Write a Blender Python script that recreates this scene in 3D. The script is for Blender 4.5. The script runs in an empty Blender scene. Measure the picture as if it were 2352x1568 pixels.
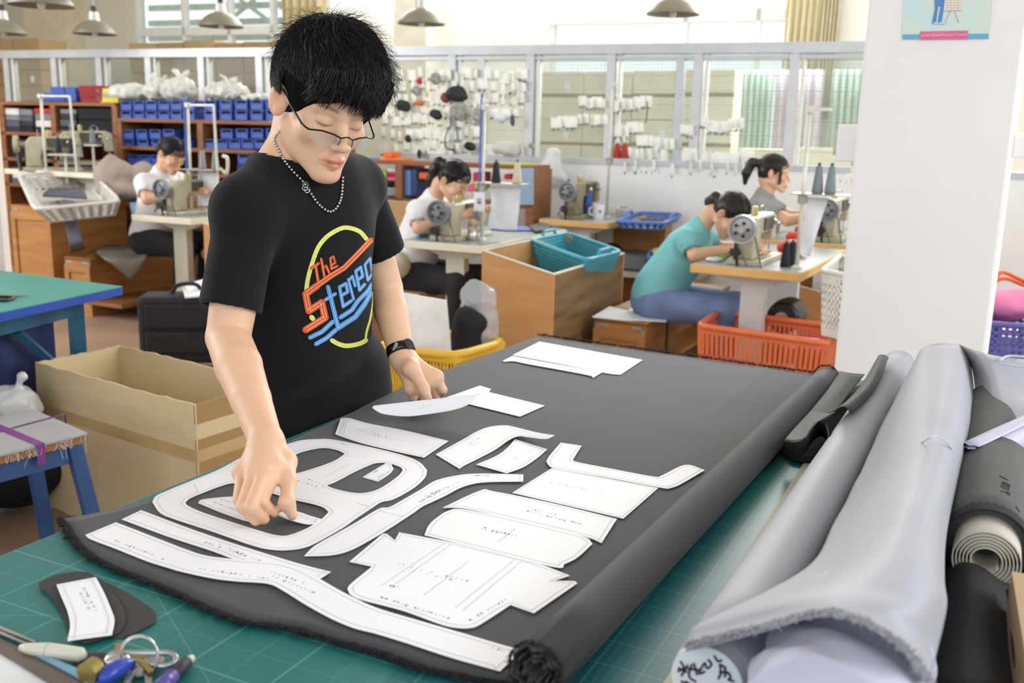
import bpy, bmesh, math, random
import numpy as np
from mathutils import Vector, Matrix
from mathutils.geometry import tessellate_polygon
from mathutils.bvhtree import BVHTree
random.seed(7); np.random.seed(7)
SC = bpy.context.scene; COL = SC.collection
R = math.radians
# ---------------------------------------------------------------- camera
F = 2250.; TH = R(12.0); RO = R(1.37); H = 1.40
_c, _s = math.cos(RO), math.sin(RO)
_U = Vector((0, math.sin(TH), math.cos(TH))); _FW = Vector((0, math.cos(TH), -math.sin(TH)))
_rt = Vector((_c, 0, 0)) + _s*_U; _up = Vector((-_s, 0, 0)) + _c*_U
cd = bpy.data.cameras.new('camera'); cam = bpy.data.objects.new('camera', cd); COL.objects.link(cam)
cam.matrix_world = Matrix(((_rt.x, _up.x, -_FW.x, 0), (_rt.y, _up.y, -_FW.y, 0), (_rt.z, _up.z, -_FW.z, H), (0, 0, 0, 1)))
cd.sensor_width = 36; cd.lens = F/2352*36; cd.clip_start = .05
cd.dof.use_dof = True; cd.dof.focus_distance = 1.75; cd.dof.aperture_fstop = 5.6
SC.camera = cam
# ---------------------------------------------------------------- light and exposure
SC.view_settings.view_transform = 'Standard'; SC.view_settings.look = 'None'
SC.view_settings.exposure = 0.1; SC.view_settings.gamma = 1; SC.view_settings.use_curve_mapping = False
W = bpy.data.worlds.new('daylight'); SC.world = W; W.use_nodes = True
bg = W.node_tree.nodes['Background']; bg.inputs[0].default_value = (.90, .96, 1, 1); bg.inputs[1].default_value = 1.4
def area(name, loc, to, sx, sy, watt, col=(1, 1, 1)):
    l = bpy.data.lights.new(name, 'AREA'); l.shape = 'RECTANGLE'; l.size = sx; l.size_y = sy; l.energy = watt; l.color = col
    o = bpy.data.objects.new(name, l); COL.objects.link(o); o.location = loc
    o.rotation_euler = (Vector(to)-Vector(loc)).to_track_quat('-Z', 'Y').to_euler(); return o
area('daylight_right_window', (5.5, 1.0, 2.9), (0, 2.5, .8), 3.2, 2.0, 150, (.93, .97, 1))
area('daylight_back_window', (3.6, 9.2, 3.0), (1.0, 4.0, .9), 3.0, 1.5, 230, (.98, 1, .99))
area('daylight_front_window', (-2.5, -2.5, 3.2), (0, 3.5, .8), 4.0, 1.8, 30, (.96, .98, 1))
area('left_fill_light', (-7.6, 5.5, 3.0), (-1, 6.5, .8), 3.5, 2.0, 230, (.97, .99, 1))  # fill light added to brighten the sewing area; the left wall has no window
area('store_fill_light', (0.5, 10.9, 4.0), (0, 9.0, 1.5), 7.0, 1.2, 380, (1, 1, .97))  # added fill under the ceiling, brightens the stock behind the partition

def ray(px, py):
    u = px-1176; v = 784-py
    x = u*_c-v*_s; y = u*_s+v*_c
    return Vector((x, F*math.cos(TH)+y*math.sin(TH), -F*math.sin(TH)+y*math.cos(TH)))
CAM = Vector((0, 0, H))
def PZ(px, py, z): d = ray(px, py); return CAM+d*((z-H)/d.z)
def PY(px, py, Y): d = ray(px, py); return CAM+d*(Y/d.y)
def PP(px, py, o, n): d = ray(px, py); return CAM+d*((o-CAM).dot(n)/d.dot(n))
def unit(a): return Vector((math.sin(R(a)), math.cos(R(a)), 0))
# ---------------------------------------------------------------- materials
def lin(c): return tuple(((x/255)/12.92 if x/255 <= .04045 else ((x/255+.055)/1.055)**2.4) for x in c)
MATS = {}
def M(name, rgb, rough=.6, metal=0, var=.1, scale=6, bump=0, bscale=60, alpha=1, trans=0, rgb2=None, stretch=(1, 1, 1), spec=.5, sheen=0, coat=0, sss=0, detail=4, attr=False):
    if name in MATS: return MATS[name]
    m = bpy.data.materials.new(name); m.use_nodes = True; nt = m.node_tree; N = nt.nodes; L = nt.links
    b = N['Principled BSDF']; c = lin(rgb)
    b.inputs['Roughness'].default_value = rough; b.inputs['Metallic'].default_value = metal
    b.inputs['Specular IOR Level'].default_value = spec; b.inputs['Alpha'].default_value = alpha
    b.inputs['Transmission Weight'].default_value = trans; b.inputs['Sheen Weight'].default_value = sheen; b.inputs['Coat Weight'].default_value = coat
    if sss: b.inputs['Subsurface Weight'].default_value = sss; b.inputs['Subsurface Radius'].default_value = (.012, .004, .002); b.inputs['Subsurface Scale'].default_value = 1
    tc = N.new('ShaderNodeTexCoord'); mp = N.new('ShaderNodeMapping'); mp.inputs['Scale'].default_value = stretch
    L.new(tc.outputs['Object'], mp.inputs[0])
    nz = N.new('ShaderNodeTexNoise'); nz.inputs['Scale'].default_value = scale; nz.inputs['Detail'].default_value = detail
    L.new(mp.outputs[0], nz.inputs['Vector'])
    mx = N.new('ShaderNodeMix'); mx.data_type = 'RGBA'
    c2 = lin(rgb2) if rgb2 else tuple(x*(1-2.2*var) for x in c)
    c1 = c if rgb2 else tuple(min(1, x*(1+.6*var)) for x in c)
    rp = N.new('ShaderNodeMapRange'); rp.inputs[1].default_value = .3; rp.inputs[2].default_value = .7
    L.new(nz.outputs[0], rp.inputs[0]); L.new(rp.outputs[0], mx.inputs[0])
    mx.inputs[6].default_value = (*c1, 1); mx.inputs[7].default_value = (*c2, 1)
    out = mx.outputs[2]
    if attr:
        at = N.new('ShaderNodeAttribute'); at.attribute_name = 'tint'
        m2 = N.new('ShaderNodeMix'); m2.data_type = 'RGBA'; m2.blend_type = 'MULTIPLY'; m2.inputs[0].default_value = 1
        L.new(out, m2.inputs[6]); L.new(at.outputs[0], m2.inputs[7]); out = m2.outputs[2]
    L.new(out, b.inputs['Base Color'])
    if bump:
        n2 = N.new('ShaderNodeTexNoise'); n2.inputs['Scale'].default_value = bscale; n2.inputs['Detail'].default_value = 5
        L.new(mp.outputs[0], n2.inputs['Vector'])
        bp = N.new('ShaderNodeBump'); bp.inputs['Strength'].default_value = bump; bp.inputs['Distance'].default_value = .01
        L.new(n2.outputs[0], bp.inputs['Height']); L.new(bp.outputs[0], b.inputs['Normal'])
    MATS[name] = m; return m
def wood(name, rgb, rgb2, st=(1, 1, 8)):
    return M(name, rgb, .55, var=.2, scale=2.2, rgb2=rgb2, stretch=st, bump=.05, bscale=30)
def weave(name, rgb, rgb2, cells=900, rough=.6, ang=35, sheen=0, amp=.5):
    m = M(name, rgb, rough, var=.08, scale=3, sheen=sheen); nt = m.node_tree; N = nt.nodes; L = nt.links; b = N['Principled BSDF']
    tc = N.new('ShaderNodeTexCoord'); mp = N.new('ShaderNodeMapping'); mp.inputs['Rotation'].default_value = (0, 0, R(ang)); L.new(tc.outputs['Object'], mp.inputs[0])
    w1 = N.new('ShaderNodeTexWave'); w1.inputs['Scale'].default_value = cells/6.28; w1.bands_direction = 'X'; w1.wave_profile = 'SIN'
    w2 = N.new('ShaderNodeTexWave'); w2.inputs['Scale'].default_value = cells/6.28; w2.bands_direction = 'Y'
    L.new(mp.outputs[0], w1.inputs[0]); L.new(mp.outputs[0], w2.inputs[0])
    mu = N.new('ShaderNodeMath'); mu.operation = 'MULTIPLY'; L.new(w1.outputs['Fac'], mu.inputs[0]); L.new(w2.outputs['Fac'], mu.inputs[1])
    old = b.inputs['Base Color'].links[0].from_socket; mx = N.new('ShaderNodeMix'); mx.data_type = 'RGBA'
    ml = N.new('ShaderNodeMath'); ml.operation = 'MULTIPLY'; ml.inputs[1].default_value = amp; L.new(mu.outputs[0], ml.inputs[0]); L.new(ml.outputs[0], mx.inputs[0])
    L.new(old, mx.inputs[6]); mx.inputs[7].default_value = (*lin(rgb2), 1); L.new(mx.outputs[2], b.inputs['Base Color'])
    return m
def glassy(name, rgb=(245, 250, 250), clear=.9, rough=.05):
    if name in MATS: return MATS[name]
    m = bpy.data.materials.new(name); m.use_nodes = True; nt = m.node_tree; N = nt.nodes; L = nt.links
    N.remove(N['Principled BSDF']); t = N.new('ShaderNodeBsdfTransparent'); p = N.new('ShaderNodeBsdfPrincipled'); mx = N.new('ShaderNodeMixShader')
    t.inputs[0].default_value = (*lin(rgb), 1); p.inputs['Base Color'].default_value = (*lin(rgb), 1); p.inputs['Roughness'].default_value = rough
    mx.inputs[0].default_value = 1-clear; L.new(t.outputs[0], mx.inputs[1]); L.new(p.outputs[0], mx.inputs[2]); L.new(mx.outputs[0], N['Material Output'].inputs[0])
    MATS[name] = m; return m
# ---------------------------------------------------------------- mesh builder
XF = {}
def key(o): return o.as_pointer()
def crom(pts, n=6, closed=False):
    pts = [Vector(p) for p in pts]; m = len(pts); out = []
    for i in range(m if closed else m-1):
        if closed: p0, p1, p2, p3 = pts[(i-1) % m], pts[i], pts[(i+1) % m], pts[(i+2) % m]
        else:
            p1, p2 = pts[i], pts[i+1]; p0 = pts[i-1] if i else p1*2-p2; p3 = pts[i+2] if i+2 < m else p2*2-p1
        for k in range(n):
            t = k/n; out.append(.5*((2*p1)+(p2-p0)*t+(2*p0-5*p1+4*p2-p3)*t*t+(3*p1-p0-3*p2+p3)*t**3))
    if not closed: out.append(pts[-1])
    return out
class B:
    def __init__(s, xf=None): s.v = []; s.f = []; s.x = xf or Matrix()
    def add(s, vs, fs):
        o = len(s.v); s.v += [s.x @ Vector(p) for p in vs]; s.f += [tuple(i+o for i in f) for f in fs]; return s
    def box(s, x0, x1, y0, y1, z0, z1, tap=0):
        t = tap
        vs = [(x0+t, y0+t, z0), (x1-t, y0+t, z0), (x1-t, y1-t, z0), (x0+t, y1-t, z0), (x0, y0, z1), (x1, y0, z1), (x1, y1, z1), (x0, y1, z1)]
        return s.add(vs, [(3, 2, 1, 0), (4, 5, 6, 7), (0, 1, 5, 4), (1, 2, 6, 5), (2, 3, 7, 6), (3, 0, 4, 7)])
    def cb(s, c, sx, sy, sz, rz=0, rx=0, ry=0):
        m = Matrix.Translation(c) @ Matrix.Rotation(rz, 4, 'Z') @ Matrix.Rotation(ry, 4, 'Y') @ Matrix.Rotation(rx, 4, 'X'); old = s.x; s.x = old @ m
        s.box(-sx/2, sx/2, -sy/2, sy/2, -sz/2, sz/2); s.x = old; return s
    def tube(s, pts, r, n=8, closed=False, flat=1.0, caps=True):
        pts = [Vector(p) for p in pts]; m = len(pts); rs = r if isinstance(r, (list, tuple)) else [r]*m; vs = []; fs = []
        ref = None
        for i, p in enumerate(pts):
            a = pts[(i-1) % m] if (closed or i) else p; b = pts[(i+1) % m] if (closed or i < m-1) else p
            d = (b-a).normalized() if (b-a).length > 1e-9 else Vector((0, 0, 1))
            if ref is None: ref = Vector((0, 0, 1)) if abs(d.z) < .9 else Vector((1, 0, 0))
            x = (ref-d*ref.dot(d)).normalized(); y = d.cross(x); ref = x
            for k in range(n): a_ = 2*math.pi*k/n; vs.append(p+(x*math.cos(a_)*flat+y*math.sin(a_))*rs[i])
        for i in range(m if closed else m-1):
            j = (i+1) % m
            for k in range(n): fs.append((i*n+k, i*n+(k+1) % n, j*n+(k+1) % n, j*n+k))
        if caps and not closed: fs.append(tuple(range(n-1, -1, -1))); fs.append(tuple(range((m-1)*n, m*n)))
        return s.add(vs, fs)
    def lathe(s, prof, n=20, o=(0, 0, 0), ax=(0, 0, 1), cap=True):
        q = Vector((0, 0, 1)).rotation_difference(Vector(ax)).to_matrix(); o = Vector(o); vs = []; fs = []
        for r, z in prof:
            for k in range(n): a = 2*math.pi*k/n; vs.append(o+q @ Vector((r*math.cos(a), r*math.sin(a), z)))
        for i in range(len(prof)-1):
            for k in range(n): fs.append((i*n+k, i*n+(k+1) % n, (i+1)*n+(k+1) % n, (i+1)*n+k))
        if cap: fs.append(tuple(range(n-1, -1, -1))); fs.append(tuple(range((len(prof)-1)*n, len(prof)*n)))
        return s.add(vs, fs)
    def sph(s, c, r, n=10, sc=(1, 1, 1)):
        vs = []; fs = []; h = n//2+1
        for i in range(h+1):
            t = math.pi*i/h
            for k in range(n): a = 2*math.pi*k/n; vs.append((c[0]+r*sc[0]*math.sin(t)*math.cos(a), c[1]+r*sc[1]*math.sin(t)*math.sin(a), c[2]+r*sc[2]*math.cos(t)))
        for i in range(h):
            for k in range(n): fs.append((i*n+k, (i+1)*n+k, (i+1)*n+(k+1) % n, i*n+(k+1) % n))
        return s.add(vs, fs)
    def poly(s, loops, th=0):
        loops = [[Vector(p) for p in l] for l in loops]; tris = tessellate_polygon(loops); flat = [p for l in loops for p in l]; n = len(flat)
        if not th: return s.add(flat, tris)
        dn = [p-Vector((0, 0, th)) for p in flat]; fs = []
        for t in tris:
            a, b, c = (flat[i] for i in t); up = (b-a).cross(c-a).z > 0
            fs.append(t if up else t[::-1]); fs.append(tuple(i+n for i in (t[::-1] if up else t)))
        o = 0
        for l in loops:
            m = len(l)
            for i in range(m): j = (i+1) % m; fs.append((o+i, o+j, o+j+n, o+i+n))
            o += m
        return s.add(flat+dn, fs)
    def patch(s, rows, nu=6, nv=6, noise=0, nf=6, fn=None):
        rr = [crom(r, nu) for r in rows]; cols = list(zip(*rr)); cc = [crom(c, nv) for c in cols]; nx = len(cc); ny = len(cc[0]); vs = []
        from mathutils import noise as nz
        for c in cc:
            for p in c:
                p = Vector(p)
                if noise: p.z += noise*nz.noise(p*nf)
                if fn: p = fn(p)
                vs.append(p)
        fs = [(i*ny+j, (i+1)*ny+j, (i+1)*ny+j+1, i*ny+j+1) for i in range(nx-1) for j in range(ny-1)]
        return s.add(vs, fs)
    def build(s, name, mat, parent=None, label=None, cat=None, group=None, smooth=False, bevel=0, solid=0, kind=None, world=True, sub=0):
        vs = s.v
        if parent is not None:
            x = XF[key(parent)]
            if world: xi = x.inverted(); vs = [xi @ p for p in vs]
        else:
            mn = [min(p[i] for p in vs) for i in range(3)]; mxx = [max(p[i] for p in vs) for i in range(3)]
            o3 = Vector(((mn[0]+mxx[0])/2, (mn[1]+mxx[1])/2, mn[2])); x = Matrix.Translation(o3); vs = [p-o3 for p in vs]
        me = bpy.data.meshes.new(name); me.from_pydata([tuple(p) for p in vs], [], s.f); me.update(); me.materials.append(mat)
        o = bpy.data.objects.new(name, me); COL.objects.link(o)
        if parent is not None: o.parent = parent
        else: o.location = o3
        XF[key(o)] = x
        bm = bmesh.new(); bm.from_mesh(me); bmesh.ops.recalc_face_normals(bm, faces=bm.faces); bm.to_mesh(me); bm.free()
        if smooth: me.polygons.foreach_set('use_smooth', [True]*len(me.polygons))
        if solid: md = o.modifiers.new('s', 'SOLIDIFY'); md.thickness = solid; md.offset = -1
        if bevel: md = o.modifiers.new('b', 'BEVEL'); md.width = bevel; md.segments = 2; md.limit_method = 'ANGLE'
        if sub: md = o.modifiers.new('u', 'SUBSURF'); md.levels = sub; md.render_levels = sub
        tag(o, label, cat, group, kind); return o
def tag(o, label=None, cat=None, group=None, kind=None):
    if label: o['label'] = label
    if cat: o['category'] = cat
    if group: o['group'] = group
    if kind: o['kind'] = kind
def thing(name, label, cat, loc=(0, 0, 0), rz=0, group=None):
    o = bpy.data.objects.new(name, None); COL.objects.link(o); o.location = loc; o.rotation_euler = (0, 0, rz); o.empty_display_size = .1
    XF[key(o)] = Matrix.Translation(loc) @ Matrix.Rotation(rz, 4, 'Z'); tag(o, label, cat, group); return o
def dup(root, label, loc, rz=0, sc=1, group=None):
    def rec(o, par):
        c = o.copy(); COL.objects.link(c)
        if par is not None: c.parent = par
        for ch in o.children: rec(ch, c)
        return c
    r = rec(root, None); r.location = loc; r.rotation_euler = (0, 0, rz); r.scale = (sc,)*3; r['label'] = label
    if group: r['group'] = group
    XF[key(r)] = Matrix.Translation(loc) @ Matrix.Rotation(rz, 4, 'Z') @ Matrix.Scale(sc, 4); return r
def fr(o, a):
    """frame at o: x to the right/near (v), y away (u)"""
    return Matrix.Translation(o) @ Matrix.Rotation(R(-a), 4, 'Z')
# ---------------------------------------------------------------- signed-distance modelling for soft bodies
class SDF:
    def __init__(s, xf=None, sc=1.): s.p = []; s.x = xf or Matrix(); s.sc = sc
    def T(s, p): return np.array(s.x @ Vector(p))
    def rc(s, a, b, ra, rb=None, k=.01, op=1): s.p.append(('rc', s.T(a), s.T(b), ra*s.sc, (ra if rb is None else rb)*s.sc, k*s.sc, op)); return s
    def chain(s, pts, rs, k=.008, op=1):
        for i in range(len(pts)-1): s.rc(pts[i], pts[i+1], rs[i], rs[i+1], k, op)
        return s
    def el(s, c, r, rot=None, k=.01, op=1):
        q = np.array((s.x.to_3x3().normalized() @ (rot or Matrix.Identity(3)))); s.p.append(('el', s.T(c), np.array(r)*s.sc, q, 0, k*s.sc, op)); return s
    def mesh(s, h, name, mat, parent=None, disp=None, tint=None, cut=None, **kw):
        lo = np.full(3, 1e9); hi = -lo; bb = []
        for q in s.p:
            if q[0] == 'rc': r = max(q[3], q[4]); a = np.minimum(q[1], q[2])-r; b = np.maximum(q[1], q[2])+r
            else: e = np.sqrt(((q[3]*q[2])**2).sum(1)); a = q[1]-e; b = q[1]+e
            bb.append((a-q[5]-3*h, b+q[5]+3*h))
            if q[6] > 0: lo = np.minimum(lo, a); hi = np.maximum(hi, b)
        lo -= 4*h; hi += 4*h; n = np.ceil((hi-lo)/h).astype(int)+1; D = np.full(n, .05, np.float32)
        for q, (a, b) in zip(s.p, bb):
            i0 = np.clip(((a-lo)/h).astype(int), 0, n-1); i1 = np.clip(((b-lo)/h).astype(int)+2, 1, n)
            if (i1 <= i0).any(): continue
            ax = [(lo[d]+h*np.arange(i0[d], i1[d])).astype(np.float32) for d in range(3)]
            X, Y, Z = ax[0][:, None, None], ax[1][None, :, None], ax[2][None, None, :]
            if q[0] == 'rc':
                A = q[1]; ba = q[2]-A; L = max((ba**2).sum(), 1e-12); x, y, z = X-A[0], Y-A[1], Z-A[2]
                t = np.clip((x*ba[0]+y*ba[1]+z*ba[2])/L, 0, 1)
                d = np.sqrt((x-t*ba[0])**2+(y-t*ba[1])**2+(z-t*ba[2])**2)-(q[3]+(q[4]-q[3])*t)
            else:
                x, y, z = X-q[1][0], Y-q[1][1], Z-q[1][2]; m = q[3]; r = q[2]
                l = [x*m[0, i]+y*m[1, i]+z*m[2, i] for i in range(3)]
                k0 = np.sqrt(sum((l[i]/r[i])**2 for i in range(3))); k1 = np.sqrt(sum((l[i]/r[i]**2)**2 for i in range(3)))+1e-9; d = k0*(k0-1)/k1
            sl = tuple(slice(i0[i], i1[i]) for i in range(3)); o = D[sl]; k = max(q[5], 1e-5)
            if q[6] > 0: hh = np.maximum(k-np.abs(o-d), 0)/k; D[sl] = np.minimum(o, d)-hh*hh*k/4
            else: d = -d; hh = np.maximum(k-np.abs(o-d), 0)/k; D[sl] = np.maximum(o, d)+hh*hh*k/4
        ins = D < 0
        if cut is not None:
            gx = [lo[d]+h*np.arange(n[d]) for d in range(3)]
            for (o, nn) in cut:
                pl = ((gx[0]-o[0])*nn[0])[:, None, None]+((gx[1]-o[1])*nn[1])[None, :, None]+((gx[2]-o[2])*nn[2])[None, None, :]
                D = np.maximum(D, pl.astype(np.float32))
            ins = D < 0
        c = ins[:-1, :-1, :-1].astype(np.int8)*0
        for dx in (0, 1):
            for dy in (0, 1):
                for dz in (0, 1): c += ins[dx:n[0]-1+dx, dy:n[1]-1+dy, dz:n[2]-1+dz]
        act = np.argwhere((c > 0) & (c < 8)); ids = np.full(c.shape, -1, np.int32); ids[act[:, 0], act[:, 1], act[:, 2]] = np.arange(len(act))
        pos = np.zeros((len(act), 3)); cnt = np.zeros(len(act))
        cs = [(0, 0, 0), (1, 0, 0), (0, 1, 0), (1, 1, 0), (0, 0, 1), (1, 0, 1), (0, 1, 1), (1, 1, 1)]
        for a in range(8):
            for b in range(a+1, 8):
                ca, cb = np.array(cs[a]), np.array(cs[b])
                if abs(ca-cb).sum() != 1: continue
                da = D[tuple((act+ca).T)]; db = D[tuple((act+cb).T)]; x = (da < 0) != (db < 0); t = np.where(x, da/np.where(x, da-db, 1), 0)
                pos += np.where(x[:, None], ca+t[:, None]*(cb-ca), 0); cnt += x
        V = lo+h*(act+pos/cnt[:, None]); quads = []
        for d in range(3):
            e = [slice(None)]*3; f = [slice(None)]*3; e[d] = slice(0, -1); f[d] = slice(1, None)
            A, Bq = ins[tuple(e)], ins[tuple(f)]; ch = np.argwhere(A != Bq); d1, d2 = (d+1) % 3, (d+2) % 3
            ch = ch[(ch[:, d1] > 0) & (ch[:, d2] > 0) & (ch[:, d1] < n[d1]-1) & (ch[:, d2] < n[d2]-1)]
            fl = A[tuple(ch.T)]; o1 = np.zeros(3, int); o1[d1] = 1; o2 = np.zeros(3, int); o2[d2] = 1
            q = np.stack([ids[tuple((ch-o1-o2).T)], ids[tuple((ch-o2).T)], ids[tuple(ch.T)], ids[tuple((ch-o1).T)]], 1)
            q[~fl] = q[~fl][:, ::-1]; quads.append(q)
        Q = np.concatenate(quads); 
        if disp is not None: V = disp(V)
        return mesh_np(V, Q, name, mat, parent, tint, **kw)
def mesh_np(V, Q, name, mat, parent=None, tint=None, label=None, cat=None, group=None):
    if parent is not None: x = XF[key(parent)]; xi = np.array(x.inverted()); V = V @ xi[:3, :3].T+xi[:3, 3]; Vw = None
    else: o3 = np.array([(V[:, 0].min()+V[:, 0].max())/2, (V[:, 1].min()+V[:, 1].max())/2, V[:, 2].min()]); V = V-o3; x = Matrix.Translation(o3)
    me = bpy.data.meshes.new(name); me.vertices.add(len(V)); me.vertices.foreach_set('co', V.astype(np.float32).ravel())
    k = Q.shape[1]; me.loops.add(k*len(Q)); me.loops.foreach_set('vertex_index', Q.astype(np.int32).ravel())
    me.polygons.add(len(Q)); me.polygons.foreach_set('loop_start', np.arange(0, k*len(Q), k, dtype=np.int32))
    me.polygons.foreach_set('use_smooth', np.ones(len(Q), bool)); me.update(calc_edges=True); me.validate(); me.materials.append(mat)
    if tint is not None:
        ca = me.color_attributes.new('tint', 'FLOAT_COLOR', 'POINT'); xw = np.array(x); Vv = V @ xw[:3, :3].T+xw[:3, 3]
        cc = np.ones((len(V), 4), np.float32); cc[:, :3] = tint(Vv); ca.data.foreach_set('color', cc.ravel())
    o = bpy.data.objects.new(name, me); COL.objects.link(o)
    if parent is not None: o.parent = parent
    else: o.location = o3
    XF[key(o)] = x; tag(o, label, cat, group); return o
def vnoise(V, f, seed=0):
    """cheap smooth noise from summed sines, vectorised"""
    rng = np.random.RandomState(seed); out = np.zeros(len(V))
    for i in range(7): d = rng.randn(3)*f; out += np.sin(V @ d+rng.rand()*6.28)
    return out/7
# ================================================================ the setting
WALL = M('painted_wall', (236, 234, 226), .8, var=.03, scale=1.5, bump=.03, bscale=20)
WALLG = M('old_wall', (214, 209, 194), .85, var=.05, scale=1.2)
WHITE = M('white_paint', (244, 244, 242), .6, var=.02, scale=2, bump=.04, bscale=8)
ALU = M('aluminium', (196, 200, 204), .4, .35, var=.04)
CARD = M('cardboard', (196, 168, 124), .85, var=.07, scale=3, bump=.02)
CARD2 = M('old_cardboard', (158, 134, 94), .85, var=.12, scale=3)
PN = unit(21.5); PO = Vector((-1.1, 8.9, 0)); PFR = fr(PO, 21.5); PINV = PFR.inverted()
def PW(px, py, off=0): return PP(px, py, PO+PN*off, PN)
def lx(px, off=0, py=250): return (PINV @ PW(px, py, off)).x
def lz(px, py, off=0): return PW(px, py, off).z
def sbox(name, mat, *a, xf=None, bevel=0, **k): return B(xf).box(*a).build(name, mat, kind=k.pop('kind', 'structure'), bevel=bevel, **k)
FLOOR = M('floor', (176, 146, 124), .45, var=.12, scale=1.5, bump=.02)
sbox('floor', FLOOR, -14, 9, -6, 16, -.1, 0)
sbox('ceiling', WHITE, -14, 9, -2, 16, 4.3, 4.4)
OB = 2.6
def wallseg(name, x0, x1, z0, z1, mat=WALL, off=OB, th=.2): return sbox(name, mat, x0, x1, off, off+th, z0, z1, xf=PFR)
xL0, xL1 = lx(320, OB), lx(745, OB); xR0, xR1 = lx(1256, OB), lx(1890, OB)
wallseg('wall_back', -12, xL0, 0, 4.3, WALLG); wallseg('wall_back', xL1, xR0, 0, 4.3); wallseg('wall_back', xR1, 9, 0, 4.3)
wallseg('wall_back', xL0, xL1, 0, 1.95); wallseg('wall_back', xL0, xL1, 3.9, 4.3); wallseg('wall_back', xR0, xR1, 0, 1.0); wallseg('wall_back', xR0, xR1, 3.9, 4.3)
sbox('trim_1', M('pilaster', (222, 216, 200), .85, var=.04), lx(905, OB-.35), lx(978, OB-.35), OB-.35, OB, 0, 4.3, xf=PFR)
sbox('trim_2', M('yellowed_pilaster', (214, 204, 176), .85, var=.05), lx(70, OB-.3), lx(166, OB-.3), OB-.3, OB, 0, 4.3, xf=PFR)
sbox('wall_left', WALLG, -8.6, -8.4, 6, 16, 0, 4.3)
GLASS = glassy('window_glass', (246, 250, 248), .93)
def window(n, x0, x1, z0, z1, mull, bars, lab):
    f = B(PFR); y0, y1 = OB+.03, OB+.11; w = .05
    f.box(x0, x1, y0, y1, z0, z0+w).box(x0, x1, y0, y1, z1-w, z1).box(x0, x0+w, y0, y1, z0, z1).box(x1-w, x1, y0, y1, z0, z1)
    for m in mull: f.box(m-w/2, m+w/2, y0-.01, y1+.01, z0, z1)
    for b, t in bars: f.box(x0, x1, y0-.01, y1+.01, b, b+t)
    o = f.build('window_%d' % n, ALUW, kind='structure', label=lab); g = B(PFR).box(x0, x1, OB+.06, OB+.07, z0, z1).build('pane', GLASS, o)
ALUW = M('white_window_frame', (226, 228, 222), .5, var=.03)
bl = lz(700, 70, OB)
window(1, xL0, xL1, 1.95, 3.9, [lx(p, OB) for p in (427, 530, 627)], [(lz(450, 80, OB), .1)], 'left back window with white frame behind the pendant lamps')
window(2, xR0, xR1, 1.0, 3.9, [lx(p, OB) for p in (1562, 1727)], [(lz(1500, 52, OB), .12)], 'bright right back window with cream frame')
# what stands outside the left window: shed roof trusses
sh = B(PFR)
for k in range(7): sh.box(-7.5, -1.6, 5.4+.02*k, 5.5+.02*k, 2.25+.24*k, 2.34+.24*k)
for k in range(4): sh.cb((-6+1.1*k, 5.35, 2.9), 1.6, .06, .05, ry=.55*(1 if k % 2 else -1))
sh.build('shed_roof_truss', M('shed_metal', (198, 206, 196), .6), label='pale slatted shed roof with diagonal braces outside the left back window', cat='roof')
# partition of aluminium posts, glass and wire mesh over a low wall
zs = lz(1300, 374); zr0, zr1 = 2.035, 2.1
sbox('wall_partition', M('low_wall', (238, 238, 235), .75, var=.02), lx(905), 7, -.06, .06, 0, zs, xf=PFR)
sbox('wall_partition', M('low_wall', (238, 238, 235)), -9, lx(905), -.06, .06, 0, .9, xf=PFR)
sbox('trim_3', ALU, -9, 7, -.06, .06, zr0, zr1+.012, xf=PFR)
sbox('trim_4', ALU, lx(905), 7, -.07, .05, zs, zs+.045, xf=PFR)
z2 = lz(1300, 134); sbox('trim_5', ALU, lx(905), 7, -.04, .04, z2-.012, z2+.015, xf=PFR)
posts = [30, 138, 240, 352, 472, 604, 740, 1042, 1220, 1403, 1600, 1818, 2000, 2310]
pcol = M('post_aluminium', (206, 208, 211), .45, .3, var=.04)
for i, p in enumerate(posts):
    x = lx(p); b = .9 if p < 905 else zs
    sbox('trim_6', pcol, x-.035, x+.035, -.05, .05, b, zr0, xf=PFR)
    if p < 905 or p > 1000: sbox('trim_6', ALUW, x+.055, x+.08, -.03, .03, b, zr0, xf=PFR)
for p in (1108, 1560): x = lx(p); sbox('trim_6', ALU, x-.03, x+.03, -.045, .04, zs, z2, xf=PFR)
for i in range(len(posts)-1):
    x0, x1 = lx(posts[i])+.08, lx(posts[i+1])-.035
    B(PFR).box(x0, x1, .0, .006, .9 if posts[i] < 905 else zs+.045, zr0).build('trim_7', glassy('partition_glass', (244, 248, 246), .93), kind='structure')
WIRE = M('wire_mesh', (176, 178, 172), .5, .3)
for i in range(7, len(posts)-1):
    x0, x1 = lx(posts[i])+.04, lx(posts[i+1])-.04; b = B(PFR); k = 0; x = x0
    while x < x1: b.box(x-.0012, x+.0012, -.014, -.011, zs+.045, z2); x += .028
    z = zs+.06
    while z < z2: k += 1; t = .0028 if k % 4 == 0 else .0012; b.box(x0, x1, -.018, -.014, z-t, z+t); z += .028
    b.build('wire_mesh_panel', WIRE, label='wire mesh panel in the bay %s' % ['behind the dense wall of hanging packets', 'above the clear bag', 'behind the red thread cones', 'with few packets behind the ponytailed seamstress', 'right of the ponytailed seamstress', 'half hidden by the white pillar', 'right of the white pillar'][i-7], cat='mesh panel', group=None)
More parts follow.
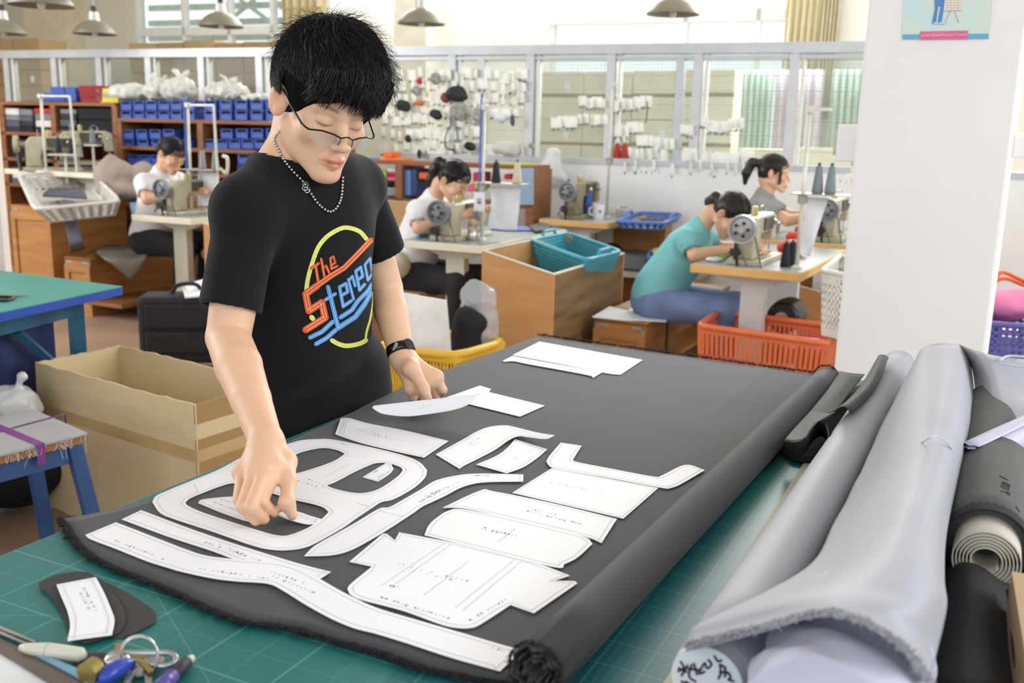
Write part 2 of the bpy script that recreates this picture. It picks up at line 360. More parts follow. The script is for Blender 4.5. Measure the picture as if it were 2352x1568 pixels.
# pillars
u27, v27 = unit(27), unit(117)
PILN = PY(2268, 790, 3.0); PILN.z = 0
def solve_w(o, dirv, px, z=.9):
    lo, hi = .01, 6
    def pxof(P): d = P-CAM; a = d.dot(_rt); f = d.dot(_FW); return 1176+a/f*F
    s0 = pxof(o+Vector((0, 0, z))) < px
    for _ in range(40):
        m = (lo+hi)/2
        if (pxof(o+dirv*m+Vector((0, 0, z))) < px) == s0: lo = m
        else: hi = m
    return lo
wP = solve_w(PILN, -v27, 1931)
PFM = fr(PILN, 27)
sbox('trim_8', WHITE, -wP, 0, 0, wP, 0, 4.3, xf=PFM, bevel=.012)
# poster on the pillar
pn = -u27; po = PILN+pn*.003
def PV(px, py, o=0): return PP(px, py, PILN+pn*(.003+o), pn)
pst = thing('poster', 'pale blue poster with pink banner text high on the white pillar', 'poster', PV(2170, 88))
a, b_ = PV(2072, 90), PV(2270, 88)
def pquad(p0, p1, p2, p3, o=0, th=.001): return [PV(*p, o) for p in (p0, p1, p2, p3)]
def face(name, mat, ps, parent, th=.0008, **k):
    b = B(); q = [Vector(p) for p in ps]; n = len(q); b.v = q+[p-pn*th for p in q]
    b.f = [tuple(range(n)), tuple(range(2*n-1, n-1, -1))]+[(i, (i+1) % n, (i+1) % n+n, i+n) for i in range(n)]; return b.build(name, mat, parent, **k)
face('sheet', M('poster_blue', (196, 226, 232), .4, var=.08, scale=9, rgb2=(214, 228, 206)), pquad((2079, -60), (2283, -60), (2270, 88), (2071, 89)), pst)
face('blue_band', M('poster_band', (104, 184, 222), .4), pquad((2072, 79), (2271, 77), (2270, 89), (2073, 90), .001), pst, label='blue band')
face('pink_band', M('poster_pink', (232, 104, 156), .4), pquad((2113, 72), (2223, 70), (2222, 90), (2112, 91), .002), pst, label='pink banner')
def text(s, name, size, mat, xf, parent=None, ext=.0003, **k):
    c = bpy.data.curves.new(name, 'FONT'); c.body = s; c.size = size; c.extrude = ext; c.align_x = 'CENTER'; c.align_y = 'CENTER'; c.resolution_u = 2
    t = bpy.data.objects.new('t', c); COL.objects.link(t); dg = bpy.context.evaluated_depsgraph_get(); me = bpy.data.meshes.new_from_object(t.evaluated_get(dg)); bpy.data.objects.remove(t)
    b = B(xf); b.add([v.co.copy() for v in me.vertices], [tuple(p.vertices) for p in me.polygons]); return b.build(name, mat, parent, **k)
def facemat(o, xdir, n):
    x = xdir.normalized(); z = n.normalized(); y = z.cross(x).normalized(); x = y.cross(z)
    return Matrix(((x.x, y.x, z.x, o.x), (x.y, y.y, z.y, o.y), (x.z, y.z, z.z, o.z), (0, 0, 0, 1)))
text('Join the Quality Promotion Campaign', 'banner_text', .0085, M('poster_white', (250, 244, 250)), facemat(PV(2168, 80.5, .0045), v27, pn), pst)
PB = M('poster_figure_blue', (84, 140, 200), .5); PT_ = M('poster_ink', (150, 110, 140), .5); PCR = M('poster_cream', (240, 232, 214), .5)
face('figure', PB, [PV(*p, .001) for p in ((2150, -40), (2168, -40), (2170, 5), (2163, 50), (2153, 53), (2160, 15), (2155, 15), (2150, 50), (2140, 54), (2147, 20), (2146, 4))], pst, label='blue trouser legs of the printed figure')
face('board', PCR, pquad((2170, -40), (2212, -38), (2209, 24), (2168, 25), .001), pst, label='printed easel board')
bb = B()
for l in (((2182, 25), (2170, 54)), ((2192, 25), (2202, 52)), ((2140, 55), (2170, 56)), ((2168, 25), (2209, 24))): bb.tube([PV(*l[0], .001), PV(*l[1], .001)], .0006, 4)
for k in range(4): bb.tube([PV(2171, 0+6*k, .001), PV(2208, 0+6*k, .001)], .0003, 4); bb.tube([PV(2176+8*k, -10, .001), PV(2176+8*k, 22, .001)], .0003, 4)
bb.build('drawn_lines', PT_, pst, label='easel legs and grid lines')
# socket boxes beside the pillar
def wallbox(px0, px1, py0, py1, o, lab, mat=WHITE):
    d = PILN-u27*0; Lx = -wP
    c0 = PFM @ Vector((Lx if px0 < 2100 else 0, o, 0)); dep = (Vector((c0.x, c0.y, 0))).y
    p0, p1 = PY(px0, py0, dep), PY(px1, py1, dep); w = abs(p1.x-p0.x)*.95; h = abs(p0.z-p1.z); zc = (p0.z+p1.z)/2
    t = thing('switch_box', lab, 'switch box', (c0.x, c0.y, zc), R(-27))
    s = -1 if px0 < 2100 else 1
    t_ = B(XF[key(t)]); t_.box(min(0, s*w), max(0, s*w), -.05, .05, -h/2, h/2).build('housing', mat, t, bevel=.004)
    B(XF[key(t)]).box(min(s*w, s*(w+.012)), max(s*w, s*(w+.012)), -.035, .035, -h/2+.02, h/2-.02).build('cover', M('box_cover', (206, 204, 190), .5), t, label='grey cover plate')
wallbox(1940, 1982, 285, 372, .12, 'white switch box on the left side of the white pillar')
wallbox(2308, 2345, 305, 362, .1, 'small white socket box on the right side of the white pillar')
# pillar at the far left
lp = PY(9, 400, 4.6); lp.z = 0
sbox('trim_9', M('left_pillar', (226, 216, 208), .7, var=.03), -.6, 0, -.2, 0, 0, 4.3, xf=fr(lp, -20))
# exit sign
es = PP(80, 97, PO+PN*(OB-.31), PN); ee = PP(116, 117, PO+PN*(OB-.31), PN); ex = facemat((es+ee)/2, unit(111.5), -PN); wE = abs((PINV @ ee).x-(PINV @ es).x); hE = es.z-ee.z
sg = thing('exit_sign', 'small green exit sign on the yellowed pilaster', 'sign', (es+ee)/2)
B(ex).box(-wE/2, wE/2, -hE/2, hE/2, -.015, .0).build('board', M('sign_green', (46, 132, 84), .5), sg)
b = B(ex).box(-wE*.4, -wE*.1, -hE*.25, hE*.05, 0, .002).box(-wE*.3, -wE*.05, .0, hE*.3, 0, .002).cb((wE*.2, 0, 0), wE*.3, hE*.12, .004).cb((wE*.3, 0, 0), wE*.08, hE*.4, .004, rz=.7); b.build('symbol', WHITE, sg, label='white running figure and arrow')
# curtains
def curtain(name, px0, px1, off, z0, z1, mat, lab, band=None, cat='curtain'):
    x0, x1 = lx(px0, off), lx(px1, off); n = 40; b = B(PFR); vs = []
    for j in range(8):
        for i in range(n+1): t = i/n; z = z0+(z1-z0)*j/7; vs.append((x0+(x1-x0)*t, off+.035*math.sin(t*34+.5*math.sin(j))+.01*math.sin(t*77), z))
    b.add(vs, [(j*(n+1)+i, j*(n+1)+i+1, (j+1)*(n+1)+i+1, (j+1)*(n+1)+i) for j in range(7) for i in range(n)])
    return b.build(name, mat, label=lab, cat=cat, solid=.003, smooth=True)
def cloth_t(name, rgb, rgb2=None):
    m = M(name, rgb, .9, var=.06, rgb2=rgb2, scale=7); b = m.node_tree.nodes['Principled BSDF']; nt = m.node_tree
    t = nt.nodes.new('ShaderNodeBsdfTranslucent'); t.inputs[0].default_value = (*lin(rgb), 1); mx = nt.nodes.new('ShaderNodeMixShader'); mx.inputs[0].default_value = .4
    nt.links.new(b.outputs[0], mx.inputs[1]); nt.links.new(t.outputs[0], mx.inputs[2]); nt.links.new(mx.outputs[0], nt.nodes['Material Output'].inputs[0]); return m
cu = curtain('curtain', 653, 748, OB-.1, 1.9, 3.9, cloth_t('cream_curtain', (214, 204, 170), (196, 180, 140)), 'patterned cream curtain beside the left back window')
B(PFR).box(lx(653, OB-.1), lx(748, OB-.1), OB-.152, OB-.146, lz(700, 22, OB-.1), lz(700, 18, OB-.1)).build('stripe', M('curtain_stripe', (176, 150, 92), .9), cu, label='golden brown stripe')
curtain('curtain', 1788, 1868, OB-.1, 1.6, 3.9, cloth_t('gold_curtain', (244, 240, 220), (236, 228, 196)), 'gathered cream curtain at the right end of the bright back window')
curtain('curtain', 1868, 1912, OB-.14, 1.6, 3.9, cloth_t('gold_curtain', (226, 214, 170)), 'narrow cream curtain tail against the wall right of the bright back window')
for p0, p1, rgb, lab in ((1700, 1772, (224, 240, 230), 'pale green curtain behind the mesh left of the pink one'), (1778, 1886, (242, 232, 242), 'pale pink curtain behind the mesh and the ponytailed seamstress'), (1905, 1990, (222, 238, 228), 'pale green curtain behind the mesh beside the white pillar')):
    curtain('curtain', p0, p1, OB-.25, .02, lz(1800, 160, OB-.25), cloth_t('cloth_%d' % p0, rgb), lab)
# pendant lamps
LM = M('lamp_shade_metal', (136, 131, 114), .5, .2, var=.06); LMI = M('lamp_housing', (206, 206, 200), .4, .4); BLK = M('black_plastic', (28, 28, 30), .45)
def pendant(px, py, w, lab):
    Y = .40*F/w; p = PY(px, py, Y)
    t = thing('pendant_lamp', lab, 'lamp', p, group='industrial pendant lamps'); x = Matrix.Translation(p)
    B(x).lathe([(.2, 0), (.203, .004), (.185, .03), (.15, .075), (.1, .11), (.055, .125), (.052, .122), (.097, .105), (.146, .07), (.18, .026), (.196, .0)], 32, cap=False).build('shade', LM, t, smooth=True)
    B(x).lathe([(.058, .12), (.052, .135), (.046, .2), (.03, .205)], 20).build('housing', LMI, t)
    B(x).lathe([(.026, .2), (.026, .25), (.01, .26)], 12).build('socket', BLK, t)
    B(x).tube([(0, 0, .25), (0, 0, 4.3-p.z)], .006, 6).build('cord', M('grey_cord', (170, 170, 165)), t)
    B(x).lathe([(.0, -.02), (.02, -.015), (.028, .01), (.024, .06), (.02, .12)], 14, cap=False).build('bulb', M('bulb_glass', (236, 236, 230), .15), t, smooth=True)
for a in ((218, 79, 93, 'pendant lamp fully in view left of the left back window'), (508, 62, 97, 'pendant lamp in front of the left back window'), (968, 56, 104, 'pendant lamp just right of the black-haired man\'s head'), (1546, 34, 115, 'pendant lamp cut by the top edge over the bright back window'), (95, 14, 137, 'nearest pendant lamp, only its rim showing at the top left corner'), (8, 78, 96, 'pendant lamp cut by the left edge of the photo')): pendant(*a)
# ================================================================ cutting table with fabric and paper patterns
TZ = .85
A0, A1 = PZ(0, 1277, TZ), PZ(1180, 795, TZ); AT = math.degrees(math.atan2(A1.x-A0.x, A1.y-A0.y)); uT, vT = unit(AT), unit(AT+90)
far = A0+uT*((PZ(1234, 772, TZ)-A0).dot(uT)-.035); TFR = fr(far, AT)      # local: x right, y away (table lies in y<0)
GT = M('green_table_top', (36, 118, 106), .5, var=.06)
tb = thing('cutting_table', 'large cutting table with green top in the foreground, covered with grey fabric', 'table', (far.x, far.y, 0), R(-AT)); X = XF[key(tb)]
_wb = PZ(1500+1686/1.9894, 780+1350/1.9894, .93); TL, TW = 3.0, (X.inverted() @ _wb).x-.012
B(X).box(0, TW, -TL, 0, TZ-.035, TZ-.002).build('table_top', GT, tb, bevel=.003)
BLUEP = M('blue_paint', (40, 96, 146), .45, var=.15, scale=4, bump=.03)
for x in (.08, TW-.08):
    for y in (-TL+.1, -.1): B(X).box(x-.035, x+.035, y-.035, y+.035, 0, TZ-.1).build('leg', BLUEP, tb)
B(X).box(.05, TW-.05, -TL+.06, -TL+.09, TZ-.12, TZ-.035).box(.05, TW-.05, -.09, -.06, TZ-.12, TZ-.035).box(.05, .08, -TL+.06, -.06, TZ-.12, TZ-.035).box(TW-.08, TW-.05, -TL+.06, -.06, TZ-.12, TZ-.035).build('apron', BLUEP, tb)
def gridmat(name, base, line, cell, w=.012, major=5, rot=AT, diag=False):
    m = M(name, base, .42, var=.08, scale=3); nt = m.node_tree; N = nt.nodes; L = nt.links; b = N['Principled BSDF']
    tc = N.new('ShaderNodeTexCoord'); mp = N.new('ShaderNodeMapping'); mp.inputs['Rotation'].default_value = (0, 0, R(rot)); L.new(tc.outputs['Object'], mp.inputs[0])
    sp = N.new('ShaderNodeSeparateXYZ'); L.new(mp.outputs[0], sp.inputs[0])
    def mth(op, a, v=None, b2=None):
        n = N.new('ShaderNodeMath'); n.operation = op; L.new(a, n.inputs[0])
        if v is not None: n.inputs[1].default_value = v
        if b2 is not None: L.new(b2, n.inputs[1])
        return n.outputs[0]
    outs = []
    srcs = [sp.outputs[0], sp.outputs[1]]
    for s_ in srcs:
        for c_, ww, st in ((cell, w, .45), (cell*major, w/major*1.6, 1.0)):
            f = mth('FRACT', mth('ADD', mth('MULTIPLY', s_, 1/c_), 500.)); outs.append(mth('MULTIPLY', mth('LESS_THAN', f, ww), st))
    if diag:
        for sg in (1, -1): q = mth('ADD', mth('MULTIPLY', sp.outputs[0], sg*.6), None, sp.outputs[1]); f = mth('FRACT', mth('ADD', mth('MULTIPLY', q, 1/(cell*7)), 500.37)); outs.append(mth('MULTIPLY', mth('LESS_THAN', f, w/7), .8))
    r = outs[0]
    for o in outs[1:]: r = mth('MAXIMUM', r, None, o)
    old = b.inputs['Base Color'].links[0].from_socket; mx = N.new('ShaderNodeMix'); mx.data_type = 'RGBA'; L.new(mth('MULTIPLY', r, .6), mx.inputs[0]); L.new(old, mx.inputs[6]); mx.inputs[7].default_value = (*lin(line), 1); L.new(mx.outputs[2], b.inputs['Base Color'])
    return m
TI = X.inverted()
mxl = (TI @ PZ(927, 1527, TZ)).x; myl = (TI @ PZ(1700, 1180, TZ)).y; mrx = (TI @ PZ(1700, 1293, TZ)).x
B(X).box(0, mxl, -TL+.01, -.01, TZ-.002, TZ).build('cutting_mat', gridmat('mat_large_grid', (28, 112, 108), (120, 190, 180), .05, .016, 2, diag=True), label='green cutting mat with wide pale grid under the left of the table, front corner bare', cat='cutting mat')
B(X).box(mxl, mrx, -TL+.01, myl, TZ-.002, TZ).build('cutting_mat', gridmat('mat_fine_grid', (26, 96, 100), (104, 168, 176), .01, .07, 5), label='darker cutting mat with fine grid, strip seen right of the fabric roll', cat='cutting mat')
B(X).box(mxl, mrx, myl, -.01, TZ-.002, TZ).build('cutting_mat', gridmat('mat_far', (26, 104, 98), (80, 156, 144), .05, .014, 2), label='plain green cutting mat beyond the fine-grid mat beside the dark crumpled fabric', cat='cutting mat')
rs = B(X).box(mrx, mrx+.07, -TL+.02, -.7, TZ-.002, TZ+.001)
st = rs.build('measuring_strip', M('beige_strip', (204, 194, 172), .6, var=.05), label='long beige printed strip lying along the right edge of the cutting mats', cat='strip')
b = B(X)
for k in range(260):
    y = -TL+.6+k*.0075
    for j in range(4): 
        if random.random() < .7: b.box(mrx+.012+.006*j, mrx+.016+.006*j, y, y+.003, TZ+.001, TZ+.0013)
b.build('printed_rows', M('strip_ink', (150, 140, 120), .7), st)
# charcoal fabric
FAB = weave('charcoal_fabric', (42, 42, 43), (104, 104, 110), 1150, .78, AT+45, sheen=.1, amp=.5)
FABD = M('charcoal_fray', (34, 33, 35), .85, var=.2, scale=60)
fz = TZ+.0035
Lp = [PZ(*p, fz) for p in ((138, 1195), (250, 1170), (345, 1146), (440, 1110), (560, 1062), (660, 1012), (770, 966), (905, 897), (1008, 855), (1151, 803), (1236, 771))]
r0 = [PZ(*p, fz) for p in ((138, 1195), (168, 1243), (205, 1278), (265, 1310), (335, 1337), (400, 1365), (480, 1402), (560, 1432), (640, 1442), (705, 1457), (780, 1480), (860, 1500), (930, 1525), (1000, 1545), (1080, 1562), (1165, 1580))]
Rn, Rf = PZ(1240, 1570, fz), PZ(1892, 862, fz); r0[-1] = PZ(1190, 1582, fz)
def along(pl, t):
    d = [0]
    for i in range(1, len(pl)): d.append(d[-1]+(pl[i]-pl[i-1]).length)
    t *= d[-1]
    for i in range(1, len(pl)):
        if t <= d[i]+1e-9: return pl[i-1].lerp(pl[i], (t-d[i-1])/(d[i]-d[i-1]))
    return pl[-1].copy()
rows = []
for j in range(13):
    t = j/12; l = along(Lp, t); r = r0[-1].lerp(Rf, t); row = []
    for i in range(16):
        q = l.lerp(r, i/15); base0 = Lp[0].lerp(r0[-1], i/15); row.append(q+(r0[i]-base0)*max(0, 1-t/.3))
    rows.append(row)
r0c = crom(r0, 5)
from mathutils import noise as nz
def fabfn(p):
    d = min((p-q).length for q in r0c)
    a = .0009*nz.noise(p*7)+.0006*nz.noise(p*15+Vector((3, 1, 0)))
    if d < .03: a += (1-d/.03)*.006*abs(nz.noise(p*14))
    q = p-PZ(1700, 900, fz); a += .002*math.exp(-(q.dot(vT)/.012)**2)*(1 if p.y > 1.9 else 0)
    p.z += max(a, -.002); return p
fb = thing('charcoal_fabric', 'charcoal fabric spread over the cutting table, frayed edges, right side rolled up', 'fabric', PZ(700, 1200, TZ), 0)
sheet = B().patch(rows, 5, 5, fn=fabfn); sheet.build('sheet', FAB, fb, smooth=True, solid=.0012)
def spiral_roll(name, mat, parent, n, f, r0_, r1_, turns, wob=.0, ang0=-90, **k):
    d = (f-n).normalized(); s = d.cross(Vector((0, 0, 1))).normalized(); up = s.cross(d); m = int(turns*28); rows = []
    for e in range(13):
        t = e/12; row = []
        for i in range(m+1):
            a = R(ang0)+2*math.pi*turns*i/m; rr = r0_+(r1_-r0_)*i/m; rr *= 1+wob*math.sin(3*a+5*t)*(1 if e in (0, 12) else .4)
            row.append(n.lerp(f, t)+(s*math.cos(a)+up*math.sin(a))*rr+d*(wob*.1*math.sin(7*a) if e in (0, 12) else 0))
        rows.append(row)
    b = B(); nx = len(rows); ny = len(rows[0]); b.add([p for r in rows for p in r], [(i*ny+j, (i+1)*ny+j, (i+1)*ny+j+1, i*ny+j+1) for i in range(nx-1) for j in range(ny-1)])
    return b.build(name, mat, parent, smooth=True, **k)
rn, rf = PZ(1228, 1545, TZ+.031), PZ(1897, 870, TZ+.031)
spiral_roll('rolled_part', FAB, fb, rn, rf, .031, .010, 3.2, .05, solid=.0018)
def fray(pts, n, ln, rad, out, updir=.3, seed=1):
    rd = random.Random(seed); b = B(); cl = [nz.noise(Vector((i*.37, seed, 0))) for i in range(999)]
    for i in range(n):
        t = rd.random(); p = along(pts, t); o = out(t)
        l = ln*(.4+rd.random())*(1+.8*nz.noise(Vector((t*60, 0, seed)))); q = Vector((rd.uniform(-1, 1), rd.uniform(-1, 1), rd.uniform(-.6, .8)))*.55
        d = (o+q).normalized(); d.z = abs(d.z)*.8+updir*rd.random()*.3; p = p-o*.006*rd.random()+Vector((0, 0, rd.random()*.004)); m = p+d*l*.55; e = m+(d+Vector((rd.uniform(-1, 1), rd.uniform(-1, 1), rd.uniform(-.9, .3)))*.8).normalized()*l*.5
        b.tube([p, m, e], [rad, rad*.8, rad*.25], 3, caps=False)
    return b
n0 = (r0[8]-r0[2]).cross(Vector((0, 0, 1))).normalized()
fray(r0c, 4200, .0075, .0006, lambda t: n0 if n0.y < 0 else -n0).build('frayed_edge', FABD, fb, label='dark frayed near edge')
frr = [p+Vector((0, 0, .002)) for p in (along(Lp, 1), Rf)]; fray([frr[0], frr[1]], 1300, .009, .0008, lambda t: uT, seed=4).build('frayed_edge', FABD, fb, label='dark frayed far edge')
ds = (rf-rn).normalized(); sS = ds.cross(Vector((0, 0, 1))).normalized(); uS = sS.cross(ds)
for c, dd, sd in ((rn, -ds, 5), (rf, ds, 6)):
    ring = [c+(sS*math.cos(a/10)+uS*math.sin(a/10))*(.029 if a < 63 else .017) for a in range(0, 126)]
    fray(ring, 1000, .005, .0006, lambda t, dd=dd: dd, seed=sd).build('frayed_edge', FABD, fb, label='fuzzy end of the roll')
# ---- paper patterns
PAP = M('pattern_paper', (236, 237, 240), .55, var=.012, scale=12); INK = M('pattern_ink', (92, 96, 150), .7, var=.3, scale=300); LINE = M('seam_line', (196, 198, 204), .7)
def smart(pts, lim=36, n=5):
    P = [Vector((p[0], p[1], 0)) for p in pts]; m = len(P); cor = []
    for i in range(m):
        a = (P[i]-P[i-1]); b = (P[(i+1) % m]-P[i]); ang = a.angle(b) if a.length and b.length else 0; cor.append(ang > R(lim))
    out = []
    for i in range(m):
        p1, p2 = P[i], P[(i+1) % m]; p0 = P[i-1] if not cor[i] else p1*2-p2; p3 = P[(i+2) % m] if not cor[(i+1) % m] else p2*2-p1
        if cor[i] and cor[(i+1) % m]: out.append(p1); continue
        for k in range(n): t = k/n; out.append(.5*((2*p1)+(p2-p0)*t+(2*p0-5*p1+4*p2-p3)*t*t+(3*p1-p0-3*p2+p3)*t**3))
    return [(p.x, p.y) for p in out]
def seam(b, L, off, w=.0004, dash=True):
    m = len(L); cen = sum(((L[i]-L[i-1]).cross(L[(i+1) % m]-L[i]).z for i in range(m))); sg = 1 if sum(L[i].x*L[(i+1) % m].y-L[(i+1) % m].x*L[i].y for i in range(m)) > 0 else -1; Q = []
    for i in range(m):
        t = (L[(i+1) % m]-L[i-1]).normalized(); n = Vector((-t.y, t.x, 0))*sg; Q.append(L[i]+n*off)
    for i in range(m):
        a, c = Q[i], Q[(i+1) % m]
        if (c-a).length < 1e-5 or (c-a).dot(L[(i+1) % m]-L[i]) < 0: continue
        t = (c-a).normalized(); n = Vector((-t.y, t.x, 0))*w; b.add([a+n, c+n, c-n, a-n], [(0, 1, 2, 3)])
def glyphs(b, p0, p1, n, s, rd):
    t = (p1-p0).normalized(); nn = Vector((-t.y, t.x, 0)).normalized()
    for k in range(n):
        if rd.random() < .12: continue
        c = p0.lerp(p1, (k+.5)/n); big = rd.random() < .4
        for j in range(3 if big else 1):
            a = rd.uniform(-1, 1)*(1.5 if big else .5)+1.2; d = (t*math.cos(a)+nn*math.sin(a)); o = c+(t*rd.uniform(-.4, .4)+nn*rd.uniform(-.4, .4))*s*(.8 if big else 0)
            h = d*s*rd.uniform(.3, .6); w = d.cross(Vector((0, 0, 1))).normalized()*s*.09; b.add([o-h-w, o-h+w, o+h+w, o+h-w], [(0, 1, 2, 3)])
def paper(lab, out, z, holes=(), txt=(), name='paper_pattern', mat=None, seamoff=.006, fn=None, corner=36, s=.0042, extra=()):
    z0 = z; rd = random.Random(int(out[0][0]*7+out[0][1])); conv = lambda L: [fn(p) if fn else PZ(p[0], p[1], z0) for p in smart(L, corner)]
    loops = [conv(out)]+[conv(h) for h in holes]
    o = B().poly(loops, .0009).build(name, mat or PAP, label=lab, cat='paper pattern' if mat is None else 'fabric piece', group=None)
    up = Vector((0, 0, .0009 if fn else .00025)); Pt = (lambda x, y: fn((x, y))+up) if fn else (lambda x, y: PZ(x, y, z0)+up)
    if seamoff:
        b = B(); LL = [p+up for p in loops[0]]; seam(b, LL, seamoff)
        for h in loops[1:]: seam(b, [p+up for p in h], -seamoff)
        for (x0, y0, x1, y1) in extra:
            a, c = Pt(x0, y0), Pt(x1, y1); t = (c-a).normalized(); n = Vector((-t.y, t.x, 0))*.0004; b.add([a+n, c+n, c-n, a-n], [(0, 1, 2, 3)])
        b.build('seam_line', LINE, o, label='thin grey seam line')
    if txt:
        b = B()
        for (x0, y0, x1, y1, n) in txt: glyphs(b, Pt(x0, y0), Pt(x1, y1), n, s, rd)
        b.build('printed_marks', INK, o, label='small violet printed characters')
    return o
z0 = TZ+.0062
paper('long strip pattern piece nearest the camera, bending along the frayed fabric edge', [(196, 1228), (266, 1199), (298, 1211), (380, 1243), (430, 1262), (476, 1276), (545, 1284), (610, 1289), (655, 1295), (690, 1306), (733, 1328), (786, 1358), (834, 1382), (879, 1400), (954, 1422), (1058, 1452), (1160, 1482), (1200, 1492), (1149, 1540), (1037, 1509), (939, 1477), (864, 1454), (813, 1441), (760, 1419), (700, 1386), (650, 1355), (615, 1339), (548, 1334), (489, 1327), (414, 1311), (387, 1303), (336, 1287), (268, 1260), (210, 1238)], z0+.001,
      txt=[(262, 1240, 380, 1285, 14), (455, 1305, 620, 1330, 16), (615, 1318, 725, 1362, 12), (620, 1312, 700, 1340, 9), (1125, 1486, 1160, 1496, 3)])
paper('straight strip pattern piece just behind the nearest long strip', [(280, 1192), (324, 1171), (340, 1177), (430, 1211), (529, 1245), (667, 1288), (745, 1309), (760, 1312), (734, 1329), (640, 1318), (545, 1286), (489, 1265), (400, 1236), (355, 1220)], z0, txt=[(468, 1245, 600, 1288, 16), (500, 1249, 560, 1272, 7)])
paper('large pattern piece with three cut-out openings, under the man\'s right hand', [(350, 1152), (358, 1139), (385, 1126), (444, 1102), (489, 1084), (525, 1066), (560, 1048), (610, 1034), (658, 1020), (690, 1011), (727, 1008), (772, 1010), (876, 1032), (935, 1048), (965, 1062), (981, 1079), (976, 1096), (950, 1120), (905, 1145), (876, 1152), (858, 1163), (816, 1191), (786, 1212), (727, 1245), (697, 1257), (661, 1262), (623, 1261), (578, 1251), (483, 1218), (400, 1191), (367, 1176)], z0-.0004,
      holes=[[(426, 1153), (438, 1143), (471, 1129), (505, 1116), (536, 1109), (578, 1117), (632, 1134), (670, 1146), (712, 1155), (742, 1164), (755, 1175), (739, 1191), (715, 1207), (691, 1219), (661, 1229), (638, 1229), (608, 1222), (525, 1196), (465, 1176), (432, 1161)],
             [(649, 1065), (670, 1048), (697, 1036), (739, 1028), (772, 1032), (793, 1041), (769, 1057), (727, 1073), (676, 1087), (652, 1081)],
             [(749, 1114), (772, 1105), (816, 1082), (855, 1065), (873, 1062), (894, 1063), (920, 1072), (925, 1080), (914, 1093), (885, 1114), (858, 1127), (831, 1132), (804, 1130), (769, 1122)]],
      txt=[(680, 1103, 742, 1121, 6), (700, 1096, 735, 1112, 5), (785, 1018, 800, 1024, 3)], extra=[(446, 1110, 454, 1132), (818, 1154, 848, 1163), (742, 1096, 806, 1064)], corner=50)
paper('small triangular pattern piece inside the largest opening, left of the fingers', [(455, 1154), (468, 1146), (539, 1140), (575, 1150), (600, 1170), (581, 1194), (568, 1196), (511, 1177)], z0-.001, txt=[(485, 1150, 552, 1175, 10), (505, 1146, 550, 1160, 6)], seamoff=.004, s=.0035)
def lf5(p): t = max(0, min(1, (740-p[0])/110)); return PZ(p[0], p[1], TZ+.006+.011*t*t)
paper('tiny pattern strip pinched between the man\'s right thumb and fingers', [(636, 1181), (652, 1173), (682, 1174), (710, 1183), (740, 1192), (726, 1201), (709, 1203), (691, 1200), (664, 1192)], 0, fn=lf5, txt=[(680, 1180, 730, 1196, 6), (700, 1193, 724, 1200, 4)], seamoff=0, s=.0035)
paper('tiny leaf-shaped pattern piece inside the right-hand opening', [(833, 1095), (888, 1062), (898, 1064), (904, 1076), (894, 1088), (868, 1105)], z0-.001, txt=[(868, 1096, 893, 1083, 6), (858, 1085, 868, 1080, 3)], seamoff=.004, s=.0035)
paper('pointed S-curved strip pattern piece right of the piece with openings', [(699, 1276), (721, 1254), (757, 1233), (816, 1200), (870, 1168), (894, 1164), (924, 1148), (969, 1122), (1001, 1103), (1052, 1091), (1103, 1087), (1202, 1089), (1202, 1105), (1126, 1106), (1088, 1110), (1056, 1120), (1024, 1137), (992, 1152), (969, 1163), (948, 1178), (894, 1213), (849, 1240), (804, 1263), (760, 1274)], z0,
      txt=[(962, 1153, 1010, 1128, 12), (975, 1140, 1055, 1107, 14), (1000, 1128, 1050, 1112, 8), (1090, 1092, 1125, 1092, 5)], extra=[(868, 1172, 927, 1186)])
paper('rectangular pattern strip against the man\'s shirt, nearest his waist', [(770, 996), (783, 960), (804, 960), (846, 972), (930, 988), (1030, 1012), (974, 1050), (905, 1035), (831, 1017), (786, 1002)], z0, txt=[(818, 985, 930, 1013, 12), (840, 995, 900, 1010, 7)], extra=[(794, 962, 783, 995), (799, 962, 789, 996)])
def lf9(p): t = max(0, (p[0]-1120)/150); return PZ(p[0], p[1], TZ+.006+.016*t**1.5)
paper('hooked pattern piece with one lifted end in the middle of the fabric', [(1001, 1043), (1059, 1011), (1094, 991), (1123, 980), (1158, 976), (1183, 980), (1231, 992), (1274, 999), (1253, 1007), (1215, 1003), (1190, 1001), (1167, 1011), (1139, 1031), (1103, 1050), (1065, 1069), (1056, 1076)], 0, fn=lf9, txt=[(1062, 1032, 1100, 1006, 7), (1072, 1034, 1108, 1012, 6)])
paper('small wavy four-sided pattern piece under the hooked one', [(1094, 1066), (1139, 1047), (1164, 1029), (1183, 1008), (1257, 1031), (1234, 1051), (1202, 1072), (1164, 1086)], z0, txt=[(1175, 1055, 1222, 1033, 8)], s=.003)
paper('wide U-shaped pattern piece nearest the fabric roll', [(1288, 1016), (1336, 1023), (1317, 1053), (1324, 1060), (1410, 1077), (1502, 1094), (1521, 1091), (1574, 1067), (1619, 1079), (1566, 1110), (1540, 1120), (1518, 1119), (1406, 1098), (1279, 1075), (1260, 1067), (1255, 1058), (1263, 1045)], z0, corner=42, txt=[(1385, 1088, 1480, 1104, 8)], s=.0025)
paper('plain rectangular pattern piece tucked under the U-shaped one', [(1268, 1074), (1512, 1120), (1432, 1190), (1177, 1131)], z0-.0008, txt=[(1262, 1107, 1385, 1132, 14)], s=.003)
paper('slanted rectangular pattern piece with faint red marks below the plain rectangle', [(1017, 1165), (1103, 1126), (1135, 1128), (1260, 1153), (1417, 1191), (1382, 1246), (1343, 1231), (1206, 1198), (1072, 1168)], z0, txt=[(1208, 1172, 1300, 1196, 10), (1225, 1170, 1280, 1182, 6), (1312, 1197, 1335, 1204, 4)])
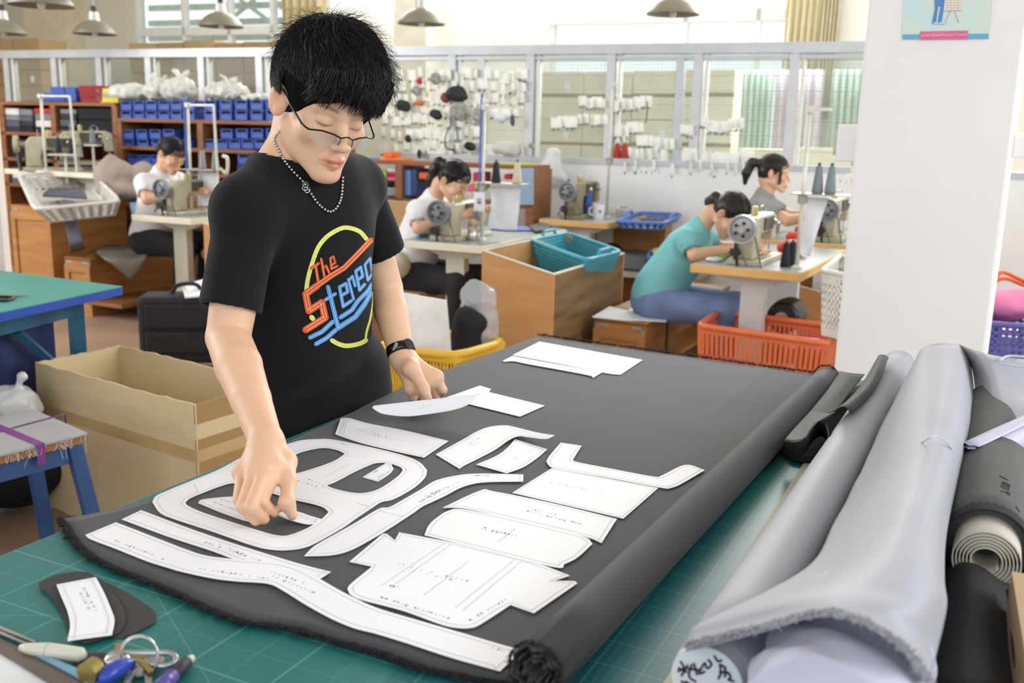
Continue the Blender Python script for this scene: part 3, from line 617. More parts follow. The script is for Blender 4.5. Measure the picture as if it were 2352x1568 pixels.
paper('round-cornered pattern piece between the slanted rectangle and the notched piece', [(975, 1228), (984, 1207), (1001, 1190), (1031, 1172), (1070, 1170), (1204, 1197), (1336, 1230), (1361, 1248), (1327, 1279), (1297, 1294), (1272, 1301), (1082, 1254)], z0+.0002, txt=[(1102, 1214, 1190, 1231, 10), (1110, 1211, 1175, 1228, 7)], extra=[(1184, 1213, 1144, 1244)], corner=46)
paper('large notched pattern piece with two slot lines at the centre of the table', [(803, 1289), (879, 1225), (888, 1225), (907, 1240), (917, 1222), (1028, 1243), (1088, 1256), (1219, 1288), (1309, 1321), (1273, 1333), (1321, 1334), (1326, 1339), (1227, 1407), (1173, 1388), (1103, 1433), (1079, 1441), (1052, 1441), (1013, 1433), (924, 1401), (828, 1376), (803, 1363), (798, 1351), (807, 1339), (855, 1300)], z0-.0005,
      txt=[(912, 1293, 932, 1297, 2), (940, 1302, 1078, 1335, 12), (945, 1310, 1040, 1332, 9), (892, 1344, 918, 1348, 3), (865, 1368, 1035, 1421, 18), (1068, 1430, 1165, 1375, 12)],
      extra=[(1020, 1248, 875, 1345), (1035, 1250, 897, 1349), (1076, 1289, 972, 1367), (1180, 1286, 1045, 1396), (1198, 1288, 1063, 1402)])
paper('long four-sided pattern piece at the far end of the fabric', [(1177, 815), (1239, 784), (1476, 826), (1425, 860), (1390, 856), (1279, 834)], z0, seamoff=0)
paper('thin strip pattern piece with flared ends at the far end of the fabric', [(1155, 828), (1177, 817), (1382, 855), (1362, 867), (1346, 860), (1215, 836), (1180, 829), (1158, 830)], z0+.0005, seamoff=0)
paper('notched pattern piece partly under the one held in the man\'s left hand', [(1020, 914), (1102, 885), (1128, 893), (1124, 898), (1132, 902), (1251, 931), (1194, 956), (1079, 928)], z0, txt=[(1118, 932, 1145, 920, 5)], seamoff=0, s=.003)
def lf19(p): t = (958-p[1])/50; return PZ(p[0], p[1], TZ+.014+.038*t)
HELD = paper('lens-shaped pattern piece held up by the man\'s left hand', [(855, 935), (859, 931), (1086, 906), (1094, 908), (1092, 914), (1079, 926), (1046, 939), (990, 949), (934, 955), (883, 950), (864, 942)], 0, fn=lf19, txt=[(950, 935, 994, 929, 7), (938, 940, 990, 934, 7)], seamoff=.005, s=.0035)
DK = M('dark_cut_fabric', (54, 52, 52), .8, var=.12, scale=200)
paper('dark fabric cut piece with pointed end, lying on the mat under the left white piece', [(226, 1329), (283, 1355), (336, 1388), (356, 1404), (359, 1418), (354, 1430), (313, 1451), (277, 1464), (259, 1462), (240, 1400)], TZ+.0025, name='fabric_piece', mat=DK, seamoff=0)
paper('dark rounded fabric cut piece directly under the white piece at the lower left', [(89, 1337), (134, 1318), (193, 1312), (220, 1323), (253, 1352), (283, 1394), (289, 1424), (277, 1448), (259, 1458), (208, 1474), (190, 1475), (167, 1462), (143, 1412), (119, 1373), (92, 1348)], TZ+.0045, name='fabric_piece', mat=DK, seamoff=0)
def lf20(p): return PZ(p[0], p[1], TZ+.0075+.006*max(0, (160-p[0])/40))
paper('white wavy pattern piece on the dark cut fabric at the lower left', [(130, 1342), (219, 1325), (223, 1330), (240, 1362), (257, 1403), (263, 1424), (257, 1457), (174, 1468), (155, 1471), (161, 1436), (155, 1403), (142, 1372)], 0, fn=lf20, txt=[(193, 1350, 222, 1405, 12), (184, 1362, 205, 1400, 9)], s=.0035)
# ---- rolls of grey cloth on the right of the table
def C(cx, cy): return 1500+cx/1.9894, 780+cy/1.9894
SIL = M('silver_cloth', (162, 164, 173), .55, var=.03, scale=3, sheen=.2); SILW = M('white_lining', (192, 192, 212), .55, var=.04, scale=4, sheen=.2)
GRD = M('grey_cloth', (84, 84, 82), .7, var=.08, scale=6); BLKC = M('black_cloth', (26, 26, 28), .85, var=.15)
WRIT = M('marker_ink', (24, 24, 44), .6)
def rod(n, f, r0_, r1_, seg=14, bend=0):
    b = B(); pts = []; 
    for i in range(seg+1): t = i/seg; pts.append(n.lerp(f, t)+Vector((0, 0, bend*math.sin(math.pi*t))))
    return b, pts, [r0_+(r1_-r0_)*i/seg for i in range(seg+1)]
g3 = thing('fabric_roll', 'silver fabric roll nearest the green mat, labelled end at the bottom edge', 'fabric roll', PZ(1800, 1200, TZ), 0)
n3, f3 = PZ(1640, 1552, TZ+.0415), PZ(2064, 838, TZ+.037); d3 = (f3-n3).normalized(); s3 = d3.cross(Vector((0, 0, 1))).normalized(); up3 = s3.cross(d3)
b, pts, rs_ = rod(n3, f3, .040, .036); b.tube(pts, rs_, 32).build('cloth', SIL, g3, smooth=True)
B().lathe([(.0, 0), (.035, 0), (.0355, .012), (.035, .03)], 28, n3-s3*.004-d3*.012, d3).build('tube_end', M('white_label', (226, 228, 236), .5, var=.05), g3, label='white paper end covered in black handwriting')
def w3(u, v): return n3-s3*.004-d3*.0128+(s3*u+up3*v)*.00095
bw = B()
for st_ in ([(-30, 2), (-24, 8), (-28, 14)], [(-26, -2), (-20, 12)], [(-30, 6), (-20, 4)], [(-16, 14), (-18, 0), (-10, -4)], [(-20, 8), (-8, 10)], [(-14, 16), (-10, 4)], [(-4, 18), (-8, 6), (-2, 10)], [(0, 24), (4, 20), (0, 14), (-3, 20)], [(6, 30), (10, 25), (14, 27)], [(12, 22), (14, 14), (12, 6)], [(12, 22), (18, 20), (16, 14), (12, 14)], [(18, 10), (20, 16), (24, 12), (22, 8), (28, 8)], [(-26, -8), (-14, -8)], [(-20, -6), (-20, -18)], [(-10, -10), (0, -12), (-6, -20)], [(4, -6), (8, -16)], [(2, -10), (12, -8)]):
    bw.tube(crom([w3(*q) for q in st_], 4), .0011, 5)
for st_ in ([(-8, -20), (14, -16)], [(-4, -24), (18, -20)]): bw.tube([w3(*q) for q in st_], .003, 6)
bw.build('handwriting', WRIT, g3)
g5 = thing('fabric_roll', 'thick wrinkled pale lavender fabric roll at the bottom right under the draped cloth', 'fabric roll', PZ(1950, 1500, TZ), 0)
n5, f5 = PZ(1886, 1700, TZ+.072), PZ(2192, 872, TZ+.074); d5 = (f5-n5).normalized()
b, pts, rs_ = rod(n5, f5, .071, .068, 90); b.tube(pts, rs_, 64)
s5 = d5.cross(Vector((0, 0, 1))).normalized(); L5 = (f5-n5).length
for i, p in enumerate(b.v):
    t = (p-n5).dot(d5); c = n5+d5*t; rr = p-c; a = math.atan2(rr.dot(s5), rr.z)
    w = math.sin(t*110+4*math.sin(a*1.1+.6)+4*nz.noise(p*9))*(.6+.6*nz.noise(p*14)); q = max(0., min(1., (t/L5-.13)/.12)); b.v[i] = c+Vector((0, 0, -.032*q))+rr*(1-.5*q)*(1+.11*w*max(0, 1-t/(L5*.45)))
b.build('cloth', SILW, g5, smooth=True)
RWS = [[(1195, 95, .94), (1232, 40, 1.0), (1330, 18, 1.01), (1420, 30, .99), (1470, 130, .93)],
 [(1062, 350, .915), (1130, 310, .985), (1270, 290, 1.015), (1390, 300, 1.0), (1462, 350, .93)],
 [(950, 600, .915), (1060, 560, .98), (1230, 530, 1.015), (1350, 560, 1.0), (1405, 600, .93)],
 [(835, 820, .92), (980, 795, .985), (1160, 780, 1.02), (1290, 820, 1.0), (1345, 870, .94)],
 [(735, 1010, .935), (910, 1000, 1.0), (1110, 990, 1.02), (1270, 1030, 1.0), (1333, 1080, .94)],
 [(520, 1150, .935), (780, 1120, 1.003), (1060, 1110, 1.02), (1260, 1160, 1.0), (1345, 1200, .94)],
 [(220, 1280, .938), (540, 1210, .992), (880, 1170, 1.02), (1190, 1230, 1.01), (1325, 1320, .94)],
 [(165, 1340, .932), (500, 1275, .985), (840, 1225, 1.02), (1150, 1310, 1.005), (1300, 1420, .94)],
 [(148, 1412, .93), (470, 1335, .985), (815, 1258, 1.018), (1110, 1390, 1.01), (1262, 1575, .955)]]
rw = [[PZ(*C(x, y), z) for x, y, z in r] for r in RWS]
dr = thing('draped_cloth', 'wide silver cloth draped over the fabric rolls with a fuzzy cut edge', 'cloth', PZ(2000, 1200, TZ), 0)
B().patch(rw, 10, 8, noise=.004, nf=9).build('sheet', SIL, dr, smooth=True, solid=.0015)
e5 = crom(rw[-1], 8)
fray(e5, 2600, .007, .0006, lambda t: -uT*.8+Vector((0, 0, -.3)), seed=9).build('frayed_edge', M('silver_fray', (188, 188, 194), .8), dr, label='fuzzy pale cut edge')
tg = [PZ(*C(x, y), z) for x, y, z in ((1222, 474, 1.012), (1262, 450, 1.03), (1300, 443, 1.03), (1350, 480, 1.01), (1400, 560, .95))]
B().tube(crom(tg, 5), [.001]*21, 5).build('torn_flap', SILW, dr, label='small torn flap on top')
# right hand continuation and rolled edge
wg = thing('silver_cloth_offcut', 'silver cloth spread to the right edge with a curled white border', 'cloth', PZ(2290, 1000, TZ), 0)
R2 = [[(1400, 22, 1.0), (1500, 55, 1.005), (1600, 75, 1.0), (1760, 100, .99)], [(1455, 130, .95), (1540, 200, .965), (1630, 215, .965), (1760, 215, .96)], [(1480, 280, .93), (1560, 330, .94), (1640, 320, .945), (1760, 300, .95)], [(1492, 430, .925), (1570, 425, .93), (1640, 405, .935), (1760, 370, .94)]]
B().patch([[PZ(*C(x, y), z) for x, y, z in r] for r in R2], 6, 6, noise=.006, nf=9).build('sheet', SIL, wg, smooth=True, solid=.0015)
n6, f6 = PZ(*C(1440, 545), .93), PZ(*C(1780, 380), .945); spiral_roll('curled_border', SILW, wg, n6, f6, .026, .018, 1.3, .05, ang0=60, solid=.001)
B().tube(crom([PZ(*C(x, y), 1.0) for x, y in ((1585, 95), (1620, 75), (1700, 78))], 4), .0025, 6).tube(crom([PZ(*C(x, y), 1.0) for x, y in ((1580, 108), (1640, 118), (1700, 125))], 4), .002, 6).build('folded_corner', SILW, wg)
# dark roll with paper core
g7 = thing('fabric_roll', 'dark grey fabric roll with a cream spiral paper core and handwritten number', 'fabric roll', PZ(2300, 1150, TZ), 0)
n7, f7 = PZ(2264, 1270, TZ+.052), PZ(2262, 1270, TZ+.052)+uT*.75; d7 = (f7-n7).normalized(); s7 = d7.cross(Vector((0, 0, 1))).normalized(); up7 = s7.cross(d7)
b, pts, rs_ = rod(n7+d7*.03, f7, .052, .052); b.tube(pts, rs_, 36).build('cloth', GRD, g7, smooth=True)
B().lathe([(.052, 0), (.0525, .012), (.052, .03)], 36, n7+d7*.016, d7, cap=False).build('cloth_lip', BLKC, g7, smooth=True)
spiral_roll('paper_core', M('core_paper', (204, 198, 184), .6), g7, n7-d7*.03, n7+d7*.25, .041, .016, 6.2, 0, solid=.0016, label='cream paper spiral')
def w7(u, v): a = R(v); t = n7+d7*u; return t+(s7*math.sin(a)*-1+up7*math.cos(a))*.0525
bw = B()
for st_ in ([(.10, 25), (.105, 18), (.11, 25), (.10, 12)], [(.12, 24), (.118, 14), (.128, 14), (.127, 24), (.12, 20)], [(.145, 14), (.142, 24), (.136, 24), (.137, 14), (.132, 14)], [(.16, 22), (.165, 10)], [(.06, 40), (.07, 34)]): bw.tube(crom([w7(u, -v) for u, v in st_], 4), .0006, 5)
bw.build('handwriting', WRIT, g7)
bk = [[(1340, 1050, .875), (1420, 1020, .90), (1500, 1040, .90), (1600, 1110, .885), (1690, 1120, .87)], [(1335, 1180, .872), (1420, 1150, .905), (1520, 1170, .905), (1600, 1210, .885), (1680, 1240, .87)], [(1310, 1330, .872), (1410, 1320, .90), (1510, 1330, .90), (1590, 1360, .88), (1680, 1390, .868)], [(1270, 1600, .872), (1400, 1600, .90), (1520, 1600, .90), (1600, 1600, .88), (1700, 1600, .868)]]
B().patch([[PZ(*C(x, y), z) for x, y, z in r] for r in bk], 6, 6, noise=.006).build('black_cloth', BLKC, label='black cloth heaped at the lower right below the dark roll', cat='cloth', smooth=True, solid=.002)
pk = [[(1610, 1140, .90), (1660, 1130, .91), (1700, 1150, .90)], [(1630, 1260, .89), (1665, 1240, .905), (1700, 1240, .90)], [(1635, 1400, .89), (1670, 1380, .90), (1705, 1380, .895)], [(1650, 1500, .885), (1680, 1500, .895), (1710, 1500, .89)]]
B().patch([[PZ(*C(x, y), z) for x, y, z in r] for r in pk], 4, 4).build('purple_cloth', M('purple_cloth', (70, 36, 84), .8), label='strip of dark purple cloth at the lower right edge beside the black cloth', cat='cloth', smooth=True, solid=.002)
we = PZ(*C(1686, 1350), .93); B(fr((we.x, we.y, 0), AT-3)).box(0, .03, -.9, .16, .4, .93).build('wooden_board', wood('pale_board', (196, 170, 130), (170, 140, 100)), label='upright wooden board at the lower right corner', cat='board')
# dark crumpled cloth behind the big roll
dc = thing('crumpled_cloth', 'dark grey crumpled cloth between the charcoal roll and the silver roll', 'cloth', PZ(1900, 960, TZ), 0)
A_ = [[(852, 140, .90), (905, 150, .905), (968, 156, .90)], [(800, 225, .90), (850, 230, .905), (905, 235, .90)], [(722, 322, .895), (775, 312, .90), (830, 325, .90)], [(690, 385, .885), (730, 385, .89), (760, 390, .89)]]
B().patch([[PZ(*C(x, y), z) for x, y, z in r] for r in A_], 5, 5, noise=.004).build('fold', GRD, dc, smooth=True, solid=.0015)
A_ = [[(1030, 70, .93), (1052, 66, .945), (1078, 78, .94)], [(960, 190, .93), (995, 185, .95), (1035, 190, .94)], [(880, 280, .93), (930, 260, .955), (975, 275, .935)], [(800, 335, .92), (870, 305, .957), (908, 340, .935)]]
B().patch([[PZ(*C(x, y), z) for x, y, z in r] for r in A_], 5, 5, noise=.002).build('fold', GRD, dc, smooth=True, solid=.0015, label='curled tongue of the cloth')
cv = [(600, 458), (650, 466), (695, 445), (722, 405), (750, 376), (785, 382), (800, 415), (806, 440), (850, 400), (895, 375), (905, 340)]
top = crom([PZ(*C(x, y), .915) for x, y in cv], 4); bot = crom([PZ(*C(x*.92+55, y+75 if x < 780 else y+60), .87) for x, y in cv], 4)
b = B(); n_ = len(top); b.add(top+bot, [(i, i+1, n_+i+1, n_+i) for i in range(n_-1)]).build('curled_edge', BLKC, dc, smooth=True, solid=.0015)
A_ = [[(600, 458, .915), (650, 466, .916), (695, 445, .916), (722, 405, .916), (750, 376, .916)], [(640, 410, .90), (680, 405, .905), (705, 395, .91), (725, 385, .91), (755, 372, .915)], [(722, 322, .895), (740, 325, .9), (765, 330, .9), (790, 335, .905), (830, 330, .905)]]
B().patch([[PZ(*C(x, y), z) for x, y, z in r] for r in A_], 5, 5).build('fold', GRD, dc, smooth=True, solid=.0015, label='lighter lower fold')
A_ = [[(570, 500, .857), (640, 548, .857), (740, 545, .857), (770, 480, .86)], [(640, 420, .86), (720, 420, .86), (800, 420, .86), (900, 390, .87)], [(800, 230, .86), (880, 230, .87), (960, 200, .87), (1000, 190, .87)]]
B().patch([[PZ(*C(x, y), z) for x, y, z in r] for r in A_], 5, 5, noise=.003).build('under_layer', BLKC, dc, smooth=True, solid=.0015)
# ================================================================ things on the mat at the lower left
def Q(x, y): return x/4.704, 1380+y/4.704
def QP(x, y, z=0): return PZ(*Q(x, y), TZ+z)
STEEL = M('steel', (190, 188, 184), .25, .9, var=.1, scale=20); BRASS = M('brass_metal', (176, 160, 92), .28, .8, var=.1); NICK = M('nickel', (200, 198, 190), .22, .9)
def slab(name, mat, pts, h, lab=None, cat=None, parent=None, group=None, **k):
    return B().poly([[Vector(p) for p in pts]], h).build(name, mat, parent, label=lab, cat=cat, group=group, **k)
slab('paper_sheet', M('loose_paper', (226, 228, 230), .6), [QP(-300, 480, .004), QP(0, 562, .004), QP(100, 630, .004), QP(160, 622, .004), QP(250, 680, .004), QP(520, 884, .004), QP(700, 1100, .004), QP(-300, 1100, .004)], .002, 'white paper stack with cut corner at the lower left edge of the photo', 'paper')
rl = slab('steel_ruler', M('worn_ruler', (122, 112, 100), .35, .5, var=.15), [QP(-300, 240, .007), QP(0, 400, .007), QP(1000, 900, .007), QP(1300, 1100, .007), QP(900, 1100, .007), QP(540, 884, .007), QP(0, 545, .007), QP(-300, 420, .007)], .0015, 'worn metal ruler crossing the lower left corner', 'ruler')
b = B(); e0, e1 = QP(0, 400, .0073), QP(1000, 900, .0073); nn = (QP(0, 545, .0073)-e0).normalized()
for k in range(60): p = e0.lerp(e1, (k+.5)/60); l = .012 if k % 5 == 0 else .007; t = (e1-e0).normalized()*.0003; b.add([p-t, p+t, p+t+nn*l, p-t+nn*l], [(0, 1, 2, 3)])
b.build('scale_marks', M('ruler_marks', (60, 54, 48), .6), rl)
slab('plastic_ruler', glassy('blue_acrylic', (170, 214, 236), .55, .1), [QP(340, 556, .0095), QP(560, 610, .0095), QP(880, 740, .0095), QP(1110, 890, .0095), QP(1250, 1050, .0095), QP(1000, 1050, .0095), QP(900, 850, .0095), QP(620, 700, .0095)], .002, 'clear bluish plastic ruler beside the metal ruler', 'ruler')
tw = thing('tweezers', 'slim metal tweezers at the left edge above the white marker', 'tweezers', QP(200, 400))
for a, c in (((-250, 190, .006), (385, 448, .004)), ((-250, 240, .004), (320, 480, .003))): B().tube([QP(*a), QP(*c)], [.0035, .002], 6, flat=1).build('arm', STEEL, tw)
wp = thing('marker_pen', 'white round-ended marker beside the metal ruler', 'pen', QP(570, 560)); a, c = QP(215, 500, .012), QP(925, 588, .009); d = c-a
B().tube([a, a.lerp(c, .1), a.lerp(c, .42), a.lerp(c, .93), c], [.003, .0055, .0085, .0078, .003], 16).build('barrel', M('ivory_plastic', (214, 210, 194), .35), wp, smooth=True)
B().tube([a.lerp(c, .43), a.lerp(c, .44)], .0088, 16).build('seam_ring', M('grey_ring', (170, 168, 160), .4), wp)
slab('black_tag', BLK, [QP(*p, .005) for p in ((770, 690), (800, 640), (870, 590), (960, 560), (1090, 552), (1190, 570), (1200, 610), (1120, 700), (900, 720))], .004, 'black oval tag under the key ring', 'tag')
gc = thing('brass_cap', 'shiny yellow metal cylinder beside the blue key fob', 'cap', QP(1000, 760)); a, c = QP(930, 790, .018), QP(1040, 715, .018)
B().tube([a, c], .0115, 24).build('drum', BRASS, gc, smooth=False); B().tube([c, c.lerp(c+(c-a), .08)], .009, 20).build('rim', NICK, gc)
kr = thing('key_ring', 'silver carabiner with a split ring and a bunch of keys on the green mat', 'keys', QP(1500, 640))
lp_ = [QP(x, y, z) for x, y, z in ((1190, 590, .014), (1260, 562, .015), (1500, 560, .015), (1800, 560, .015), (1880, 590, .014), (1900, 630, .012), (1860, 680, .01), (1760, 700, .01), (1600, 675, .01), (1400, 640, .012), (1240, 625, .014), (1180, 610, .014))]
B().tube(crom(lp_, 6, True), .0032, 10, closed=True).build('carabiner', M('satin_steel', (182, 184, 192), .3, .85), kr, smooth=True)
cc = QP(1500, 580, .02); B().tube([cc+Vector((math.cos(a/4)*.019, .25*math.sin(a/4)*.02, math.sin(a/4)*.019)) for a in range(25)], .0012, 6, closed=True).build('split_ring', NICK, kr, smooth=True)
B().tube([cc+Vector((math.cos(a/4)*.019+.002, .25*math.sin(a/4)*.02-.003, math.sin(a/4)*.019)) for a in range(25)], .0012, 6, closed=True).build('split_ring', NICK, kr, smooth=True)
def keyp(x0, y0, x1, y1, mat, z=.008, w=.009):
    a, c = QP(x0, y0, z), QP(x1, y1, z-.003); d = (c-a).normalized(); n = d.cross(Vector((0, 0, 1))).normalized(); b = B(); ar = (c-a).length
    head = [a+d*(w*.9*math.cos(t))+n*(w*math.sin(t)) for t in [i*.52 for i in range(12)]]; b.poly([head], .002)
    ed = [a+n*.003, a-n*.003]; k = 9
    low = [a+d*(w*.5+(ar-w*.5)*i/k)-n*(.0035-(.0018 if i % 2 else 0)) for i in range(k+1)]; b.poly([[a+d*w*.5+n*.0035]+[c+n*.0035]+low[::-1]], .002); b.build('key', mat, kr)
keyp(1262, 600, 1275, 450, BRASS, .013); keyp(1480, 690, 1370, 884, NICK, .01); keyp(1600, 700, 1610, 900, STEEL, .009); keyp(1680, 640, 1640, 780, NICK, .007); keyp(1560, 640, 1500, 800, STEEL, .012, .011); keyp(1500, 600, 1640, 760, BRASS, .014)
b = B(); b.sph(QP(1270, 640, .012), .011, 14, (1.3, 1, .7)).build('fob_clip', M('chrome', (210, 210, 210), .08, 1), kr, smooth=True)
B().tube(crom([QP(1090, 880, .012), QP(1180, 790, .014), QP(1290, 720, .014), QP(1400, 670, .013), QP(1450, 655, .012)], 5), [.003, .006, .0075, .0085, .009, .0095, .0095, .0095, .009, .009, .0085, .008, .0075, .007, .006, .005, .0045, .004, .003, .0025, .0015], 16).build('blue_fob', M('blue_plastic', (38, 66, 176), .3), kr, smooth=True)
pp = thing('pen', 'purple and black pen with a white tip right of the keys', 'pen', QP(1950, 720)); a, c = QP(1700, 960, .008), QP(2088, 600, .008)
B().tube([a, a.lerp(c, .42)], .0078, 14).build('barrel', M('purple_plastic', (96, 76, 160), .3), pp, smooth=True)
B().tube([a.lerp(c, .42), a.lerp(c, .82)], [.0072, .0066], 14).build('grip', M('dark_grip', (46, 48, 60), .6), pp, smooth=True)
B().tube([a.lerp(c, .82), a.lerp(c, .97), c], [.0056, .0036, .0018], 12).build('tip', M('ivory_plastic', (214, 210, 194)), pp, smooth=True)
# ================================================================ left side: carton, stool, teal table, suitcase
def quadbox(b, P4, z0, z1):
    q = [Vector((p.x, p.y, z0)) for p in P4]+[Vector((p.x, p.y, z1)) for p in P4]; return b.add(q, [(3, 2, 1, 0), (4, 5, 6, 7), (0, 1, 5, 4), (1, 2, 6, 5), (2, 3, 7, 6), (3, 0, 4, 7)])
zb = .55; cA, cB, cN = PZ(80, 832, zb), PZ(275, 793, zb), PZ(447, 930, zb); cD = cB+cN-cA
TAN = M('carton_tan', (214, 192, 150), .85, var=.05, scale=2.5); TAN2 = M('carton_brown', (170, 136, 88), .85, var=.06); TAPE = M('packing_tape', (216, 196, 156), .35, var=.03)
ct = thing('cardboard_box', 'large open cardboard box with tape bands behind the cutting table', 'box', ((cA+cD)/2)*1-Vector((0, 0, zb)))
def wallp(p, q, z0, z1, th, inn, name, mat, lab=None, jag=0, off=0):
    d = (q-p); n = Vector((-d.y, d.x, 0)).normalized()
    if n.dot(inn-p) < 0: n = -n
    b = B(); m = 24 if jag else 1; vs = []
    for i in range(m+1):
        c = p+d*i/m; zt = z1+(jag*nz.noise(Vector((i*.9, p.x*9, 0))) if jag else 0)
        for (o, z) in ((-off, z0), (-off, zt), (th, zt), (th, z0)): vs.append(Vector((c.x, c.y, z))+n*o)
    fs = [(0, 1, 2, 3), tuple(4*m+i for i in (3, 2, 1, 0))]
    for i in range(m):
        for j in range(4): fs.append((4*i+j, 4*i+(j+1) % 4, 4*i+4+(j+1) % 4, 4*i+4+j))
    return b.add(vs, fs).build(name, mat, ct, label=lab)
cm = (cA+cD)/2
wallp(cA, cN, .0, zb, .006, cm, 'side_panel', TAN, jag=.008); wallp(cN, cD, .0, zb, .006, cm, 'side_panel', TAN2, 'brown end panel' if 0 else None, jag=.008); wallp(cA, cB, .0, zb, .006, cm, 'side_panel', TAN, jag=.008); wallp(cB, cD, .0, zb, .006, cm, 'side_panel', TAN, jag=.008)  # end panel is browner than the other three sides
quadbox(B(), (cA, cN, cD, cB), 0, .006).build('bottom_panel', TAN, ct)
for z0_, z1_ in ((zb-.115, zb-.065), (zb-.19, zb-.15)):
    wallp(cA, cN, z0_, z1_, -.0002, cm, 'tape', TAPE if z1_ > zb-.1 else M('brown_tape', (202, 172, 120), .4), off=.0012); wallp(cN, cD, z0_, z1_, -.0002, cm, 'tape', TAPE if z1_ > zb-.1 else M('brown_tape', (202, 172, 120)), off=.0012)
# blue stool with tied pad
zt = .50; s1, s2 = PZ(75, 938, zt), PZ(200, 992, zt); dS = (PZ(0, 1042, zt)-s2).normalized(); s3_, s4_ = s2+dS*.5, s1+dS*.5
sk = thing('stool', 'blue wooden stool with grey cloth-covered top tied with purple ribbon', 'stool', Vector(((s1+s3_)/2).to_tuple()[:2]+(0,)))
quadbox(B(), (s1, s2, s3_, s4_), zt-.03, zt-.012).build('seat_board', wood('stool_board', (176, 124, 66), (150, 100, 50)), sk)
def ins(p, q, t): return p.lerp(q, t)
ctr = (s1+s3_)/2
quadbox(B(), [p+(p-ctr)*.01 for p in (s1, s2, s3_, s4_)], zt-.012, zt).build('pad', M('grey_cover', (166, 166, 166), .9, var=.05), sk, bevel=.006)
BL = M('stool_blue', (52, 88, 140), .5, var=.14, scale=9)
for p in (s1, s2, s3_, s4_):
    q = ctr.lerp(p, .86); f = ctr.lerp(p, 1.12); B().tube([Vector((q.x, q.y, zt-.03)), Vector((f.x, f.y, 0))], .028, 4).build('leg', BL, sk)
for a_, c_ in ((s1, s2), (s2, s3_), (s3_, s4_), (s4_, s1)):
    p, q = ctr.lerp(a_, .86), ctr.lerp(c_, .86); m = (p+q)/2; d = q-p; B().cb((m.x, m.y, zt-.06), d.length, .02, .055, rz=math.atan2(d.y, d.x)).build('rail', BL, sk)
PR = M('purple_ribbon', (132, 60, 140), .5)
def ribbon(p, q, w):
    d = (q-p).normalized(); n = d.cross(Vector((0, 0, 1))); pts = [p+Vector((0, 0, -.06)), p+Vector((0, 0, .002)), p.lerp(q, .5)+Vector((0, 0, .003)), q+Vector((0, 0, .002)), q+Vector((0, 0, -.06))]
    b = B(); vs = []
    for x in pts: vs += [x-n*w, x+n*w]
    return b.add(vs, [(2*i, 2*i+1, 2*i+3, 2*i+2) for i in range(4)]).build('ribbon', PR, sk, solid=.001)
e_ = PZ(92, 1020, zt); ribbon(e_-(s2-s1).normalized()*.0+(s2-s3_)*0+(e_-PZ(0, 970, zt)).normalized()*.004, PZ(-40, 965, zt), .012); ribbon(PZ(150, 951, zt), PZ(-60, 1008, zt), .004)
bS = B(); rd = random.Random(3)
for k in range(40): p = s2.lerp(s3_, rd.random()*.5)+Vector((0, 0, -.01)); bS.tube([p, p+Vector((rd.uniform(-.01, .01), -.008, -.006)), p+Vector((rd.uniform(-.015, .015), -.012, -.02-.03*(rd.random() < .1)))], .0006, 3)
bS.build('loose_threads', M('white_thread', (226, 226, 222), .9), sk)
# dark bags under the stool, pale bag
b = SDF(); c = PZ(20, 1230, 0); 
b.el((c.x-.1, c.y+.25, .16), (.2, .16, .15), k=.05).el((c.x-.05, c.y+.28, .22), (.13, .11, .1), k=.05).mesh(.02, 'black_bag', BLKC, disp=lambda V: V+.02*np.stack([vnoise(V, 16, 1), vnoise(V, 16, 2), vnoise(V, 16, 3)], 1)*(V[:, 2:3] > .04), label='black bag on the floor behind the blue stool', cat='bag')
BAG = M('thin_plastic', (208, 208, 206), .3, var=.06, alpha=1); c = PZ(20, 925, .45)
SDF().el(c, (.10, .09, .06), k=.02).el(c+Vector((.06, 0, -.02)), (.05, .05, .035), k=.02).rc(c+Vector((.03, 0, .03)), c+Vector((.05, 0, .085)), .02, .008, k=.02).rc(c+Vector((.05, 0, .08)), c+Vector((.055, 0, .095)), .006, .016).mesh(.008, 'plastic_bag', BAG, disp=lambda V: V+.008*np.stack([vnoise(V, 60, 1), vnoise(V, 60, 2), vnoise(V, 60, 3)], 1), label='knotted pale grey plastic bag left of the cardboard box', cat='bag')
# teal work table
zt = .78; t0 = PZ(281, 657, zt); d1 = (PZ(0, 621, zt)-t0).normalized(); d2 = (PZ(0, 716, zt)-t0).normalized(); t1, t2 = t0+d1*1.9, t0+d2*1.1; t3 = t1+d2*1.1
tt = thing('work_table', 'teal-topped table with blue edge and blue legs at the left', 'table', Vector((((t0+t3)/2).x, ((t0+t3)/2).y, 0)))
B().poly([[t0, t1, t3, t2]], .004).build('table_mat', M('teal_mat', (70, 156, 146), .5, var=.05), tt)
B().poly([[p-Vector((0, 0, .0041)) for p in (t0, t1, t3, t2)]], .03).build('table_top', M('royal_blue_edge', (34, 76, 170), .45, var=.08), tt)
BT = M('table_blue', (44, 104, 136), .5, var=.2, scale=5); NB = M('navy_panel', (44, 58, 112), .55, var=.3, scale=3, stretch=(3, 3, .5))
def bar(p, q, w, h, z0_, z1_): d = q-p; m = (p+q)/2; return ((m.x, m.y, (z0_+z1_)/2), d.length, w, z1_-z0_, math.atan2(d.y, d.x))
i0 = t0+d1*.15+d2*.12
for p, q in ((i0, t2-d2*.1+d1*.1), (i0, t1-d1*.1+d2*.1)): a = bar(p, q, .03, 0, zt-.11, zt-.034); B().cb(a[0], a[1], a[2], a[3], rz=a[4]).build('apron', BT, tt)
for p in (i0, t2-d2*.1+d1*.1, t1-d1*.1+d2*.1, t3-d1*.1-d2*.1): B().cb((p.x, p.y, (zt-.034)/2), .06, .06, zt-.034, rz=.4).build('leg', BT, tt)
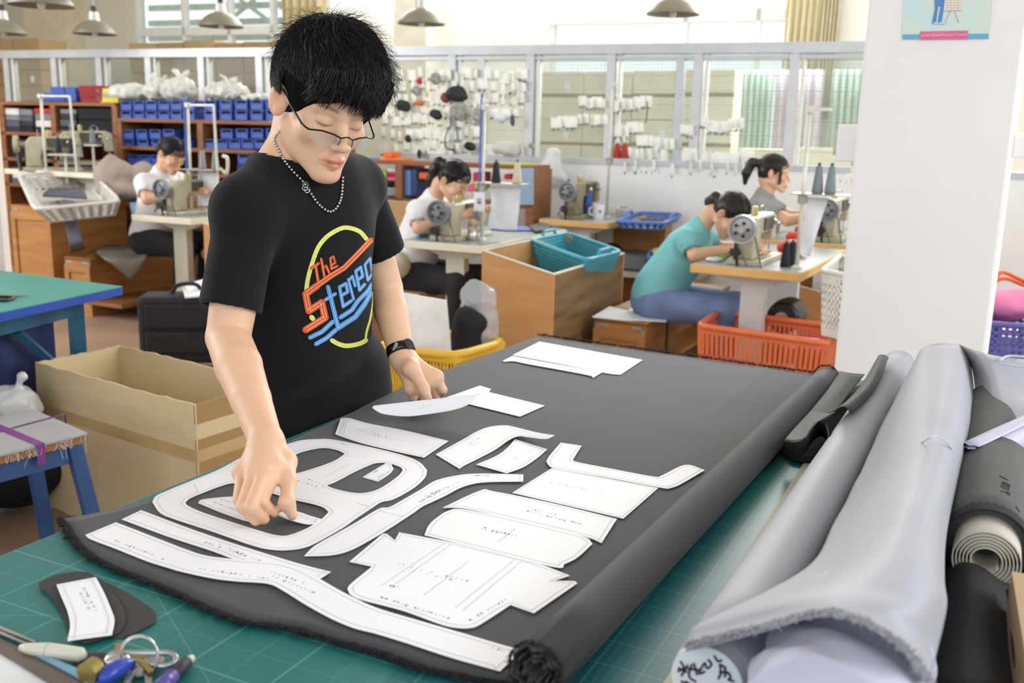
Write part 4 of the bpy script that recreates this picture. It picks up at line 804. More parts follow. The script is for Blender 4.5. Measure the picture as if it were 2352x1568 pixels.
p = i0+d2*.3; B().tube([Vector((p.x, p.y, zt-.12)), Vector((i0.x, i0.y, zt-.40))], .018, 4).build('brace', BT, tt)
p, q = i0+d2*.06+d1*.08, i0+d2*.62+d1*.08; a = bar(p, q, .02, 0, .04, zt-.05); B().cb(a[0], a[1], a[2], a[3], rz=a[4]).build('side_panel', NB, tt, label='scuffed navy side panel')
for s_ in (0, 1):
    pb = i0+d2*(.0+.2*s_)-d1*.016; B().sph((pb.x, pb.y, zt-.075), .008, 8).build('bolt', STEEL, tt)
sc = thing('scissors', 'scissors with dark handles on the teal table at the left edge', 'scissors', PZ(30, 683, zt)); 
B().tube([PZ(70, 678, zt+.006), PZ(30, 679, zt+.006), PZ(-10, 678, zt+.006)], [.002, .006, .007], 4).build('blade', STEEL, sc); B().tube(crom([PZ(32, 683, zt+.006), PZ(15, 690, zt+.006), PZ(-8, 689, zt+.006), PZ(-12, 683, zt+.006), PZ(10, 681, zt+.006)], 4, True), .005, 6, closed=True).build('handle', BLK, sc)
cb_ = t2+d1*.35-d2*.3; B(Matrix.Translation((cb_.x, cb_.y, 0)) @ Matrix.Rotation(.3, 4, 'Z')).box(-.3, .15, -.2, .2, 0, .5).build('carton', M('pinkish_carton', (204, 180, 160), .8), label='plain pinkish carton under the teal table', cat='box', bevel=.01)
# suitcase
sp = PZ(410, 845, 0); sh_ = sp.y; stp = PY(410, 668, sh_+.1).z
su = thing('suitcase', 'black soft suitcase standing on the floor behind the man', 'suitcase', (sp.x, sp.y, 0), R(8)); X = XF[key(su)]
SB = M('suitcase_black', (30, 30, 33), .75, var=.2, scale=20, bump=.05)
w0 = (PY(475, 700, sh_)-PY(343, 700, sh_)).x*1.1; B(X).box(-w0*.52, w0*.75, -.12, .12, .05, stp).build('shell', SB, su, bevel=.03)
B(X).box(-w0*.4, w0*.6, -.15, -.12, .12, stp*.55).build('front_pocket', SB, su, bevel=.012); B(X).box(-w0*.4, w0*.6, -.14, -.12, stp*.6, stp*.9).build('front_pocket', SB, su, bevel=.008)
B(X).tube(crom([(-.02, 0, stp), (.02, 0, stp+.05), (.12, 0, stp+.055), (.16, 0, stp)], 5), .012, 8).build('handle', SB, su)
for s_ in (-.4, .6): B(X).lathe([(.03, -.015), (.03, .015)], 14, (w0*s_, .06, .032), (1, 0, 0)).build('wheel', BLK, su)
wg_ = PZ(330, 748, .04); wh = thing('castor', 'white and black castor wheel on the floor left of the black suitcase', 'wheel', (wg_.x, wg_.y, 0)); B().lathe([(.035, -.015), (.04, 0), (.035, .015)], 16, wg_, (1, .2, 0)).build('tyre', BLK, wh); B().cb((wg_.x-.0, wg_.y, .085), .05, .05, .04, rz=.4).build('fork', WHITE, wh)
pz_ = stp+.075; B().poly([[PY(418, 655, sh_), PY(470, 640, sh_+.25), PY(480, 676, sh_-.1), PY(425, 681, sh_-.1)]], .01).build('paper_sheet', PAP, label='white papers lying on top of the black suitcase', cat='paper')
# ================================================================ baskets and wooden bins
def basket4(name, lab, rim, h, mat, nb=10, nr=4, shrink=.86, band=.0, handles=True, cat='basket', rimr=.011, gap=.45, bw=.5, solidbase=True, down=Vector((0, 0, -1)), rnd=0):
    rim = [Vector(p) for p in rim]; c = sum(rim, Vector())/4; bot = [c+(p-c)*shrink+down*h for p in rim]
    t = thing(name, lab, cat, c+down*h)
    loop = []
    for i in range(4):
        a, b0, c_ = rim[i-1], rim[i], rim[(i+1) % 4]; rr = .12+rnd; loop += [b0.lerp(a, rr), b0.lerp((a+c_)/2, rr*.35), b0.lerp(c_, rr)]
    B().tube(loop, rimr, 8, closed=True).build('rim', mat, t, smooth=True)
    for i in range(4):
        p, q, r_, s_ = rim[i], rim[(i+1) % 4], bot[(i+1) % 4], bot[i]; b = B(); n = (q-p).cross(s_-p).normalized()*.002
        def pt(u, w): return p.lerp(q, u).lerp(s_.lerp(r_, u), w)
        def cell(u0, u1, w0_, w1_): b.add([x+o for o in (n, -n) for x in (pt(u0, w0_), pt(u1, w0_), pt(u1, w1_), pt(u0, w1_))], [(0, 1, 2, 3), (7, 6, 5, 4), (0, 4, 5, 1), (1, 5, 6, 2), (2, 6, 7, 3), (3, 7, 4, 0)])
        m = max(3, int(nb*(q-p).length/max((rim[1]-rim[0]).length, (rim[2]-rim[1]).length)))
        tb_ = .09; cell(0, 1, 0, tb_+band); cell(0, 1, .9, 1)
        for k in range(m+1): u = k/m; hw = bw/m/2*(1 if k not in (0, m) else 2); cell(max(0, u-hw), min(1, u+hw), tb_+band, .9)
        for k in range(1, nr): w = tb_+band+(.9-tb_-band)*k/nr; hw = gap*(.9-tb_)/nr/2; cell(0, 1, w-hw, w+hw)
        b.build('side', mat, t)
    B().add(bot+[x+Vector((0, 0, -.004)) for x in bot], [(0, 1, 2, 3), (7, 6, 5, 4), (0, 4, 5, 1), (1, 5, 6, 2), (2, 6, 7, 3), (3, 7, 4, 0)]).build('base', mat, t)
    if handles:
        L_ = [(0, 1), (2, 3)] if (rim[1]-rim[0]).length > (rim[2]-rim[1]).length else [(1, 2), (3, 0)]
        if handles == 2: L_ = [(1, 2), (3, 0)] if L_[0] == (0, 1) else [(0, 1), (2, 3)]
        for i, j in L_:
            p, q = rim[i], rim[j]; u_ = Vector((0, 0, .035)); B().tube([p.lerp(q, .32), p.lerp(q, .36)+u_, p.lerp(q, .64)+u_, p.lerp(q, .68)], rimr*.85, 8).build('handle', mat, t, smooth=False)
    return t
def mirror4(a, b, c): return [a, b, c, a+c-b]
WD = wood('cabinet_wood', (186, 132, 74), (158, 104, 52)); WD2 = wood('cabinet_wood_dark', (150, 100, 56), (120, 78, 42)); WDL = wood('plywood_light', (200, 150, 96), (184, 132, 78)); BRK = M('galvanised_bracket', (176, 174, 166), .4, .5); EDGEW = M('worn_edge', (214, 204, 186), .7)
def bracket(b, xf, x, z, sx, sz, L_=.07, w=.014, y=-.002):
    b.box(min(x, x+sx*L_), max(x, x+sx*L_), y-.002, y, min(z, z+sz*w), max(z, z+sz*w)); b.box(min(x, x+sx*w), max(x, x+sx*w), y-.002, y, min(z, z+sz*L_), max(z, z+sz*L_))
def bin_(name, lab, N, w, d, h, hb=None, a=27, mat=WD, open_=True, brk=True, z0=0, cat='bin', panel=True, sidemat=None):
    """box with near-right top corner at N; hb: height at the left side if the top slopes"""
    o = Vector((N.x, N.y, z0)); t = thing(name, lab, cat, o, R(-a)); X = XF[key(t)]; hl = (hb or h)-z0; hr = h-z0; th = .018
    def sl(x): return hr+(hl-hr)*(-x/w)
    def pan(nm, x0, x1, y0, y1, m=mat, tp=0):
        b = B(X); vs = [(x0, y0, 0), (x1, y0, 0), (x1, y1, 0), (x0, y1, 0), (x0, y0, sl(x0)-tp), (x1, y0, sl(x1)-tp), (x1, y1, sl(x1)-tp), (x0, y1, sl(x0)-tp)]
        b.add(vs, [(3, 2, 1, 0), (4, 5, 6, 7), (0, 1, 5, 4), (1, 2, 6, 5), (2, 3, 7, 6), (3, 0, 4, 7)]); return b.build(nm, m, t)
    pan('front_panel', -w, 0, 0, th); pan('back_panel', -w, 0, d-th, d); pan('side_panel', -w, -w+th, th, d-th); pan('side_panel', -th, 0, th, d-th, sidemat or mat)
    B(X).box(-w+th, -th, th, d-th, .02, .04).build('bottom_panel', mat, t)
    b = B(X); e = .004
    b.add([(-w-e, -e, hl), (e, -e, hr), (e, th, hr), (-w-e, th, hl), (-w-e, -e, hl+.006), (e, -e, hr+.006), (e, th, hr+.006), (-w-e, th, hl+.006)], [(3, 2, 1, 0), (4, 5, 6, 7), (0, 1, 5, 4), (1, 2, 6, 5), (2, 3, 7, 6), (3, 0, 4, 7)]); b.box(-th, e, th, d, hr-.001, hr+.006); b.add([(-w, d-th, hl), (0, d-th, hr), (0, d, hr), (-w, d, hl), (-w, d-th, hl+.006), (0, d-th, hr+.006), (0, d, hr+.006), (-w, d, hl+.006)], [(3, 2, 1, 0), (4, 5, 6, 7), (0, 1, 5, 4), (1, 2, 6, 5), (2, 3, 7, 6), (3, 0, 4, 7)]); b.box(-w, -w+th, th, d-th, hl-.001, hl+.006)
    b.build('worn_top_edge', EDGEW if not brk else mat, t)
    if not open_: B(X).add([(-w, 0, hl), (0, 0, hr), (0, d, hr), (-w, d, hl), (-w, 0, hl-.015), (0, 0, hr-.015), (0, d, hr-.015), (-w, d, hl-.015)], [(0, 1, 2, 3), (7, 6, 5, 4), (0, 4, 5, 1), (1, 5, 6, 2), (2, 6, 7, 3), (3, 7, 4, 0)]).build('lid', mat, t)
    if brk:
        b = B(X); bracket(b, X, -w+.01, hl-.02, 1, -1); b.build('corner_bracket', BRK, t); b = B(X); bracket(b, X, -.01, hr-.02, -1, -1); b.build('corner_bracket', BRK, t)
        if panel: b = B(X); b.box(-w, -w+.045, -.012, 0, 0, hl-.1).box(-.045, 0, -.012, 0, 0, hr-.1).box(-w, 0, -.012, 0, hr-.1, hr-.05); b.build('frame_strip', mat, t)
    return t
# centre bin with teal basket
Nc = PZ(1272, 632, .70); wc = solve_w(Nc-Vector((0, 0, .7)), -v27, 1110, .78); hbz = PY(1110, 575, (Nc-v27*wc).y).z
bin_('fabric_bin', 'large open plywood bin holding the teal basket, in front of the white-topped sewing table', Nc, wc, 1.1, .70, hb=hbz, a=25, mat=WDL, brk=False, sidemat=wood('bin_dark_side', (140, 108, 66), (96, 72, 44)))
TEAL = M('teal_plastic', (64, 164, 184), .4, var=.04); BLUEB = M('blue_basket', (92, 130, 200), .45, var=.05)
rp = [PZ(1217, 551, .80), PZ(1302, 535, .80), PZ(1426, 577, .735)]
basket4('plastic_basket', 'teal plastic basket tilted inside the large plywood bin', mirror4(*rp), .20, TEAL, 26, 8, .72, handles=True, rimr=.012)
# small wooden box seat in front, papers
Ns = PZ(1485, 745, .42); bin_('box_stool', 'low wooden box with metal corner brackets and papers on top, left of the orange crate', Ns, .30, .33, .42, a=27, mat=WD, open_=False, cat='box')
slab('paper_sheet', PAP, [PZ(1360, 727, .43), PZ(1400, 703, .43), PZ(1440, 712, .43), PZ(1470, 700, .43), PZ(1535, 720, .43), PZ(1530, 738, .43), PZ(1430, 734, .43)], .004, 'stack of white papers on the low wooden box', 'paper')
slab('paper_sheet', PAP, [PZ(1440, 713, .436), PZ(1500, 700, .436), PZ(1520, 716, .436), PZ(1452, 728, .436)], .003, 'folded white paper on top of the paper stack', 'paper')
bo = Ns+u27*.36; bn = thing('bench', 'long low wooden bench the woman in teal sits on', 'bench', (bo.x, bo.y, 0), R(-27)); X = XF[key(bn)]
B(X).box(-.34, .02, 0, 1.25, .40, .425).build('seat', wood('bench_top', (176, 150, 116), (150, 122, 88)), bn); 
for y in (.02, 1.2): B(X).box(-.32, 0, y, y+.03, 0, .40).build('leg', WD2, bn)
B(X).box(-.03, 0, .05, 1.2, .28, .38).build('apron', WD2, bn); B(X).box(-.3, -.02, .05, 1.2, .12, .14).build('shelf', WD, bn)
# orange crate
OR = M('orange_plastic', (226, 116, 70), .4, var=.05); rp = [PZ(1603, 748, .50), PZ(1652, 716, .50), PZ(1934, 752, .50)]; cq = (rp[0]+rp[2])/2; B(fr((cq.x, cq.y, 0), 30)).box(-.26, .26, -.12, .12, 0, .135).build('wooden_block', WD2, label='low wooden block under the orange crate', cat='block')
cr = basket4('plastic_crate', 'orange slatted plastic crate on the floor in front of the white pillar', mirror4(rp[0], rp[1], rp[2]), .36, OR, 27, 2, .93, handles=False, cat='crate', rimr=.016, gap=.55, bw=.62)
PINKC = M('pink_cloth', (214, 36, 120), .8)
c = PZ(1870, 800, .2); SDF().el(c, (.12, .1, .09), k=.02).el(c+Vector((-.1, .05, -.06)), (.12, .1, .06), k=.02).mesh(.015, 'pink_cloth', PINKC, label='bright pink cloth inside the orange crate', cat='cloth')
# yellow basket with board and bags
YE = M('yellow_plastic', (238, 192, 62), .4, var=.04); rp = [PZ(1045, 818, .42), PZ(1160, 784, .42), PZ(1010, 760, .42)]
yb = basket4('plastic_basket', 'yellow plastic basket behind the cutting table holding a white board', [rp[0], rp[1], rp[1]+(PZ(860, 790, .42)-rp[0]), PZ(862, 796, .42)], .40, YE, 26, 3, .86, handles=False, rimr=.02, rnd=.12, bw=.4)
yc = PZ(960, 800, .42).y+.05
B().add([PY(895, 668, yc+.15), PY(1026, 690, yc+.02), PY(1037, 812, yc-.06), PY(885, 812, yc+.06)]+[p+Vector((0, .012, 0)) for p in (PY(895, 668, yc+.15), PY(1026, 690, yc+.02), PY(1037, 812, yc-.06), PY(885, 812, yc+.06))], [(0, 1, 2, 3), (7, 6, 5, 4), (0, 4, 5, 1), (1, 5, 6, 2), (2, 6, 7, 3), (3, 7, 4, 0)]).build('white_board', M('white_card', (240, 240, 240), .5), label='white board standing in the yellow basket', cat='board')
cx = PY(1072, 765, yc+.15); SDF().rc(cx+Vector((0, 0, -.2)), cx+Vector((0, 0, .06)), .085, .07, k=.02).el(cx+Vector((.03, 0, .05)), (.07, .06, .05), k=.03).mesh(.012, 'black_bag', BLKC, disp=lambda V: V+.006*np.stack([vnoise(V, 40, 1), vnoise(V, 40, 2), vnoise(V, 40, 3)], 1), label='black bag standing in the yellow basket', cat='bag')
def crumple(V, a=.012, f=30): return V+a*np.stack([vnoise(V, f, 1), vnoise(V, f, 2), vnoise(V, f, 3)], 1)+a*.5*np.stack([np.abs(vnoise(V, f*2.5, 4)), vnoise(V, f*2.5, 5), np.abs(vnoise(V, f*2, 6))], 1)
CLEAR = glassy('clear_bag', (232, 234, 238), .62, .12)
cx = PY(1108, 740, yc+.2); SDF().rc(cx+Vector((0, 0, -.2)), cx+Vector((0, 0, .1)), .08, .06, k=.02).el(cx+Vector((-.03, 0, .14)), (.09, .06, .06), k=.03).mesh(.012, 'clear_bag', CLEAR, disp=lambda V: crumple(V, .02, 28), label='crumpled clear plastic bag in the yellow basket', cat='bag')
# ================================================================ sewing stations
CRM = M('machine_cream', (188, 182, 156), .35, .1, var=.12, scale=9); DKM = M('machine_dark', (92, 84, 66), .5, .3, var=.3, scale=14); GRW = M('wheel_grey', (128, 132, 134), .4, .3); DGM = M('dark_metal', (58, 58, 58), .4, .6)
WTOP = M('worktop_grey', (168, 172, 170), .3, var=.08, scale=5); BEI = M('beige_edge', (226, 220, 196), .5, var=.03); LEGM = M('leg_enamel', (208, 208, 192), .4, var=.05); LEGW = M('leg_enamel_white', (216, 218, 216), .4, var=.04); WEDG = wood('yellow_wood_edge', (228, 184, 116), (206, 158, 90)); POLE = M('pole_white', (222, 222, 210), .35, .1)
def machine(loc, a, lab, wheel=GRW, body=CRM, wz=.225):
    t = thing('sewing_machine', lab, 'sewing machine', loc, R(-a), group=None); XW = XF[key(t)] @ Matrix.Translation((0, 0, wz-.225)); X = XF[key(t)] @ Matrix.Diagonal((1, 1, wz/.225, 1))
    B(X).box(-.09, .09, 0, .47, 0, .035).build('bed', body, t, bevel=.006)
    def prof(pts, x0, x1, nm, m, bev=.01, **k):
        b = B(X); n = len(pts); b.v = [X @ Vector((x0, y, z)) for y, z in pts]+[X @ Vector((x1, y, z)) for y, z in pts]; b.f = [tuple(range(n)), tuple(range(2*n-1, n-1, -1))]+[(i, (i+1) % n, (i+1) % n+n, i+n) for i in range(n)]; return b.build(nm, m, t, bevel=bev, **k)
    prof([(.02, .035), (.02, .24), (.06, .29), (.40, .30), (.46, .28), (.47, .12), (.39, .12), (.385, .19), (.16, .18), (.14, .12), (.15, .035)], -.045, .045, 'body', body, .012)
    prof([(.0, .0), (.0, .16), (.03, .24), (.09, .24), (.15, .0)], -.052, -.046, 'belt_guard', DKM, .003)
    B(X).box(.046, .052, .19, .37, .20, .28).build('side_plate', DKM, t, label='brown side plate')
    B(XW).lathe([(.0, -.075), (.018, -.075), (.02, -.06), (.055, -.055), (.062, -.07), (.071, -.07), (.073, -.05), (.071, -.03), (.062, -.03), (.055, -.042), (.02, -.04), (.02, .02)], 32, (0, 0, .225), (0, 1, 0)).build('handwheel', wheel, t, smooth=False)
    b = B(XW)
    for k in range(5): an = k*1.2566; b.lathe([(.0, -.0785), (.009, -.0785), (.009, -.074)], 10, (.033*math.cos(an), 0, .225+.033*math.sin(an)), (0, 1, 0))
    b.build('wheel_hole', DGM, t)
    B(X).lathe([(0, -.02), (.024, -.02), (.026, 0), (.024, .02)], 16, (-.03, -.035, .085), (0, 1, 0)).build('bobbin_winder', DGM, t)
    b = B(X)
    for k in range(8): an = k*.785; b.sph((-.03+.027*math.cos(an), -.06, .085+.027*math.sin(an)), .006, 6)
    b.tube([(-.03, -.035, .085), (-.02, -.03, .0)], .008, 6).tube([(-.08, -.05, .03), (-.06, -.05, .06), (-.03, -.04, .08)], .005, 5); b.build('winder_gear', DGM, t)
    B(X).tube([(.052, -.05, .24), (.10, -.03, .0)], .0045, 6).tube([(-.03, -.05, .16), (.03, -.03, .0)], .0045, 6).build('drive_belt', M('belt', (110, 104, 92), .7), t)
    b = B(X).tube([(0, .43, .12), (0, .43, .045)], .005, 8).tube([(.02, .43, .14), (.02, .43, .05)], .004, 8); b.build('needle_bar', NICK, t)
    B(X).box(-.012, .03, .42, .445, .037, .045).build('presser_foot', NICK, t)
    for (x, y, z, r_) in ((.048, .42, .23, .013), (.048, .36, .25, .011), (-.046, .43, .2, .012)): B(X).lathe([(0, 0), (r_, 0), (r_, .012), (r_*.5, .016), (r_*.5, .024), (0, .025)], 12, (x, y, z), (1 if x > 0 else -1, 0, 0)).build('tension_knob', NICK, t)
    B(X).tube(crom([(.01, .34, .30), (.01, .34, .33), (.0, .30, .345), (0, .27, .30)], 4), .0025, 5).build('thread_guide', NICK, t); B(X).tube([(0, .12, .29), (0, .12, .35)], .003, 5).build('thread_pin', NICK, t)
    B(X).lathe([(.018, 0), (.02, .03), (.016, .05), (.004, .055)], 12, (-.01, .2, .295)).build('oil_cap', M('amber_cap', (196, 176, 110), .3), t)
    return t
def table(N, a, edge, leg, lab, W_=.55, L_=1.23, h=.78, topm=None):
    t = thing('sewing_table', lab, 'table', (N.x, N.y, 0), R(-a)); X = XF[key(t)]
    B(X).box(-W_, 0, 0, L_, h-.045, h-.002).build('table_top', edge, t, bevel=.004); B(X).box(-W_+.006, -.006, .006, L_-.006, h-.002, h).build('top_surface', topm or WTOP, t)
    for y, nm in ((.2, 'leg'), (L_-.25, 'leg')):
        b = B(X); b.box(-.33, -.21, y-.03, y+.03, .05, h-.10); b.add([(-.48, y-.03, h-.06), (-.06, y-.03, h-.06), (-.18, y-.03, h-.10), (-.36, y-.03, h-.10), (-.48, y+.03, h-.06), (-.06, y+.03, h-.06), (-.18, y+.03, h-.10), (-.36, y+.03, h-.10)], [(0, 1, 2, 3), (7, 6, 5, 4), (0, 4, 5, 1), (1, 5, 6, 2), (2, 6, 7, 3), (3, 7, 4, 0)]); b.box(-.49, -.05, y-.03, y+.03, h-.06, h-.045)
        b.box(-.52, -.02, y-.035, y+.035, 0, .05); b.build(nm, leg, t)
    m = B(X); m.lathe([(0, -.12), (.07, -.12), (.085, -.1), (.09, 0), (.085, .08), (.04, .09), (.04, .12), (0, .12)], 24, (-.14, .42, .50), (0, 1, 0)).build('motor', M('motor_black', (34, 34, 36), .4, .3), t, smooth=False)
    B(X).lathe([(0, -.15), (.035, -.15), (.036, -.125), (0, -.12)], 18, (-.14, .42, .50), (0, 1, 0)).build('motor_pulley', NICK, t)
    B(X).box(-.40, -.10, .35, .55, .10, .12).build('pedal', DGM, t); B(X).tube([(-.2, .45, .12), (-.16, .45, .42)], .008, 6).build('pedal_rod', DGM, t)
    return t
def cone(p, h, r_, mat, lab, cat='thread cone', group=None):
    t = thing('thread_cone', lab, cat, p, group=group); x = Matrix.Translation(p)
    B(x).lathe([(r_*.95, 0), (r_, .01), (r_*.55, h*.92), (r_*.3, h*.95)], 16).build('thread', mat, t, smooth=True); B(x).lathe([(r_*.35, h*.9), (r_*.25, h*1.06)], 10).build('cone_tip', M('green_tip', (60, 110, 80), .5), t, label='green tip'); return t
def stand(base, top_z, a, lab, arm=.22, tray_z=None, blue=False, double=0):
    t = thing('thread_stand', lab, 'thread stand', base, R(-a)); X = XF[key(t)]; h = top_z-base.z
    B(X).tube([(0, 0, 0), (0, 0, h)], .011, 10).build('pole', POLE, t, smooth=True); B(X).lathe([(.028, 0), (.028, .008), (.014, .02)], 14).build('base', POLE, t)
    B(X).box(-.018, .018, -.018, .018, h-.03, h).box(-.012, arm, -.008, .008, h-.022, h-.008).build('top_arm', POLE, t)
    if double: B(X).tube([(arm, double, -.0), (arm, 0, h-.02)], .009, 8).build('pole', POLE, t)
    if tray_z:
        z = tray_z-base.z; B(X).box(-.05, .26, -.05, .10, z-.006, z).box(-.02, .02, -.02, .02, z-.05, z-.006).build('tray', M('tray_metal', (176, 174, 160), .4, .5), t)
    if blue: B(X).tube([(-.012, -.012, h+.03), (-.016, -.014, h*.5), (-.03, -.016, .12)], .009, 6, flat=.5).build('blue_strap', M('blue_tape', (86, 110, 200), .6), t)
    return t
BLKT = M('black_thread', (34, 36, 46), .8); GRT = M('grey_thread', (124, 134, 140), .8); BGT = M('beige_thread', (206, 192, 168), .8); REDT = M('red_thread', (172, 56, 40), .8); WHC = M('hanging_paper', (236, 238, 244), .7)
# centre
Nm = PZ(1110, 565, .78); table(Nm, 25, BEI, LEGM, 'beige-edged sewing table of the ponytailed woman in the white shirt, at the centre')
Fm = fr((Nm.x, Nm.y, 0), 25)
def mplace(px, py, Y, k=.225): p = PY(px, py, Y); return p
def mach_at(px, py, N, F_, yoff, a, lab, **k):
    # put the handwheel centre on pixel px at depth given by the table frame
    o = F_ @ Vector((0, yoff, 0)); n = unit(a); p = PP(px, py, Vector((o.x, o.y, 0)), n); x = (F_.inverted() @ p).x; q = F_ @ Vector((x, yoff, .78)); return machine((q.x, q.y, .78), a, lab, wz=p.z-.78, **k)
mach_at(1018, 487, Nm, Fm, .09, 25, 'cream sewing machine with grey handwheel in front of the ponytailed woman in white')
pb = PZ(1107, 551, .78); stand(pb, PY(1124, 240, pb.y).z, 25, 'white thread stand with a blue strap on the centre sewing table', .24, tray_z=PY(1125, 418, pb.y+.05).z, blue=True)
tz = PY(1125, 418, pb.y+.05).z
tf = fr((pb.x, pb.y, 0), 25)
cone((tf @ Vector((.07, .03, tz))), .125, .028, BLKT, 'black thread cone on the tray of the centre thread stand'); cone((tf @ Vector((.20, .04, tz))), .13, .028, BGT, 'beige thread cone on the tray of the centre thread stand')
b = B(tf).patch([[(.02, .05, tz-.02), (.12, .052, tz-.02), (.22, .05, tz-.02)], [(.03, .055, tz-.13), (.12, .05, tz-.13), (.21, .06, tz-.13)], [(.01, .05, tz-.26), (.1, .06, tz-.27), (.2, .05, tz-.27)]], 4, 4); b.build('paper_sheet', WHC, label='white paper sheet hanging under the centre thread stand tray', cat='paper', solid=.001)
pc = PY(1101, 463, pb.y-.02); bc = thing('badge', 'name badge with a small portrait photo clipped to the centre thread stand', 'badge', pc, R(-10)); X = XF[key(bc)]
B(X).box(-.032, .032, -.002, .002, -.055, .055).build('card', WHC, bc); B(X).box(-.012, .012, -.004, -.002, -.012, .02).build('photo', M('badge_photo', (150, 170, 196), .5), bc, label='small portrait photo'); B(X).sph((0, -.004, .006), .006, 8, (1, .2, 1.2)).build('portrait', M('badge_skin', (200, 160, 140), .6), bc); B(X).box(-.009, .009, -.0045, -.0038, -.012, -.002).build('portrait_shirt', M('badge_red', (150, 40, 40), .6), bc)
pj = PZ(1085, 552, .78); jt = thing('steel_cup', 'shiny steel cup with a crumpled wrapper on the centre sewing table', 'cup', pj); x = Matrix.Translation(pj)
B(x).lathe([(.028, 0), (.03, .004), (.03, .085), (.028, .085), (.027, .01)], 20, cap=False).build('cup', NICK, jt, smooth=True); SDF().el(pj+Vector((0, 0, .1)), (.028, .025, .03), k=.01).mesh(.006, 'wrapper', M('wrapper', (190, 160, 130), .4), jt, disp=lambda V: crumple(V, .006, 70))
b = B(); b.tube([PZ(960, 545, .785), PZ(985, 538, .79), PZ(1000, 540, .785)], .012, 6); b.build('plastic_tool', M('cyan_plastic', (60, 150, 210), .4), label='blue plastic tool left of the centre sewing machine', cat='tool')
slab('cloth_scraps', M('blue_white_scrap', (90, 110, 190), .6), [PZ(1125, 525, .79), PZ(1165, 518, .79), PZ(1230, 520, .79), PZ(1225, 528, .79), PZ(1160, 528, .79)], .006, 'blue striped cloth scraps at the back of the centre sewing table', 'cloth')
slab('black_case', BLK, [PZ(1215, 518, .80), PZ(1240, 510, .80), PZ(1268, 516, .80), PZ(1262, 526, .80), PZ(1230, 530, .80)], .02, 'black pouch on the far corner of the centre sewing table', 'pouch')
# right (woman in teal)
Nr = PZ(1841, 627, .78); table(Nr, 28, WEDG, LEGW, 'wood-edged sewing table of the woman in the teal blouse'); Fr_ = fr((Nr.x, Nr.y, 0), 28)
mach_at(1712, 525, Nr, Fr_, .09, 28, 'cream sewing machine in front of the woman in the teal blouse', wheel=M('wheel_light', (168, 170, 170), .35, .4))
pb = PZ(1830, 617, .78); stand(pb, PY(1846, 243, pb.y).z, 28, 'white thread stand on the wood-edged sewing table', .10, tray_z=PY(1836, 442, pb.y+.05).z)
tz = PY(1836, 442, pb.y+.05).z; tf = fr((pb.x, pb.y, 0), 28)
for i, x in enumerate((.06, .12)): cone(tf @ Vector((x, .03, tz)), .14, .027, GRT, ('grey thread cone nearest the pole on the right thread stand', 'grey thread cone furthest from the pole on the right thread stand')[i])
b = B(tf).patch([[(.01, .06, tz-.02), (.05, .062, tz-.02), (.11, .06, tz-.02)], [(.0, .065, tz-.15), (.05, .05, tz-.15), (.08, .06, tz-.15)], [(-.01, .05, tz-.30), (.03, .06, tz-.31), (.05, .05, tz-.31)]], 4, 4); b.build('paper_sheet', WHC, label='curled white paper hanging under the right thread stand tray', cat='paper', solid=.001)
for i, px in enumerate((1803, 1818)): cone(PZ(px, 612-i*3, .78), .125, .026, BLKT, ('dark thread cone left of the right thread stand pole', 'dark thread cone touching the right thread stand pole')[i])
for px, py, m, l in ((1660, 592, M('green_item', (140, 180, 60), .5), 'green cloth scrap in front of the teal-bloused woman'), (1640, 596, WHC, 'white cloth scrap at the left edge of the wood-edged table')): c = PZ(px, py, .79); SDF().el(c, (.05, .03, .012), k=.01).mesh(.007, 'cloth_scrap', m, disp=lambda V: crumple(V, .004, 60), label=l, cat='cloth')
REDP = M('red_cloth', (206, 50, 40), .6)
c = PZ(1830, 575, .82); 
SDF().el(c+Vector((0, .1, 0)), (.08, .1, .05), k=.02).mesh(.012, 'red_cloth', REDP, disp=lambda V: crumple(V, .01, 40), label='red cloth heap behind the right sewing machine', cat='cloth')
# left
Nl = PZ(439, 502, .78); table(Nl, 25, BEI, LEGM, 'cream-edged sewing table at the left in front of the seamstress with bowed head'); Fl = fr((Nl.x, Nl.y, 0), 25)
mach_at(384, 434, Nl, Fl, .09, 25, 'sewing machine with grey handwheel on the left sewing table')
pb = PZ(441, 489, .78); stand(pb, PY(440, 236, pb.y).z, 25, 'white thread stand with two poles and blue strap on the left sewing table', .24, tray_z=PY(450, 388, pb.y).z, blue=True, double=.02)
tz = PY(450, 388, pb.y).z; tf = fr((pb.x, pb.y, 0), 25)
cone(tf @ Vector((.09, .03, tz)), .14, .026, M('silver_thread', (150, 152, 158), .7), 'silver grey thread cone left on the left thread stand'); cone(tf @ Vector((.20, .04, tz)), .14, .028, M('sage_thread', (132, 148, 146), .7), 'sage grey thread cone right on the left thread stand')
B(tf).patch([[(.02, .05, tz-.02), (.1, .052, tz-.02), (.19, .05, tz-.02)], [(.02, .055, tz-.13), (.1, .05, tz-.13), (.19, .06, tz-.13)], [(.01, .05, tz-.27), (.1, .06, tz-.26), (.18, .05, tz-.27)]], 4, 4).build('paper_sheet', WHC, label='white paper sheet hanging under the left thread stand tray', cat='paper', solid=.001)
B(tf).tube(crom([(.24, .04, tz+.01), (.30, .04, tz-.02), (.32, .03, tz+.08), (.28, .03, tz+.10)], 4), .012, 8).build('white_hook', POLE, label='white curved bracket at the right of the left thread stand', cat='bracket')
